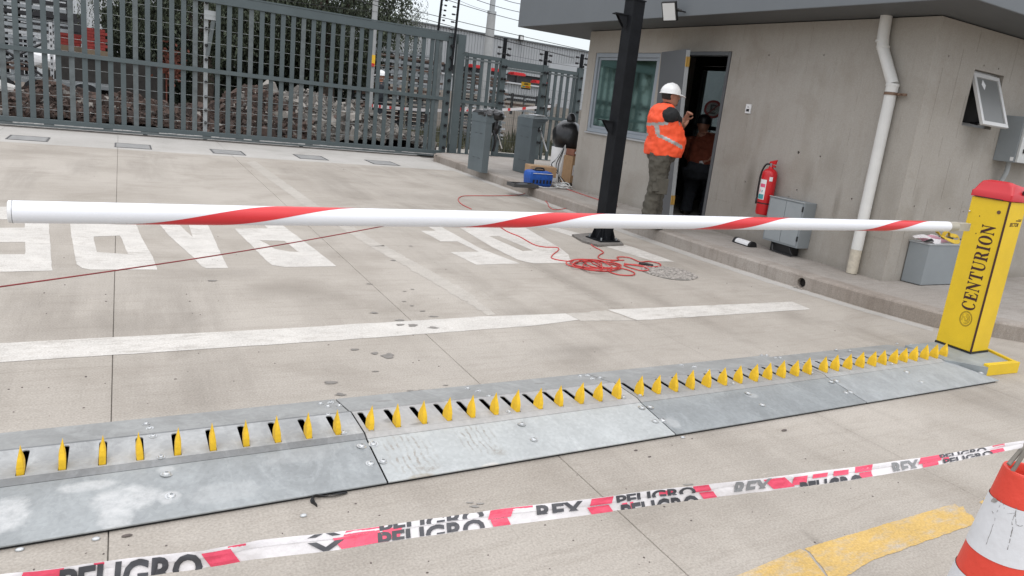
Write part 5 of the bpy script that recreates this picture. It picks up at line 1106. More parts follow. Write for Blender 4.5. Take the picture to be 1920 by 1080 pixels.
def fpost(x, z1, label, side, ep=0.0, w=.06):
    t = thing('fence_post', label, 'post', (x, GY, K), group='insulated posts of the entrance fence')
    b_ = MB(); b_.box((x-w, GY-.06, K-.01), (x+w, GY+.06, z1)); b_.build('shaft', GATEM, t, bevel=.003)
    for k in range(8):
        for s_ in side: ins(t, x+s_*.036, GY-.06, .5+.25*k, 0, .85)
    if ep:
        b_ = MB(); b_.box((x-.03, GY-.03, z1), (x+.03, GY+.03, z1+ep)); b_.build('wire_post', BLACK, t)
        for j in range(2):
            for s_ in (-1, 1):
                b_ = MB(); b_.tube([(x+s_*.03, GY, z1+.09+.13*j), (x+s_*.11, GY, z1+.09+.13*j)], .007, 6); b_.tube([(x+s_*.09, GY, z1+.09+.13*j), (x+s_*.15, GY, z1+.09+.13*j)], .024, 8); b_.build('insulator', RUBBER, t)
    return t
XP1, XP2, XP3 = 6.93, 7.94, 8.86
fpanel(6.025, XP1-.062, .06, 2.17, 1.19, 5, 'narrow fence panel of upright bars between the gate end post and the first insulated post', 'fence panels beside the sliding gate')
fpost(XP1, 2.16, 'insulated fence post left of the turnstile walkway, topped by a black stub', (-1, 1), .42)
fpost(XP2, 2.16, 'insulated fence post right of the turnstile walkway, below a forked black stub', (-1, 1), .30)
fpost(XP3, 2.22, 'insulated fence post half hidden by the gatehouse corner', (0,), .30)
fpanel(XP2+.062, XP3-.062, .06, 2.12, 1.05, 5, 'narrow fence panel of upright bars between the walkway and the gatehouse', 'fence panels beside the sliding gate')
t = thing('walkway_lintel', 'grey green steel beam spanning the turnstile walkway', 'beam', ((XP1+XP2)/2, GY, 2.05)); b = MB(); b.box((XP1+.062, GY-.05, 2.0), (XP2-.062, GY+.05, 2.15)); b.build('beam', GATEM, t, bevel=.003)
b = MB(); b.box((XP1+.062, GY-.052, 1.945), (XP2-.062, GY-.02, 1.985)); b.build('trim', GATED, t)
t = thing('walkway_sill', 'low grey steel sill across the walkway', 'sill', ((XP1+XP2)/2, GY, K)); b = MB(); b.box((XP1+.062, GY-.03, K-.01), (XP2-.062, GY+.03, K+.07)); b.build('bar', GATEM, t)
# warning sign on the mesh
p = onY(986, 161, GY+.25); t = thing('warning_sign', 'small yellow and black warning sign on the mesh behind the turnstiles', 'sign', p)
b = MB(); b.box((p.x-.115, p.y-.003, p.z-.075), (p.x+.115, p.y, p.z+.075)); pl = b.build('sign_plate', SIGNY, t)
b = MB(); b.box((p.x-.115, p.y-.005, p.z-.075), (p.x+.115, p.y-.0035, p.z-.045)); b.box((p.x-.045, p.y-.005, p.z+.045), (p.x+.045, p.y-.0035, p.z+.058)); b.box((p.x-.055, p.y-.005, p.z+.022), (p.x+.055, p.y-.0035, p.z+.036)); b.build('black_print', BLK, pl)
b = MB(); b.box((p.x-.09, p.y-.005, p.z-.032), (p.x-.02, p.y-.0035, p.z-.006)); b.build('print', TEAL, pl); b = MB(); b.box((p.x-.01, p.y-.005, p.z-.032), (p.x+.09, p.y-.0035, p.z-.006)); b.build('print', SIGNR, pl)
# tall electric-fence uprights by the gate end
for px0, py0, px1, py1, lab, side, first in ((849, 98, 864, -30, 'tall black electric fence upright on the gate end stile, insulators on its left', -1, 1), (820, 55, 832, -30, 'second tall black electric fence upright behind the gate, insulators on its right', 1, 0)):
    a, c_ = onY(px0, py0, GY+(-.09 if first else .3)), onY(px1, py1, GY+(-.09 if first else .3)); t = thing('electric_fence_upright', lab, 'post', a, group='black electric fence uprights')
    b = MB(); b.tube([a-Z3*(.35 if first else .5), c_], .026, 8); b.build('shaft', BLACK, t)
    for k in range(8):
        q = a.lerp(c_, .22+.11*k); b = MB(); b.tube([q, q+X3*side*.05], .008, 6); b.tube([q+X3*side*.05+(0 if first else 1)*X3*.03, q+X3*side*(.13 if not first else .11)], .017, 8); b.build('insulator', RUBBER, t)
wires = [((640, -14), (1104, 96)), ((640, -8), (1076, 109)), ((894, 0), (985, 25)), ((930, -6), (985, 9)), ((830, -3), (985, 42)), ((440, 2), (700, 50)), ((850, -4), (920, 22)), ((850, 52), (1100, 112)), ((940, 100), (1100, 128)), ((440, -12), (760, 28))]
for i, (a, c_) in enumerate(wires):
    yy = GY+.1+.02*i; A, C_ = onY(*a, yy), onY(*c_, yy); b = MB(); b.tube([A.lerp(C_, k/8)-Z3*.02*math.sin(math.pi*k/8) for k in range(9)], .0065 if i < 5 else .0035, 5)
    o = b.build('overhead_wire', BLK, None); o['label'] = ['long fence wire crossing the sky just above the warehouse roof, left to right', 'lower long fence wire running parallel along the warehouse roof edge', 'uppermost short wire ending at the grey roof corner', 'very short topmost wire at the left edge of the roof fascia', 'sagging wire joining the lamp pole collar to the roof corner', 'thin wire over the top rail of the sliding gate in front of the trees', 'thin slanting wire between the black uprights and the lamp pole', 'fine wire in front of the upper warehouse cladding', 'lowest fine wire between the insulated fence posts', 'thin wire entering the picture above the gate top rail'][i]; o['category'] = 'wire'; o['group'] = 'dark wires strung above the gate and fence'

# ================================================================== TURNSTILES
TURN = mat('turnstile_paint', (.115, .140, .150), 0.5, var=.08, scale=4, bump=.1)
def turnstile(x, y, lab, wrapped):
    t = thing('turnstile', lab, 'turnstile', (x, y, K), group='turnstiles at the walkway'); w, l_, h_ = .115, .56, .80
    b_ = MB(); b_.box((x-w/2, y, K), (x+w/2, y+l_, K+h_)); b_.build('body', TURN, t, bevel=.004)
    b_ = MB(); b_.loft([[(x-w/2-.002, y-.002, K+h_+.002), (x+w/2+.004, y-.002, K+h_+.002), (x+w/2+.004, y+l_+.002, K+h_+.002), (x-w/2-.002, y+l_+.002, K+h_+.002)], [(x-w/2-.002, y-.002, K+h_+.14), (x+w/2+.20, y-.002, K+h_+.16), (x+w/2+.20, y+l_+.002, K+h_+.16), (x-w/2-.002, y+l_+.002, K+h_+.14)]]); b_.build('head', TURN, t, bevel=.003)
    b_ = MB(); b_.loft([[(x-w/2-.004, y-.004, K+h_+.142), (x+w/2+.204, y-.004, K+h_+.162), (x+w/2+.204, y+l_+.004, K+h_+.162), (x-w/2-.004, y+l_+.004, K+h_+.142)], [(x-w/2+.03, y+.05, K+h_+.19), (x+w/2+.16, y+.06, K+h_+.20), (x+w/2+.16, y+l_-.06, K+h_+.20), (x-w/2+.03, y+l_-.05, K+h_+.19)]]); b_.build('lid', GATED if not wrapped else BAG, t, bevel=.004)
    b_ = MB(); b_.box((x-.0, y-.0045, K+h_+.10), (x+.20, y+.0, K+h_+.103)); b_.build('seam', BLK, t)
    for z in (.22, .62):
        b_ = MB()
        for k in (0, 1): b_.box((x-w/2-.003, y+.10+.2*k, K+z), (x-w/2, y+.19+.2*k, K+z+.005))
        b_.build('seam', BLK, t)
    hx = x+w/2+.05; hz = K+h_-.02
    b_ = MB(); b_.tube([(x+w/2, y+.10, hz), (hx+.02, y+.06, hz)], .045, 14); b_.build('hub', BLK, t)
    for d_ in ((.17, -.05, -.36), (.10, .30, .10), (.12, -.1, -.1)):
        if d_[2] == -.1: continue
        b_ = MB(); b_.tube([(hx+.01, y+.05, hz), (hx+d_[0], y+.05+d_[1], hz+d_[2])], .014, 10); b_.build('arm', CHROME, t)
    b_ = MB(); b_.box((x+.05, y+.06, K+h_+.201), (x+.21, y+.38, K+h_+.215)); b_.build('paper_cover', WHT if not wrapped else mat('crumpled_white', (.45, .46, .46), .4, var=.5, scale=20), t)
    if wrapped:
        b_ = MB(); b_.ball((x+.16, y+.12, K+h_+.13), (.13, .20, .10), 14, 10); b_.ball((x+.0, y+.15, K+h_+.15), (.09, .2, .06), 12, 8); b_.ball((x+.14, y+.04, K+h_-.06), (.06, .07, .14), 10, 8)
        for v in b_.bm.verts: v.co += Vector((noise.noise(v.co*14), noise.noise(v.co*14+Vector((3, 3, 3))), noise.noise(v.co*14+Vector((8, 1, 3)))))*.035
        b_.build('black_plastic_wrap', BAG, t)
        b_ = MB(); b_.tube(catmull([(x+.10, y+.03, K+h_-.1), (x+.14, y, K+.55), (x+.13, y+.02, K+.36)], 5), .022, 8); b_.build('hanging_wrap', BAG, t)
    return t
turnstile(5.07, 10.72, 'grey turnstile cabinet wrapped in black plastic, nearer the sliding gate', True)
turnstile(6.03, 10.92, 'grey turnstile cabinet with white paper on its lid, behind the cardboard boxes', False)

# ================================================================== CLUTTER BY THE GATEHOUSE CORNER
def cbox(px, py, w, d_, h_, rz, z0, lab, m_=CARD):
    p = G(px, py, z0) if not isinstance(px, Vector) else px; t = thing('cardboard_box', lab, 'box', (p.x, p.y, z0))
    u = Vector((math.cos(rz), math.sin(rz), 0)); v = Vector((-u.y, u.x, 0)); o = Vector((p.x, p.y, z0))
    b_ = MB(); b_.prism([o+Z3*.002, o+u*w+Z3*.002, o+u*w+v*d_+Z3*.002, o+v*d_+Z3*.002], (0, 0, h_)); b_.build('carton', m_, t, bevel=.004)
    b_ = MB(); b_.prism([o+v*(d_/2-.025)+Z3*(h_+.003), o+u*w+v*(d_/2-.025)+Z3*(h_+.003), o+u*w+v*(d_/2+.025)+Z3*(h_+.003), o+v*(d_/2+.025)+Z3*(h_+.003)], (0, 0, .0012)); b_.build('packing_tape', mat('packing_tape', (.42, .30, .18), .3), t)
    b_ = MB(); q = o+u*w*.1-v*.0015; b_.prism([q+Z3*h_*.35, q+u*.06+Z3*h_*.35, q+u*.06+Z3*h_*.7, q+Z3*h_*.7], v*-.001); b_.build('white_label', WHT, t)
    return t
cbox(Vector((5.36, 9.66, 0)), None, .26, .26, .12, -.25, K, 'small cardboard box under the larger carton beside the blue tool bag')
cbox(Vector((5.30, 9.60, 0)), None, .42, .30, .155, -.20, K+.125, 'larger cardboard carton on top of the small one beside the blue tool bag')
p = G(1012, 349, K); t = thing('tool_bag', 'blue plastic tool bag standing on the pavement beside the cartons', 'bag', p)
b = MB(); b.loft([[(p.x+(a*.19*s_+.015*s_*(c_)), p.y+.08+c_*.13*s_, p.z+z) for a, c_ in [(-1, -1), (-.5, -1.08), (.5, -1.08), (1, -1), (1.06, 0), (1, 1), (-1, 1), (-1.06, 0)]] for z, s_ in ((.004, .88), (.03, .98), (.13, 1.02), (.19, 1.0), (.215, .9), (.225, .7))]); b.build('body', BLUE, t, smooth='a')
b = MB()
for k in range(6): b.box((p.x-.16+.058*k, p.y-.068, p.z+.05), (p.x-.135+.058*k, p.y-.058, p.z+.10))
b.build('slots', BLK, t); b = MB(); b.tube(catmull([(p.x-.08, p.y+.06, p.z+.22), (p.x-.06, p.y+.06, p.z+.26), (p.x+.06, p.y+.06, p.z+.26), (p.x+.08, p.y+.06, p.z+.22)], 5), .012, 8); b.box((p.x-.10, p.y+.0, p.z+.226), (p.x+.03, p.y+.1, p.z+.24)); b.build('handle', BLK, t)
b = MB(); b.box((p.x-.17, p.y-.0695, p.z+.19), (p.x+.17, p.y-.059, p.z+.197)); b.build('rim', WHT, t)
p = G(982, 351, K); t = thing('steel_tray', 'shallow dark tray with tools in front of the cartons', 'tray', p)
b = MB(); x0, y0, z0 = p.x-.20, p.y-.08, K+.002; b.box((x0, y0, z0), (x0+.40, y0+.24, z0+.012)); 
for a in ((x0, y0, x0+.40, y0+.012), (x0, y0+.228, x0+.40, y0+.24), (x0, y0+.013, x0+.012, y0+.227), (x0+.388, y0+.013, x0+.40, y0+.227)): b.box((a[0], a[1], z0+.0121), (a[2], a[3], z0+.05))
b.build('tray', mat('dark_tray', (.06, .06, .06), .5), t)
b = MB(); b.tube([(x0+.05, y0+.06, z0+.03), (x0+.3, y0+.18, z0+.03)], .014, 8); b.box((x0+.18, y0+.03, z0+.014), (x0+.33, y0+.09, z0+.035)); b.build('tools', STEEL, t)
cable('white_cable', 'white cable running from the tray past the blue bag to the coil', gpts([(975, 342), (995, 341), (1012, 350), (1030, 352), (1055, 351)], K+.02), .007, WCAB)
cc = G(1056, 353, K); pts = []
for k in range(110):
    a = 2*math.pi*k/15; s_ = .115+.02*math.sin(k*.6); pts.append((cc.x+s_*math.cos(a), cc.y+.02+s_*1.2*math.sin(a), K+.010+.0006*k*(.6+.4*math.sin(k*.9))))
cable('white_cable_coil', 'coil of white cable lying at the corner of the gatehouse wall', pts, .007, WCAB, 3)
p = G(1052, 335, K); t = thing('white_bin', 'white plastic drum standing at the gatehouse corner under the black bag', 'bin', (6.12, 10.1, K)); c_ = Vector((6.12, 10.12, K))
b = MB(); b.loft([[(c_.x+r_*math.cos(2*math.pi*k/20), c_.y+r_*math.sin(2*math.pi*k/20), K+z) for k in range(20)] for r_, z in ((.14, .002), (.15, .02), (.165, .5), (.165, .56))]); b.build('drum', WHT, t, smooth='a')
t = thing('black_bin_bag', 'full black bin bag on the white drum beside the gatehouse corner', 'bag', (c_.x+.05, c_.y, K+.56)); b = MB(); b.ball((c_.x+.05, c_.y-.02, K+.74), (.235, .24, .26), 22, 16); b.ball((c_.x+.10, c_.y-.02, K+1.02), (.075, .075, .10), 12, 8)
for v in b.bm.verts: v.co += Vector((noise.noise(v.co*7), noise.noise(v.co*7+Vector((3, 3, 3))), noise.noise(v.co*7+Vector((8, 1, 3)))))*.04
b.build('bag', BAG, t, smooth=True)
cbox(Vector((6.10, 9.72, 0)), None, .22, .26, .46, .05, K, 'tall cardboard box leaning at the gatehouse corner')
cbox(Vector((6.12, 9.74, 0)), None, .20, .24, .10, .05, K+.465, 'small reddish carton on the tall cardboard box', mat('red_carton', (.26, .11, .07), .8))
for i in range(5):
    o = cable('black_cable', ['white cable leftmost of those hanging from the bin bag', 'black cable hanging just right of the leftmost white one', 'black cable in the middle of those hanging from the bin bag', 'white cable hanging between black ones at the gatehouse corner', 'rightmost black cable hanging from the bin bag'][i], [(6.02, 9.86, K+.62), (5.98-.03*i, 9.80, K+.52-.03*i), (5.88-.04*i, 9.70, K+.30), (5.80+.02*i, 9.62, K+.12), (5.74+.05*i, 9.55-.02*i, K+.012)], .008, BLK if i % 3 else WCAB)
    o['group'] = 'cables hanging from the bin bag'
t = thing('black_tray', 'flat black tray at the foot of the gatehouse corner', 'tray', (5.95, 9.52, K)); b = MB(); b.box((5.86, 9.47, K+.001), (6.1, 9.68, K+.05)); b.build('tray', BLK, t)
# hatches in the apron before the gate
for i, (q, lab) in enumerate((([(14, 254), (85, 257), (92, 266), (22, 262)], 'leftmost of the steel hatches set in the pale strip before the gate'), ([(214, 268), (275, 273), (287, 280), (222, 276)], 'second steel hatch from the left before the gate'), ([(393, 280), (448, 284), (461, 291), (405, 288)], 'middle steel hatch in the pale strip before the gate'), ([(551, 290), (596, 293), (615, 301), (568, 297)], 'fourth steel hatch from the left before the gate'), ([(686, 301), (730, 304), (748, 310), (702, 307)], 'rightmost steel hatch, nearest the turnstiles'))):
    c_ = sum((G(x, y) for x, y in q), Vector())/4; t = thing('floor_hatch', lab, 'hatch', c_, group='steel hatches before the gate'); hx, hy = .235, .29
    b = MB(); b.plate([(c_.x-hx, c_.y-hy), (c_.x+hx, c_.y-hy), (c_.x+hx, c_.y+hy), (c_.x-hx, c_.y+hy)], [[(c_.x-hx+.02, c_.y-hy+.02), (c_.x+hx-.02, c_.y-hy+.02), (c_.x+hx-.02, c_.y+hy-.02), (c_.x-hx+.02, c_.y+hy-.02)]], (0, 0, .006), X3, Y3, Z3, .005); b.build('frame', mat('hatch_frame', (.10, .10, .10), .7), t)
    b = MB(); b.box((c_.x-hx+.028, c_.y-hy+.028, .001), (c_.x+hx-.028, c_.y+hy-.028, .005)); b.build('lid', mat('hatch_lid', (.30, .295, .285), .6, .2, var=.2), t)

# ================================================================== BEYOND THE GATE
def heap(name, lab, cx_, cy_, rx, ry, hgt, m_base, clods, n_cl, seed, peaks):
    t = thing(name, lab, 'heap', (cx_, cy_, -.05)); rs = random.Random(seed)
    def hf(x, y):
        z = 0
        for px, py, r_, h_ in peaks:
            d_ = math.hypot((x-px), (y-py)*.9)/r_; z = max(z, h_*max(0, 1-d_)**.8*(1+.0))
        z *= 1+.25*noise.noise(Vector((x*2, y*2, seed))); return z+.07*max(0, noise.noise(Vector((x*5, y*5, seed)))) if z > .02 else z-.03
    b_ = MB(); nx, ny = 70, 40; g_ = [[b_.v((cx_-rx+2*rx*i/nx, cy_-ry+2*ry*j/ny, -.05+hf(cx_-rx+2*rx*i/nx, cy_-ry+2*ry*j/ny))) for j in range(ny+1)] for i in range(nx+1)]
    for i in range(nx):
        for j in range(ny): b_._f([g_[i][j], g_[i+1][j], g_[i+1][j+1], g_[i][j+1]])
    b_.build('mound', m_base, t)
    for ci, (m_, frac, r0, r1) in enumerate(clods):
        b_ = MB()
        for _ in range(int(n_cl*frac)):
            x, y = cx_+rs.uniform(-rx, rx), cy_+rs.uniform(-ry, ry*.6); z = hf(x, y)
            if z < .02 and rs.random() < .75: continue
            if ci == 2 and z < .35*hgt: continue
            r_ = r0*.7+(r1-r0*.7)*rs.random()**2*1.5; r_ *= (1 if rs.random() < .94 else 2.0); rot = Matrix.Rotation(rs.uniform(0, 6), 3, Vector((rs.random(), rs.random(), rs.random())).normalized())
            c0_ = Vector((x, y, z-.05+r_*.25)); sc_ = Vector((r_*rs.uniform(.6, 1.4), r_*rs.uniform(.5, 1), r_*rs.uniform(.35, .8)))
            b_.hexa([c0_+rot @ Vector((sc_.x*sx*rs.uniform(.5, 1.1), sc_.y*sy*rs.uniform(.5, 1.1), sc_.z*sz*rs.uniform(.6, 1.1))) for sz in (-1, 1) for sx, sy in ((-1, -1), (1, -1), (1, 1), (-1, 1))])
        b_.build('clods', m_, t, kind='stuff')
    return t
heap('soil_heap', 'long heap of dark brown soil clods behind the sliding gate', .4, 16.9, 3.3, 1.5, .8, SOIL, [(CLOD, .45, .018, .045), (SOIL, .42, .018, .045), (GRAV, .08, .015, .04), (GRAVW, .005, .04, .07), (GRAVW, .03, .02, .035)], 15000, 3, [(2.55, 17.0, 1.5, 1.02), (1.3, 17.0, 1.5, .45), (.2, 16.8, 1.6, .55), (-1.0, 16.9, 1.6, .62), (-2.2, 17.1, 1.5, .55)])
heap('rubble_heap', 'heap of grey broken concrete and stones behind the right part of the gate', 4.3, 17.3, 1.9, 1.5, .8, GRAV, [(GRAV, .62, .02, .05), (CLOD, .08, .02, .045), (GRAVW, .16, .02, .05), (GRAVW, .012, .07, .12)], 10500, 8, [(3.7, 17.5, 1.6, 1.05), (4.6, 17.2, 1.5, .85), (5.4, 16.4, 1.2, .38), (3.2, 17.4, 1.2, .9)])
t = thing('boulder', 'large pale flat boulder at the far left behind the gate', 'boulder', (-2.0, 17.2, .3)); b = MB(); b.ball((-2.02, 16.8, .42), (.40, .3, .16), 12, 8)
for v in b.bm.verts: v.co += Vector((noise.noise(v.co*5), 0, noise.noise(v.co*5+Vector((8, 1, 3)))))*.06
b.build('stone', mat('white_stone', (.45, .44, .42), .9), t)
# grass and low weeds behind the heaps
b = MB(); rg = random.Random(5)
for i in range(9000):
    x = rg.uniform(-6, 24); y = rg.uniform(18.3, 23) if x < 6 else rg.uniform(17.2, 23.0); h_ = rg.uniform(.06, .28)*(1.6 if noise.noise(Vector((x*.6, y*.6, 2))) > .1 else .8); a = rg.uniform(0, 3.14); w = rg.uniform(.02, .05)
    b.poly([(x-w*math.cos(a), y-w*math.sin(a), -.06), (x+w*math.cos(a), y+w*math.sin(a), -.06), (x+rg.uniform(-.1, .1), y+rg.uniform(-.1, .1), h_)])
o = b.build('grass', mat('weeds', (.045, .058, .028), .9, var=.5, scale=3, col2=(.13, .125, .07))); o['kind'] = 'stuff'
b = MB(); b.poly([(5.2, 14.0, .0), (24, 14.0, .0), (24, 17.0, -.0), (5.6, 17.0, -.0)]); struct('footpath', b, mat('dusty_path', (.30, .28, .25), .95, var=.15, scale=3))
# --- trees
def tree(x, y, rad, zc, zr, n_leaf, lab, seed, strands, lm=LEAF, hts=(.9, 2.4), name='pepper_tree'):
    rs = random.Random(seed); t = thing(name, lab, 'tree', (x, y, -.06))
    b_ = MB(); tops = []
    nb = 4
    trunk = catmull([(x, y, -.06), (x+.1, y, .8), (x+.05, y+.1, 1.7), (x+.15, y+.05, zc*.62)], 5); n_ = len(trunk); b_.tube(trunk, .2, 10, radii=[.26-.12*i/n_ for i in range(n_)])
    for k in range(9):
        a = 2*math.pi*k/9+rs.uniform(-.3, .3); s_ = trunk[rs.randint(n_//2, n_-1)]; e_ = Vector((x+rad*.75*math.cos(a), y+rad*.75*math.sin(a), zc+rs.uniform(-.1, .5)*zr)); mid = s_.lerp(e_, .5)+Z3*rs.uniform(.2, .7)
        P_ = catmull([s_, mid, e_], 5); b_.tube(P_, .05, 6, radii=[.085-.07*i/len(P_) for i in range(len(P_))])
    b_.build('trunk', BARK, t, smooth=True)
    for part_, mm, frac in (('crown', lm, .6), ('inner_crown', LEAFD, .4)):  # inner leaves coloured darker for the shade inside the crown
        b_ = MB(); ncl = int(n_leaf*frac/34)
        for c_ in range(ncl):
            while True:
                q = Vector((rs.uniform(-1, 1), rs.uniform(-1, 1), rs.uniform(-1, 1)))
                if q.length < 1 and (q.length > .45 or part_ != 'crown'): break
            if part_ != 'crown': q *= .88
            c0_ = Vector((x+q.x*rad, y+q.y*rad, zc+q.z*zr))
            if noise.noise(c0_*.9) < -.18: continue
            drop = rs.uniform(.3, 1.1) if strands else .2
            for l_ in range(34):
                f_ = rs.random(); p = c0_+Vector((rs.gauss(0, .16), rs.gauss(0, .16), -f_*drop+rs.gauss(0, .08)))
                a = rs.uniform(0, 6.28); ln = rs.uniform(.07, .15); w = rs.uniform(.012, .028)*1.3; d_ = Vector((math.cos(a)*.5, math.sin(a)*.5, -rs.uniform(.4, 1))).normalized(); s_ = d_.cross(Vector((rs.uniform(-1, 1), rs.uniform(-1, 1), .2))).normalized()*w
                b_.poly([p-s_*.3, p+d_*ln*.5-s_, p+d_*ln, p+d_*ln*.5+s_])
        if strands and part_ == 'crown':
            for c_ in range(strands):
                a = rs.uniform(0, 6.28); rr_ = rad*rs.uniform(.80, 1.06); p0_ = Vector((x+rr_*math.cos(a), y+rr_*math.sin(a), zc-zr*rs.uniform(.0, .45))); L_ = rs.uniform(.8, 2.0)
                for l_ in range(44):
                    f_ = l_/44; p = p0_+Vector((math.sin(f_*3+c_)*.05, math.cos(f_*2+c_)*.05, -f_*L_))+Vector((rs.gauss(0, .035), rs.gauss(0, .035), 0)); a2 = rs.uniform(0, 6.28); ln = rs.uniform(.05, .11); d_ = Vector((math.cos(a2)*.7, math.sin(a2)*.7, -.7)).normalized(); s_ = d_.cross(Z3).normalized()*.012
                    b_.poly([p-s_*.3, p+d_*ln*.5-s_, p+d_*ln, p+d_*ln*.5+s_])
        b_.build(part_, mm, t)
    return t
tree(1.9, 22.5, 2.7, 4.0, 2.5, 46000, 'dark drooping pepper tree behind the brown soil heap, left of the other tree', 11, 150)
tree(5.4, 23.5, 2.8, 4.3, 2.7, 46000, 'dark drooping pepper tree behind the concrete post, its right edge against the sky', 12, 170)
tree(3.6, 26.5, 3.2, 2.3, 2.4, 30000, 'dense dark evergreen standing behind and between the two pepper trees', 13, 0, LEAFD, name='evergreen_tree')
# dark foliage added for the shade under and behind the crowns
b = MB(); rg = random.Random(21)
for i in range(26000):
    x = rg.uniform(-.4, 7.4); y = rg.uniform(24.5, 26.5); z = rg.uniform(-.05, 2.6+.4*noise.noise(Vector((x*.8, 0, 0)))) ; a = rg.uniform(0, 6.28); ln = rg.uniform(.09, .17); d_ = Vector((math.cos(a)*.7, math.sin(a)*.3, -.6)).normalized(); s_ = d_.cross(Vector((0, 1, .3))).normalized()*rg.uniform(.025, .05); p = Vector((x, y, z))
    b.poly([p-s_*.3, p+d_*ln*.5-s_, p+d_*ln, p+d_*ln*.5+s_])
t = thing('shade_foliage', 'dark foliage added for the shade under the trees behind the gate', 'shade_foliage', (3.5, 25.5, -.06)); b.build('foliage', LEAFD, t)
b = MB()
for i in range(260):
    a = rg.uniform(0, 6.28); p = Vector((1.05+rg.gauss(0, .13), 20.2+rg.gauss(0, .15), 1.2+rg.gauss(0, .2))); ln = .10; d_ = Vector((math.cos(a)*.7, math.sin(a)*.3, rg.uniform(-1, .6))).normalized(); s_ = d_.cross(Vector((0, 1, .3))).normalized()*.025; b.poly([p-s_*.3, p+d_*ln*.5-s_, p+d_*ln, p+d_*ln*.5+s_])
b.tube([(.95, 20.2, -.06), (.95, 20.2, 1.3)], .02, 6)
t = thing('red_leaved_shrub', 'small shrub with rust red leaves in front of the dark trees', 'shrub', (.95, 20.2, -.06)); b.build('foliage', mat('red_leaf', (.12, .035, .02), .8, var=.4), t)
# --- concrete posts
def pole(name, lab, a, c_, Y, r0, r1, m_=POLEC, cat='post', loc0=-.06):
    A, C_ = onY(*a, Y), onY(*c_, Y); t = thing(name, lab, cat, (A.x, Y, loc0)); x = (A.x+C_.x)/2; b_ = MB()
    b_.tube([(x, Y, loc0), (x, Y, C_.z+.8)], r0, 16, radii=[r0, r1]); b_.build('shaft', m_, t, smooth='a'); return t, x, C_.z
t, x, z = pole('concrete_post', 'pale slender concrete post behind the gate with a yellow tag', (690, 228), (705, 0), 17.6, .075, .06)
q = onY(701, 114, 17.5); b = MB(); b.box((x-.045, 17.5, q.z-.13), (x+.045, 17.53, q.z+.13)); b.build('yellow_tag', SIGNY, t); b = MB(); b.box((x-.035, 17.495, q.z-.13), (x+.035, 17.499, q.z-.06)); b.build('tag_print', REDX, t)
Y = 19.0; A, C_, E_ = onY(880, 250, Y), onY(914, 110, Y), onY(920, 22, Y); t = thing('lamp_pole', 'tall grey concrete pole with a collar rising behind the fence into the sky', 'pole', (E_.x, Y, -.06)); x = C_.x
b = MB(); b.tube([(x, Y, -.06), (x, Y, E_.z)], .14, 20, radii=[.155, .115]); b.build('lower_shaft', POLEC, t, smooth='a'); b = MB(); b.tube([(x, Y, E_.z+.001), (x, Y, E_.z+3)], .08, 16, radii=[.075, .06]); b.build('upper_shaft', GREYL, t, smooth='a'); b = MB(); b.tube([(x, Y, E_.z-.05), (x, Y, E_.z+.02)], .125, 16); b.build('collar', GREYL, t)
# --- barrier tape far behind the gate
for i, (pts_, lab) in enumerate(((((697, 200), (745, 205), (820, 209), (877, 205)), 'white and red hazard tape strung behind the gate, left part'), (((862, 206), (905, 207), (960, 205), (1035, 199)), 'white and red hazard tape strung behind the turnstiles'))):
    yy = 16.2 if i == 0 else 16.8; P_ = catmull([onY(px, py-(0 if i else 24)+(22 if i == 0 else 0), yy) for px, py in pts_], 8); t = thing('hazard_tape', lab, 'tape', P_[0], group='hazard tape behind the gate')
    b = MB(); A = [(b.v(p+Z3*.035), b.v(p-Z3*.035)) for p in P_]
    for a, c_ in zip(A, A[1:]): b._f([a[0], a[1], c_[1], c_[0]])
    b.build('band', TAPEW, t); b = MB()
    for k in range(0, len(P_)-1, 3): a, c_ = P_[k]-Y3*.004, P_[k].lerp(P_[k+1], .6)-Y3*.004; b.poly([a+Z3*.034, a-Z3*.03, c_-Z3*.03, c_+Z3*.034])
    b.build('red_print', SIGNR, t)
# --- warehouse
def cladding(x0, x1, y, z0, z1, pitch, m_, name, par, depth=.03):
    b_ = MB(); n_ = int((x1-x0)/pitch); pts = []
    for i in range(n_):
        x = x0+i*pitch
        for dx, dy in ((0, 0), (.55, 0), (.65, -depth), (.9, -depth)): pts.append((x+dx*pitch, y+dy))
    lo_ = [b_.v((x, yy, z0)) for x, yy in pts]; hi_ = [b_.v((x, yy, z1)) for x, yy in pts]
    for i in range(len(pts)-1): b_._f([lo_[i], lo_[i+1], hi_[i+1], hi_[i]])
    return b_.build(name, m_, par)
wh = thing('warehouse', 'long grey corrugated warehouse across the yard behind the fence', 'building', (22, 45, -.06))
cladding(8, 62, 45, 3.12, 5.30, .20, CLAD, 'upper_cladding', wh, .05); cladding(8, 62, 45.1, 1.5, 2.45, .20, CLAD, 'lower_cladding', wh, .05)
b = MB(); b.box((8, 45.12, -.06), (62, 62, 5.28)); b.build('body', DKST, wh); b = MB(); b.box((8, 44.85, 5.30), (62, 62, 5.38)); b.build('roof_edge', FASC, wh); b = MB(); b.box((8, 44.9, 2.46), (62, 45.08, 2.56)); b.build('gutter', ALU, wh); b = MB(); b.box((8, 44.95, -.06), (62, 45.11, 1.49)); b.build('base_wall', PANELC, wh)
for i in range(27):
    b = MB(); b.box((9+2*i, 45.0, 2.56), (9.12+2*i, 45.1, 3.11)); b.build('mullion', DKST, wh)
# wall-top lamp on the warehouse
p = onY(977, 71, 44.7); t = thing('floodlight', 'small dark floodlight on the roof edge of the far warehouse', 'lamp', p); b = MB(); b.obox(p, X3, Y3, Z3, .15, .1, .17); b.build('housing', BLK, t); b = MB(); b.obox(p-Y3*.11, X3, Y3, Z3, .11, .005, .12); b.build('lens', LAMPW, t); b = MB(); b.tube([p-Z3*.17, p-Z3*.42], .03, 6); b.build('stem', BLK, t)
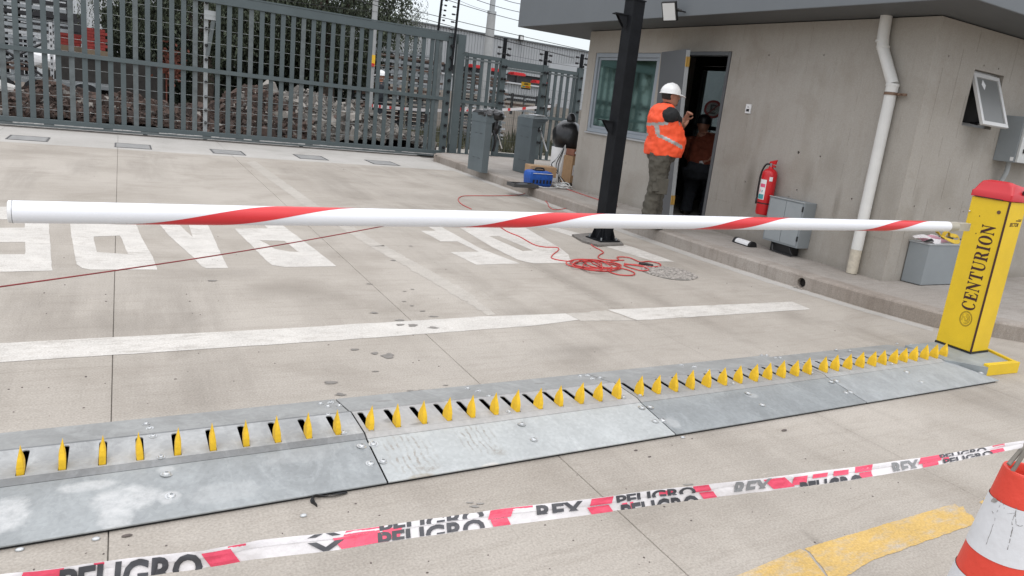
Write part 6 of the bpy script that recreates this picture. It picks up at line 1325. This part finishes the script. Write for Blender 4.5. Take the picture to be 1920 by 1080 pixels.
# --- concrete panel fence
fc = thing('concrete_fence', 'low beige concrete panel fence in front of the warehouse', 'fence', (14, 26, -.06))
for i in range(9):
    x0 = 9.6+1.9*i
    for j in range(4):
        b = MB(); b.box((x0+.07, 26, -.06+.34*j), (x0+1.83, 26.05, -.06+.34*j+.335)); b.build('panel', PANELC, fc)
    b = MB(); b.box((x0-.06, 25.95, -.06), (x0+.06, 26.1, 1.42)); b.build('post', PANELC, fc)
# --- welded mesh fence in the yard
ms = thing('mesh_fence', 'thin welded mesh fence on slender posts behind the turnstile walkway', 'fence', (9, 17.5, -.06))
b = MB()
for i in range(110): x = 5.9+.055*i*1.0; b.box((x-.002, 17.5, .02), (x+.002, 17.504, 1.75))
for j in range(9): b.box((5.9, 17.496, .05+.21*j), (11.9, 17.4995, .056+.21*j))
b.build('mesh', mat('mesh_green', (.10, .115, .11), .6), ms, kind='stuff')
for x in (6.0, 8.15, 9.9, 11.8): b = MB(); b.tube([(x, 17.53, -.06), (x, 17.53, 1.85)], .022, 8); b.build('post', mat('khaki_post', (.16, .15, .12), .7), ms)
# --- stacks of scaffolding and racking
def rack(name, x0, x1, y, z0, z1, n, lab, cols, seed, dep_=.9, grp=None, verts=4):
    rs = random.Random(seed); t = thing(name, lab, 'rack', ((x0+x1)/2, y, z0), group=grp)
    for i in range(verts):
        x = x0+(x1-x0)*i/(verts-1)
        for yy in (y, y+dep_):
            b_ = MB(); b_.box((x-.03, yy-.03, z0), (x+.03, yy+.03, z1+.08)); b_.build('upright', STEEL if i % 2 else DKST, t)
    for k in range(n):
        z = z0+.08+(z1-z0)*(k+.3)/n; m_ = cols[rs.randrange(len(cols))]; e0, e1 = rs.uniform(-.12, .06), rs.uniform(-.06, .14)
        b_ = MB()
        for j in range(3): yy = y-.05+dep_*j/2.2; hh_ = (z1-z0)/n*rs.uniform(.30, .62); b_.box((x0+e0, yy, z), (x1+e1, yy+.10, z+hh_))
        b_.build('beam', m_, t)
    return t
cS = [STEEL, STEEL, DKST, ALU, mat('rust_steel', (.10, .06, .045), .7, .2, var=.4)]
a = onY(872, 235, 20); c_ = onY(955, 120, 20)
rack('steel_rack', 8.95, 9.95, 20.2, -.06, 2.05, 22, 'tall stack of grey steel frames behind the fence beside the lamp pole', cS, 1)
rack('steel_rack', 6.6, 8.55, 22, .95, 2.35, 9, 'rack of rusty brown beams behind the right end of the gate', [MATS['rust_steel'], DKST, MATS['rust_steel'], STEEL], 2)
rack('steel_rack', 6.3, 8.6, 22.6, -.06, 1.0, 8, 'low rack of dark beams behind the right end of the gate', [DKST, STEEL, DKST, MATS['rust_steel']], 3)
rack('steel_rack', 10.9, 12.3, 21.5, .9, 1.5, 4, 'short pile of grey profiles left of the yellow warning sign', cS, 4)
for i, (x, z) in enumerate(((9.0, 2.14), (9.55, 2.12), (10.4, 2.10), (11.2, 1.95))):
    t = thing('red_bundle', ['bright red bundle leftmost on top of the steel stack', 'bright red bundle second from the left on top of the steel stack', 'bright red bundle right of the lamp pole on the stack', 'rightmost bright red bundle lying on the pile near the warning sign'][i], 'bundle', (x, 20.3, z))
    b = MB(); 
    for k in range(5): b.box((x-.18+.01*k, 20.2+.1*k, z), (x+.22, 20.27+.1*k, z+.07+.02*(k % 2)))
    b.build('bars', REDX, t)
# left: trailers and racks in front of the white shed
sh_ = thing('cladding_shed', 'white corrugated shed far back behind the left end of the gate', 'building', (-5, 36, -.06))
cladding(-26, 4.2, 36, 2.0, 7.2, .30, CLADW, 'upper_cladding', sh_, .05); cladding(-26, 4.2, 36.05, -.06, 1.75, .30, CLADW, 'lower_cladding', sh_, .05)
b = MB(); b.box((-26, 36.1, -.06), (4.2, 48, 7.15)); b.build('body', DKST, sh_); b = MB(); b.box((-26, 35.93, 1.75), (4.2, 36.09, 1.98)); b.build('rail', DKST, sh_)
b = MB(); b.box((-26, 35.8, 7.2), (4.2, 48, 7.32)); b.build('roof_edge', FASC, sh_)
for i, x in enumerate((-2.9, .55)):
    b = MB(); b.box((x, 35.9, 2.15 if i else 1.9), (x+1.7, 35.99, 2.6)); b.build('dark_opening', DKST, sh_)
rack('scaffold_rack', -2.65, -1.75, 21, .55, 1.35, 7, 'loaded scaffold rack at the far left behind the gate, lower tier', cS, 5, grp=None, verts=6)
rack('scaffold_rack', -2.7, -1.1, 22.5, 1.2, 3.2, 13, 'tall scaffold rack at the far left behind the gate, upper tiers', [STEEL, DKST, ALU, DKST], 6, verts=7)
t = thing('platform_trailer', 'long grey platform trailer under the scaffold racks at the left', 'trailer', (-2.5, 21, .3)); b = MB(); b.box((-2.7, 20.5, .42), (-.2, 22.3, .54)); b.build('deck', STEEL, t)
for x in (-2.3, -1.6, -.7):
    b = MB(); b.tube([(x, 20.45, .24), (x, 20.65, .24)], .29, 20); w_ = b.build('wheel', BLK, t); b = MB(); b.tube([(x, 20.43, .24), (x, 20.449, .24)], .15, 14); b.build('rim', STEEL, w_)
for x0, x1 in ((-2.5, -1.5),):
    b = MB(); b.tube([(x0, 20.4, .6), (x1, 20.4, 1.3)], .03, 6); b.tube([(x1, 20.4, .6), (x0, 20.4, 1.3)], .03, 6); b.build('brace', DKST, t)
t = thing('perforated_post', 'slim perforated steel post standing in front of the scaffold racks', 'post', (-1.62, 18.6, -.06)); p = onY(97, 110, 18.6); b = MB(); b.box((p.x-.03, 18.58, -.06), (p.x+.03, 18.62, 1.75)); b.build('shaft', ALU, t)
b = MB(); [b.box((p.x-.012, 18.574, .3+.12*k), (p.x+.012, 18.579, .35+.12*k)) for k in range(12)]; b.build('holes', BLK, t)
p = onY(84, 112, 19.8); t = thing('white_sack', 'white bulk sack on the ground in front of the scaffold racks', 'sack', (p.x, 19.8, 0)); b = MB(); b.ball((p.x, 19.8, p.z), (.28, .25, .22), 14, 10)
for v in b.bm.verts: v.co += Vector((noise.noise(v.co*6), 0, noise.noise(v.co*6+Vector((8, 1, 3)))))*.08
b.build('sack', WHT, t)
def brick_stack(x, y, z0, nx, nz_, lab):
    t = thing('brick_stack', lab, 'brick stack', (x, y, z0)); b_ = MB(); b_.box((-.11, -.05, -.032), (.11, .05, .032)); me = b_.mesh('brick', [BRICK])
    for i in range(nx):
        for k in range(nz_):
            o = link('brick', me, t, loc=(x+.232*i+rnd(-.004, .004)+(.05 if k % 2 else 0), y+rnd(-.012, .012), z0+.035+.07*k)); o.matrix_parent_inverse = Matrix.Translation(-t.location)
    b_ = MB(); b_.box((x-.1, y+.06, z0), (x+.232*(nx-1)+.1, y+.6, z0+.07*nz_)); b_.build('core', BRICK, t, kind='stuff')
    b_ = MB(); b_.box((x-.14, y-.06, z0-.13), (x+.232*(nx-1)+.16, y+.62, z0-.005)); b_.build('pallet', mat('pallet_wood', (.16, .12, .08), .9), t)
    return t
a = onY(166, 92, 21); brick_stack(a.x, 21, a.z-.0, 2, 7, 'pallet of red bricks standing left of the dark tree'); a = onY(119, 84, 21.5); brick_stack(a.x, 21.5, a.z+.0, 2, 4, 'left pallet of red bricks half hidden by a gate bar')
t = thing('support_block', 'dark crate carrying the pallets of red bricks', 'crate', (-.6, 21.6, -.06)); a = onY(119, 84, 21.5); b = MB(); b.box((a.x-.3, 21.05, -.06), (a.x+2.1, 22.2, a.z-.14)); b.build('body', mat('dark_crate', (.03, .027, .024), .9, var=.3), t)
# extra shade trees at the far left for the reflection in the tinted window
tree(-5.2, 23.6, 1.3, 4.3, 1.5, 14000, 'loose drooping tree beyond the left end of the gate', 31, 120)

# ================================================================== PEOPLE
def fuse(mb_, voxel, iters=4, mats=None, disp=None, name='body'):
    me = bpy.data.meshes.new('tmp'); bmesh.ops.recalc_face_normals(mb_.bm, faces=mb_.bm.faces); mb_.bm.to_mesh(me); mb_.bm.free(); o = bpy.data.objects.new('tmp', me); COL.objects.link(o)
    r_ = o.modifiers.new('r', 'REMESH'); r_.mode = 'VOXEL'; r_.voxel_size = voxel; r_.use_smooth_shade = True
    s_ = o.modifiers.new('s', 'SMOOTH'); s_.factor = .5; s_.iterations = iters
    dg = bpy.context.evaluated_depsgraph_get(); dg.update(); out_ = bpy.data.meshes.new_from_object(o.evaluated_get(dg)); bpy.data.objects.remove(o)
    if disp:
        for v in out_.vertices: v.co += disp(v.co, v.normal)
    out_.materials.clear()
    for m_ in mats: out_.materials.append(m_)
    out_.polygons.foreach_set('use_smooth', [True]*len(out_.polygons)); out_.name = name
    return out_
def folds(s, a, zs=1.0):
    return lambda c, n: n*a*(noise.noise(Vector((c.x*s, c.y*s, c.z*s*zs)))+.5*noise.noise(Vector((c.x*s*2.3, c.y*s*2.3, c.z*s*zs*2))))
class Fr:
    def __init__(s, P, f, k=1.0): s.k = k; s.P = Vector(P); s.f = Vector(f).normalized(); s.l = Z3.cross(s.f)      # l = the person's left
    def __call__(s, x, y, z): return s.P+(s.f*x+s.l*y+Z3*z)*s.k
    def ring(s, cx_, cy_, z, rx, ry, n=20, tilt=0.0, sq=1.0):
        o = []
        for k in range(n):
            a = 2*math.pi*k/n; c_, d_ = math.cos(a), math.sin(a); c_ = math.copysign(abs(c_)**sq, c_); d_ = math.copysign(abs(d_)**sq, d_)
            o.append(s(cx_+rx*c_, cy_+ry*d_, z+tilt*rx*c_))
        return o
def hand(mb_, fr, wrist, palm_dir, up_dir, thumb_side, curl=.9, s=1.0):
    w = wrist; d_ = palm_dir.normalized(); u = (up_dir-d_*up_dir.dot(d_)).normalized(); sd_ = d_.cross(u)*thumb_side
    pc = w+d_*.045*s
    mb_.tube([w-d_*.02*s, w+d_*.015*s, pc, w+d_*.085*s], .03, 10, radii=[(.028*s, .022*s), (.030*s, .020*s), (.040*s, .018*s), (.038*s, .015*s)])
    for k, (off, ln) in enumerate(((-.030, .070), (-.010, .080), (.010, .076), (.029, .058))):
        b0 = w+d_*.075*s+sd_*off*s*-1; P_ = [b0]; dd = d_.copy()
        for j in range(3):
            ax = dd.cross(u).normalized(); dd = (Matrix.Rotation(-curl*(.5+.25*j), 3, dd.cross(u)) @ dd); P_.append(P_[-1]+dd*ln*s*(.42 if j == 0 else .30))
        mb_.tube(P_, .0085*s, 8, radii=[.0098*s, .009*s, .008*s, .0062*s])
    b0 = w+d_*.025*s+sd_*.028*s; mb_.tube([b0, b0+(d_*.5+sd_*.75).normalized()*.038*s, b0+(d_*.5+sd_*.75).normalized()*.038*s+(d_*.95-u*.35).normalized()*.034*s], .010*s, 8, radii=[.014*s, .0105*s, .008*s])
def head(fr, c, s, body, look=0.0):
    """skull, jaw, nose, ear, brow, lips, neck added to the one body mesh; c = centre of the head"""
    X, Y_, Z_ = c
    q = lambda x, y, z: fr(X+x*s, Y_+y*s, Z_+z*s)
    body.loft([fr.ring(X+a*s, Y_, Z_+z*s, rx*s, ry*s, 18) for a, z, rx, ry in ((-.045, -.17, .060, .060), (-.035, -.13, .062, .062), (.030, -.118, .045, .040), (.022, -.105, .068, .056), (.010, -.075, .088, .068), (.003, -.035, .096, .073), (0, .01, .100, .076), (-.004, .05, .097, .075), (-.010, .085, .080, .064), (-.012, .108, .045, .038))])
    body.loft([[q(.088, -.012, .018), q(.088, .012, .018), q(.094, .0, .024)], [q(.122, -.017, -.028), q(.122, .017, -.028), q(.128, 0, -.022)], [q(.095, -.016, -.042), q(.095, .016, -.042), q(.1, 0, -.03)]])
    body.tube([q(.086, -.026, -.060), q(.100, 0, -.060), q(.086, .026, -.060)], .008*s, 6); body.tube([q(.083, -.024, -.071), q(.097, 0, -.072), q(.083, .024, -.071)], .008*s, 6)
    body.tube([q(.080, -.048, .026), q(.097, -.02, .028), q(.097, .02, .028), q(.080, .048, .026)], .009*s, 6)
    for y_ in (-.077, .077): body.ball(q(-.008, y_, -.008), (.018*s, .010*s, .030*s), 8, 6, Matrix.Rotation(math.atan2(fr.f.y, fr.f.x), 3, 'Z'))
def helmet(fr, c, s, par, m_=HELM):
    X, Y_, Z_ = c; b_ = MB()
    b_.loft([fr.ring(X-.004*s, Y_, Z_+z*s, rx*s, ry*s, 28, tilt=.0) for z, rx, ry in ((.030, .130, .112), (.060, .128, .108), (.095, .112, .095), (.125, .085, .070), (.142, .045, .036), (.148, .012, .010))]); b_.build('shell', m_, par, smooth='a')
    b_ = MB(); r0_ = fr.ring(X+.0*s, Y_, Z_+.030*s, .134*s, .116*s, 32, tilt=0.0)
    def brim(k, n=32):
        a = 2*math.pi*k/n; c_ = max(0, math.cos(a)); ex_ = .012+.055*c_**2; return fr(X+(.134+ex_)*s*math.cos(a), Y_+(.116+.012)*s*math.sin(a), Z_+(.026-.022*c_**2)*s)
    outr = [brim(k) for k in range(32)]; b_.loft([r0_, outr, [p-Z3*.005*s for p in outr], [p-Z3*.006*s for p in r0_]], caps=False); b_.build('brim', m_, par, smooth='a')
    b_ = MB(); b_.tube([fr(X+x*s, Y_, Z_+z*s) for x, z in ((-.10, .10), (-.06, .135), (0, .152), (.06, .138), (.10, .105))], .007*s, 8); b_.build('ridge', m_, par, smooth=True)
# ---- worker holding the door leaf
f1 = Vector((.94, -.34, 0)).normalized(); P1 = G(1227, 427, K); P1.z = K; fr = Fr(P1, f1, .94)
def ik(a, c, l1, l2, bend):
    d_ = c-a; L_ = min(d_.length, (l1+l2)*.999); d_ = d_.normalized(); x = (l1*l1-l2*l2+L_*L_)/(2*L_); h_ = math.sqrt(max(0, l1*l1-x*x)); p_ = (bend-d_*bend.dot(d_)).normalized(); return a+d_*x+p_*h_, a+d_*L_
wk = thing('person', 'worker in orange vest and white hard hat holding the edge of the grey door', 'person', P1)
body = MB(); HC = (-.055, -.02, 1.545)
head(fr, HC, 1.0, body)
# right arm (near side, y<0): elbow low in front, forearm up to the door edge; left arm hidden behind
hnd = (.17, .02, 1.455)
grip = dB+(dT-dB)*.585+Vector((-.02, -.02, 0)); sh_r = fr(-.10, -.205, 1.33)
el_r, wr_r = ik(sh_r, grip+Vector((-.07, -.05, -.05)), .285, .265, Vector((.25, -.55, -1.0)))
body.tube([sh_r, sh_r.lerp(el_r, .5), el_r, el_r.lerp(wr_r, .35), wr_r], .05, 12, radii=[.062, .056, .048, .050, .030])
hand(body, fr, wr_r, (grip+Vector((0, 0, .05)))-wr_r, (CAMP-grip).normalized()*-1, 1, .9)
sh_l, el_l, wr_l = fr(-.08, .19, 1.33), fr(.10, .20, 1.10), fr(.20, .10, 1.30)
body.tube([sh_l, el_l, wr_l], .05, 12, radii=[.06, .047, .030]); hand(body, fr, wr_l, fr(.23, .06, 1.38)-wr_l, fr.l, -1, 1.0)
body.loft([fr.ring(x, 0, z, rx, ry) for x, z, rx, ry in ((-.08, 1.42, .07, .09), (-.09, 1.36, .11, .18), (-.08, 1.15, .14, .18), (-.02, .95, .15, .17), (-.02, .85, .13, .16))])
link('body', fuse(body, .0085, 3, [SKIN]), wk)
b = MB()   # hair fringe below the helmet, side burns, moustache and beard line
X, Y_, Z_ = HC
b.loft([fr.ring(X-.012, Y_, Z_+z, rx, ry, 20) for z, rx, ry in ((-.055, .070, .068), (-.03, .088, .079), (.01, .096, .083), (.045, .098, .083))]); 
hm = fuse(b, .008, 2, [HAIR], lambda c, n: n*.002*noise.noise(c*60)); 
bm_ = bmesh.new(); bm_.from_mesh(hm); bmesh.ops.bisect_plane(bm_, geom=bm_.verts[:]+bm_.edges[:]+bm_.faces[:], plane_co=fr(X-.0, Y_, Z_), plane_no=(fr.f*1.0+Z3*-.25).normalized(), clear_outer=True); bm_.to_mesh(hm); bm_.free(); link('hair', hm, wk)
b = MB(); b.tube([fr(X+.080, Y_-.030, Z_-.054), fr(X+.104, Y_, Z_-.050), fr(X+.080, Y_+.030, Z_-.054)], .0055, 6); b.tube([fr(X+.072, Y_-.036, Z_-.092), fr(X+.094, Y_, Z_-.098), fr(X+.072, Y_+.036, Z_-.092)], .007, 6); b.build('beard', HAIR, wk, smooth=True)
b = MB(); [b.ball(fr(X+.087, Y_+y, Z_+.008), .008, 8, 6) for y in (-.030, .030)]; b.build('eye', mat('eye_dark', (.05, .04, .035), .3), wk)
helmet(fr, (X+.0, Y_, Z_-.002), .93, wk)
# trousers: both legs and seat one surface
b = MB()
for y, pts in ((-.10, [(-.085, .90, .135, .125), (-.10, .75, .118, .108), (-.09, .55, .098, .092), (-.115, .40, .090, .085), (-.135, .20, .088, .080), (-.125, .05, .090, .078)]), (.10, [(-.03, .90, .135, .12), (.0, .75, .115, .105), (.01, .55, .095, .088), (.005, .40, .085, .08), (.01, .2, .082, .076), (.03, .05, .084, .074)])): b.loft([fr.ring(x, y*(1 if z > .6 else 1.05), z, rx, ry) for x, z, rx, ry in pts])
b.loft([fr.ring(x, 0, z, rx, ry) for x, z, rx, ry in ((-.05, .80, .15, .18), (-.045, .90, .185, .20), (-.035, 1.0, .20, .20), (-.03, 1.06, .19, .19))])
tr = fuse(b, .012, 4, [TROU], folds(13, .016, 1.4)); link('trousers', tr, wk)
b = MB(); b.tube([fr(-.115-.01, -.165, .55), fr(-.12, -.19, .45)], .04, 8); b.obox(fr(-.06, -.20, .52), fr.f, fr.l, Z3, .07, .012, .085); b.build('cargo_pocket', TROU, wk, bevel=.006)
for x, y in ((-.125, -.105), (.035, .105)):
    b = MB(); b.loft([fr.ring(x+.05, y, z, rx, ry, 16, sq=.9) for z, rx, ry in ((.003, .150, .052), (.03, .150, .052), (.055, .130, .048), (.075, .09, .044))]); b.loft([fr.ring(x-.03, y, z, .065, .05, 14) for z in (.05, .12)]); link('boot', fuse(b, .010, 2, [BOOT]), wk)
# t-shirt sleeves
b = MB()
for s_, e_ in ((sh_r, el_r), (sh_l, el_l)):
    b = MB(); d_ = (e_-s_); b.tube([s_-d_*.18+Z3*.01, s_-d_*.10, s_, s_+d_*.4, s_+d_*.84, s_+d_*.88], .08, 18, radii=[.045, .075, .088, .085, .074, .068]); link('sleeve', fuse(b, .010, 3, [TSH], folds(20, .008)), wk)
# vest
b = MB(); b.loft([fr.ring(x, 0, z, rx, ry, 24, sq=.92) for x, z, rx, ry in ((-.035, .865, .212, .232), (-.03, .94, .225, .242), (-.02, 1.05, .225, .245), (-.055, 1.18, .205, .24), (-.095, 1.29, .175, .225), (-.105, 1.37, .145, .205), (-.10, 1.425, .105, .165), (-.09, 1.455, .075, .10))])
vest_me = fuse(b, .011, 4, [ORANGE, REFL, TSH], folds(11, .016, 1.2))
# cut the arm holes, hem straight; strips of reflective tape follow the cloth
for p_ in vest_me.polygons:
    c_ = p_.center; loc_ = (c_-fr.P)/fr.k; x, y, z = loc_.dot(fr.f), loc_.dot(fr.l), loc_.z
    if y < -.10 or True:
        d1 = abs((z-1.12)-(-.40*(x+.20)) ) if False else 9
    w = .020
    side = y < 0
    # belt band dips towards the belly, back strap joins it, shoulder strap runs up
    belt = abs(z-(1.10-.34*(x+.22))) < w and x > -.20 and x < .12 and side
    arc_ = abs(math.hypot((x+.02)/.20, (z-1.19)/.13)-1) < .10 and x < -.12 and z > 1.08
    tail = abs(z-(1.215+.25*(x+.20))) < w*.9 and x < -.10
    strap = abs(x-(.02+.1*(1.40-z))) < .020 and z > 1.20 and not side or (abs(x-(.055-(z-1.22)*.25)) < .018 and z > 1.22 and side and y > -.17)
    if belt or tail or strap or (abs(z-1.08) < w and not side) or (z < 1.20 and z > 1.10 and abs(x+.215-.25*(1.2-z)) < .02): p_.material_index = 1
vo = link('vest', vest_me, wk)
b = MB(); b.tube([fr(-.075, 0, 1.45), fr(-.085, 0, 1.475)], .075, 16, radii=[.085, .066]); b.build('collar', TSH, wk)

# ---- second worker stooping inside the doorway
P2 = Vector((6.58, 7.24, K+.01)); f2 = Vector((.75, .60, 0)); fr2 = Fr(P2, f2, 1.02)
w2 = thing('person', 'worker in a dark cap and rust red shirt stooping inside the doorway, wearing white gloves', 'person', P2)
body = MB(); H2 = (.09, .10, 1.17); head(fr2, H2, .98, body)
sr, wr = fr2(.10, -.22, .98), onX(1316, 306, 6.42); er = sr.lerp(wr, .5)+Vector((-.03, -.05, -.06))
body.tube([sr, er, wr], .05, 10, radii=[.058, .045, .03]); 
sl_, el2, wl = fr2(.12, .22, .98), fr2(.20, .24, .70), fr2(.30, .12, .58); body.tube([sl_, el2, wl], .05, 10, radii=[.058, .045, .03])
body.loft([fr2.ring(x, 0, z, rx, ry) for x, z, rx, ry in ((.13, 1.07, .06, .08), (.09, 1.0, .10, .18), (.0, .8, .13, .17), (-.08, .6, .13, .16))]); link('body', fuse(body, .012, 3, [SKIN]), w2)
b = MB(); hand(b, fr2, wr, Vector((-.2, -.5, -.8)), -fr2.f, 1, .7, 1.25); hand(b, fr2, wl, Vector((.1, .2, -1)), fr2.f, -1, .7, 1.2); link('glove', fuse(b, .006, 2, [HELM]), w2)
b = MB(); b.loft([fr2.ring(x, 0, z, rx, ry, 20) for x, z, rx, ry in ((-.09, .52, .16, .19), (-.07, .62, .18, .205), (.0, .80, .17, .215), (.06, .93, .14, .215), (.09, 1.01, .10, .17), (.11, 1.06, .06, .09))])
for s_, e_ in ((sr, er), (sl_, el2)): b.tube([s_, s_.lerp(e_, .5), e_], .07, 12, radii=[.085, .075, .065])
link('shirt', fuse(b, .012, 3, [BROWNSH, NAVY], folds(14, .014)), w2)
for p_ in bpy.data.meshes['shirt' if 'shirt' in bpy.data.meshes else 'body'].polygons if False else []: pass
b = MB()
for y in (-.12, .12): b.loft([fr2.ring(x, y, z, rx, ry) for x, z, rx, ry in ((-.14, .60, .15, .13), (-.05, .50, .13, .12), (.06, .40, .11, .10), (.0, .22, .085, .08), (-.08, .04, .08, .075))])
b.loft([fr2.ring(-.13, 0, z, rx, ry) for z, rx, ry in ((.48, .15, .17), (.58, .19, .20), (.68, .16, .19))]); link('trousers', fuse(b, .014, 3, [NAVY], folds(12, .014)), w2)
for y in (-.12, .12): b = MB(); b.loft([fr2.ring(-.02, y, z, rx, .05, 14) for z, rx in ((.002, .14), (.05, .13), (.085, .07))]); b.build('boot', BOOT, w2, smooth='a')
b = MB(); b.loft([fr2.ring(H2[0]-.008, H2[1], H2[2]+z, rx, ry, 20) for z, rx, ry in ((.0, .108, .085), (.04, .110, .088), (.085, .095, .076), (.115, .055, .045), (.122, .01, .01))]); b.obox(fr2(H2[0]+.12, H2[1], H2[2]+.035), fr2.f, fr2.l, Z3, .05, .06, .004); b.build('cap', BLK, w2, smooth='a')
# ---- man far behind the gate
P3 = onY(712, 214, 18.6); P3.z = -.05; fr3 = Fr(P3, (-.9, .3, 0)); w3 = thing('person', 'man in dark clothes and white hard hat standing behind the rubble heap', 'person', P3)
s3 = 1.0; body = MB(); H3 = (.03, 0, 1.58); head(fr3, H3, 1.0, body)
for s_ in (-1, 1):
    A = [fr3(0, .21*s_, 1.36), fr3(.0, .25*s_, 1.08), fr3(.10, .22*s_, .86)]; body.tube(A, .05, 10, radii=[.058, .045, .03]); hand(body, fr3, A[2], Vector((-.1, 0, -1)), fr3.l*s_, s_, .5)
body.loft([fr3.ring(0, 0, z, rx, ry) for z, rx, ry in ((1.44, .06, .09), (1.38, .10, .18), (1.1, .11, .16), (.9, .12, .17))]); link('body', fuse(body, .012, 2, [SKIN]), w3)
b = MB(); b.loft([fr3.ring(0, 0, z, rx, ry) for z, rx, ry in ((.85, .15, .20), (1.0, .145, .19), (1.25, .145, .205), (1.38, .11, .195), (1.45, .065, .09))])
for s_ in (-1, 1): b.tube([fr3(0, .20*s_, 1.37), fr3(0, .255*s_, 1.08), fr3(.08, .23*s_, .90)], .06, 10, radii=[.075, .062, .05])
link('jacket', fuse(b, .014, 3, [NAVY], folds(12, .012)), w3)
b = MB()
for s_ in (-1, 1): b.loft([fr3.ring(.0, .095*s_, z, rx, ry) for z, rx, ry in ((.95, .12, .11), (.7, .10, .10), (.45, .085, .08), (.06, .075, .07))])
link('trousers', fuse(b, .014, 3, [NAVY], folds(12, .012)), w3)
for s_ in (-1, 1): b = MB(); b.loft([fr3.ring(.05, .10*s_, z, rx, .048, 14) for z, rx in ((.002, .14), (.05, .13), (.08, .07))]); b.build('boot', BOOT, w3, smooth='a')
helmet(fr3, H3, 1.0, w3)
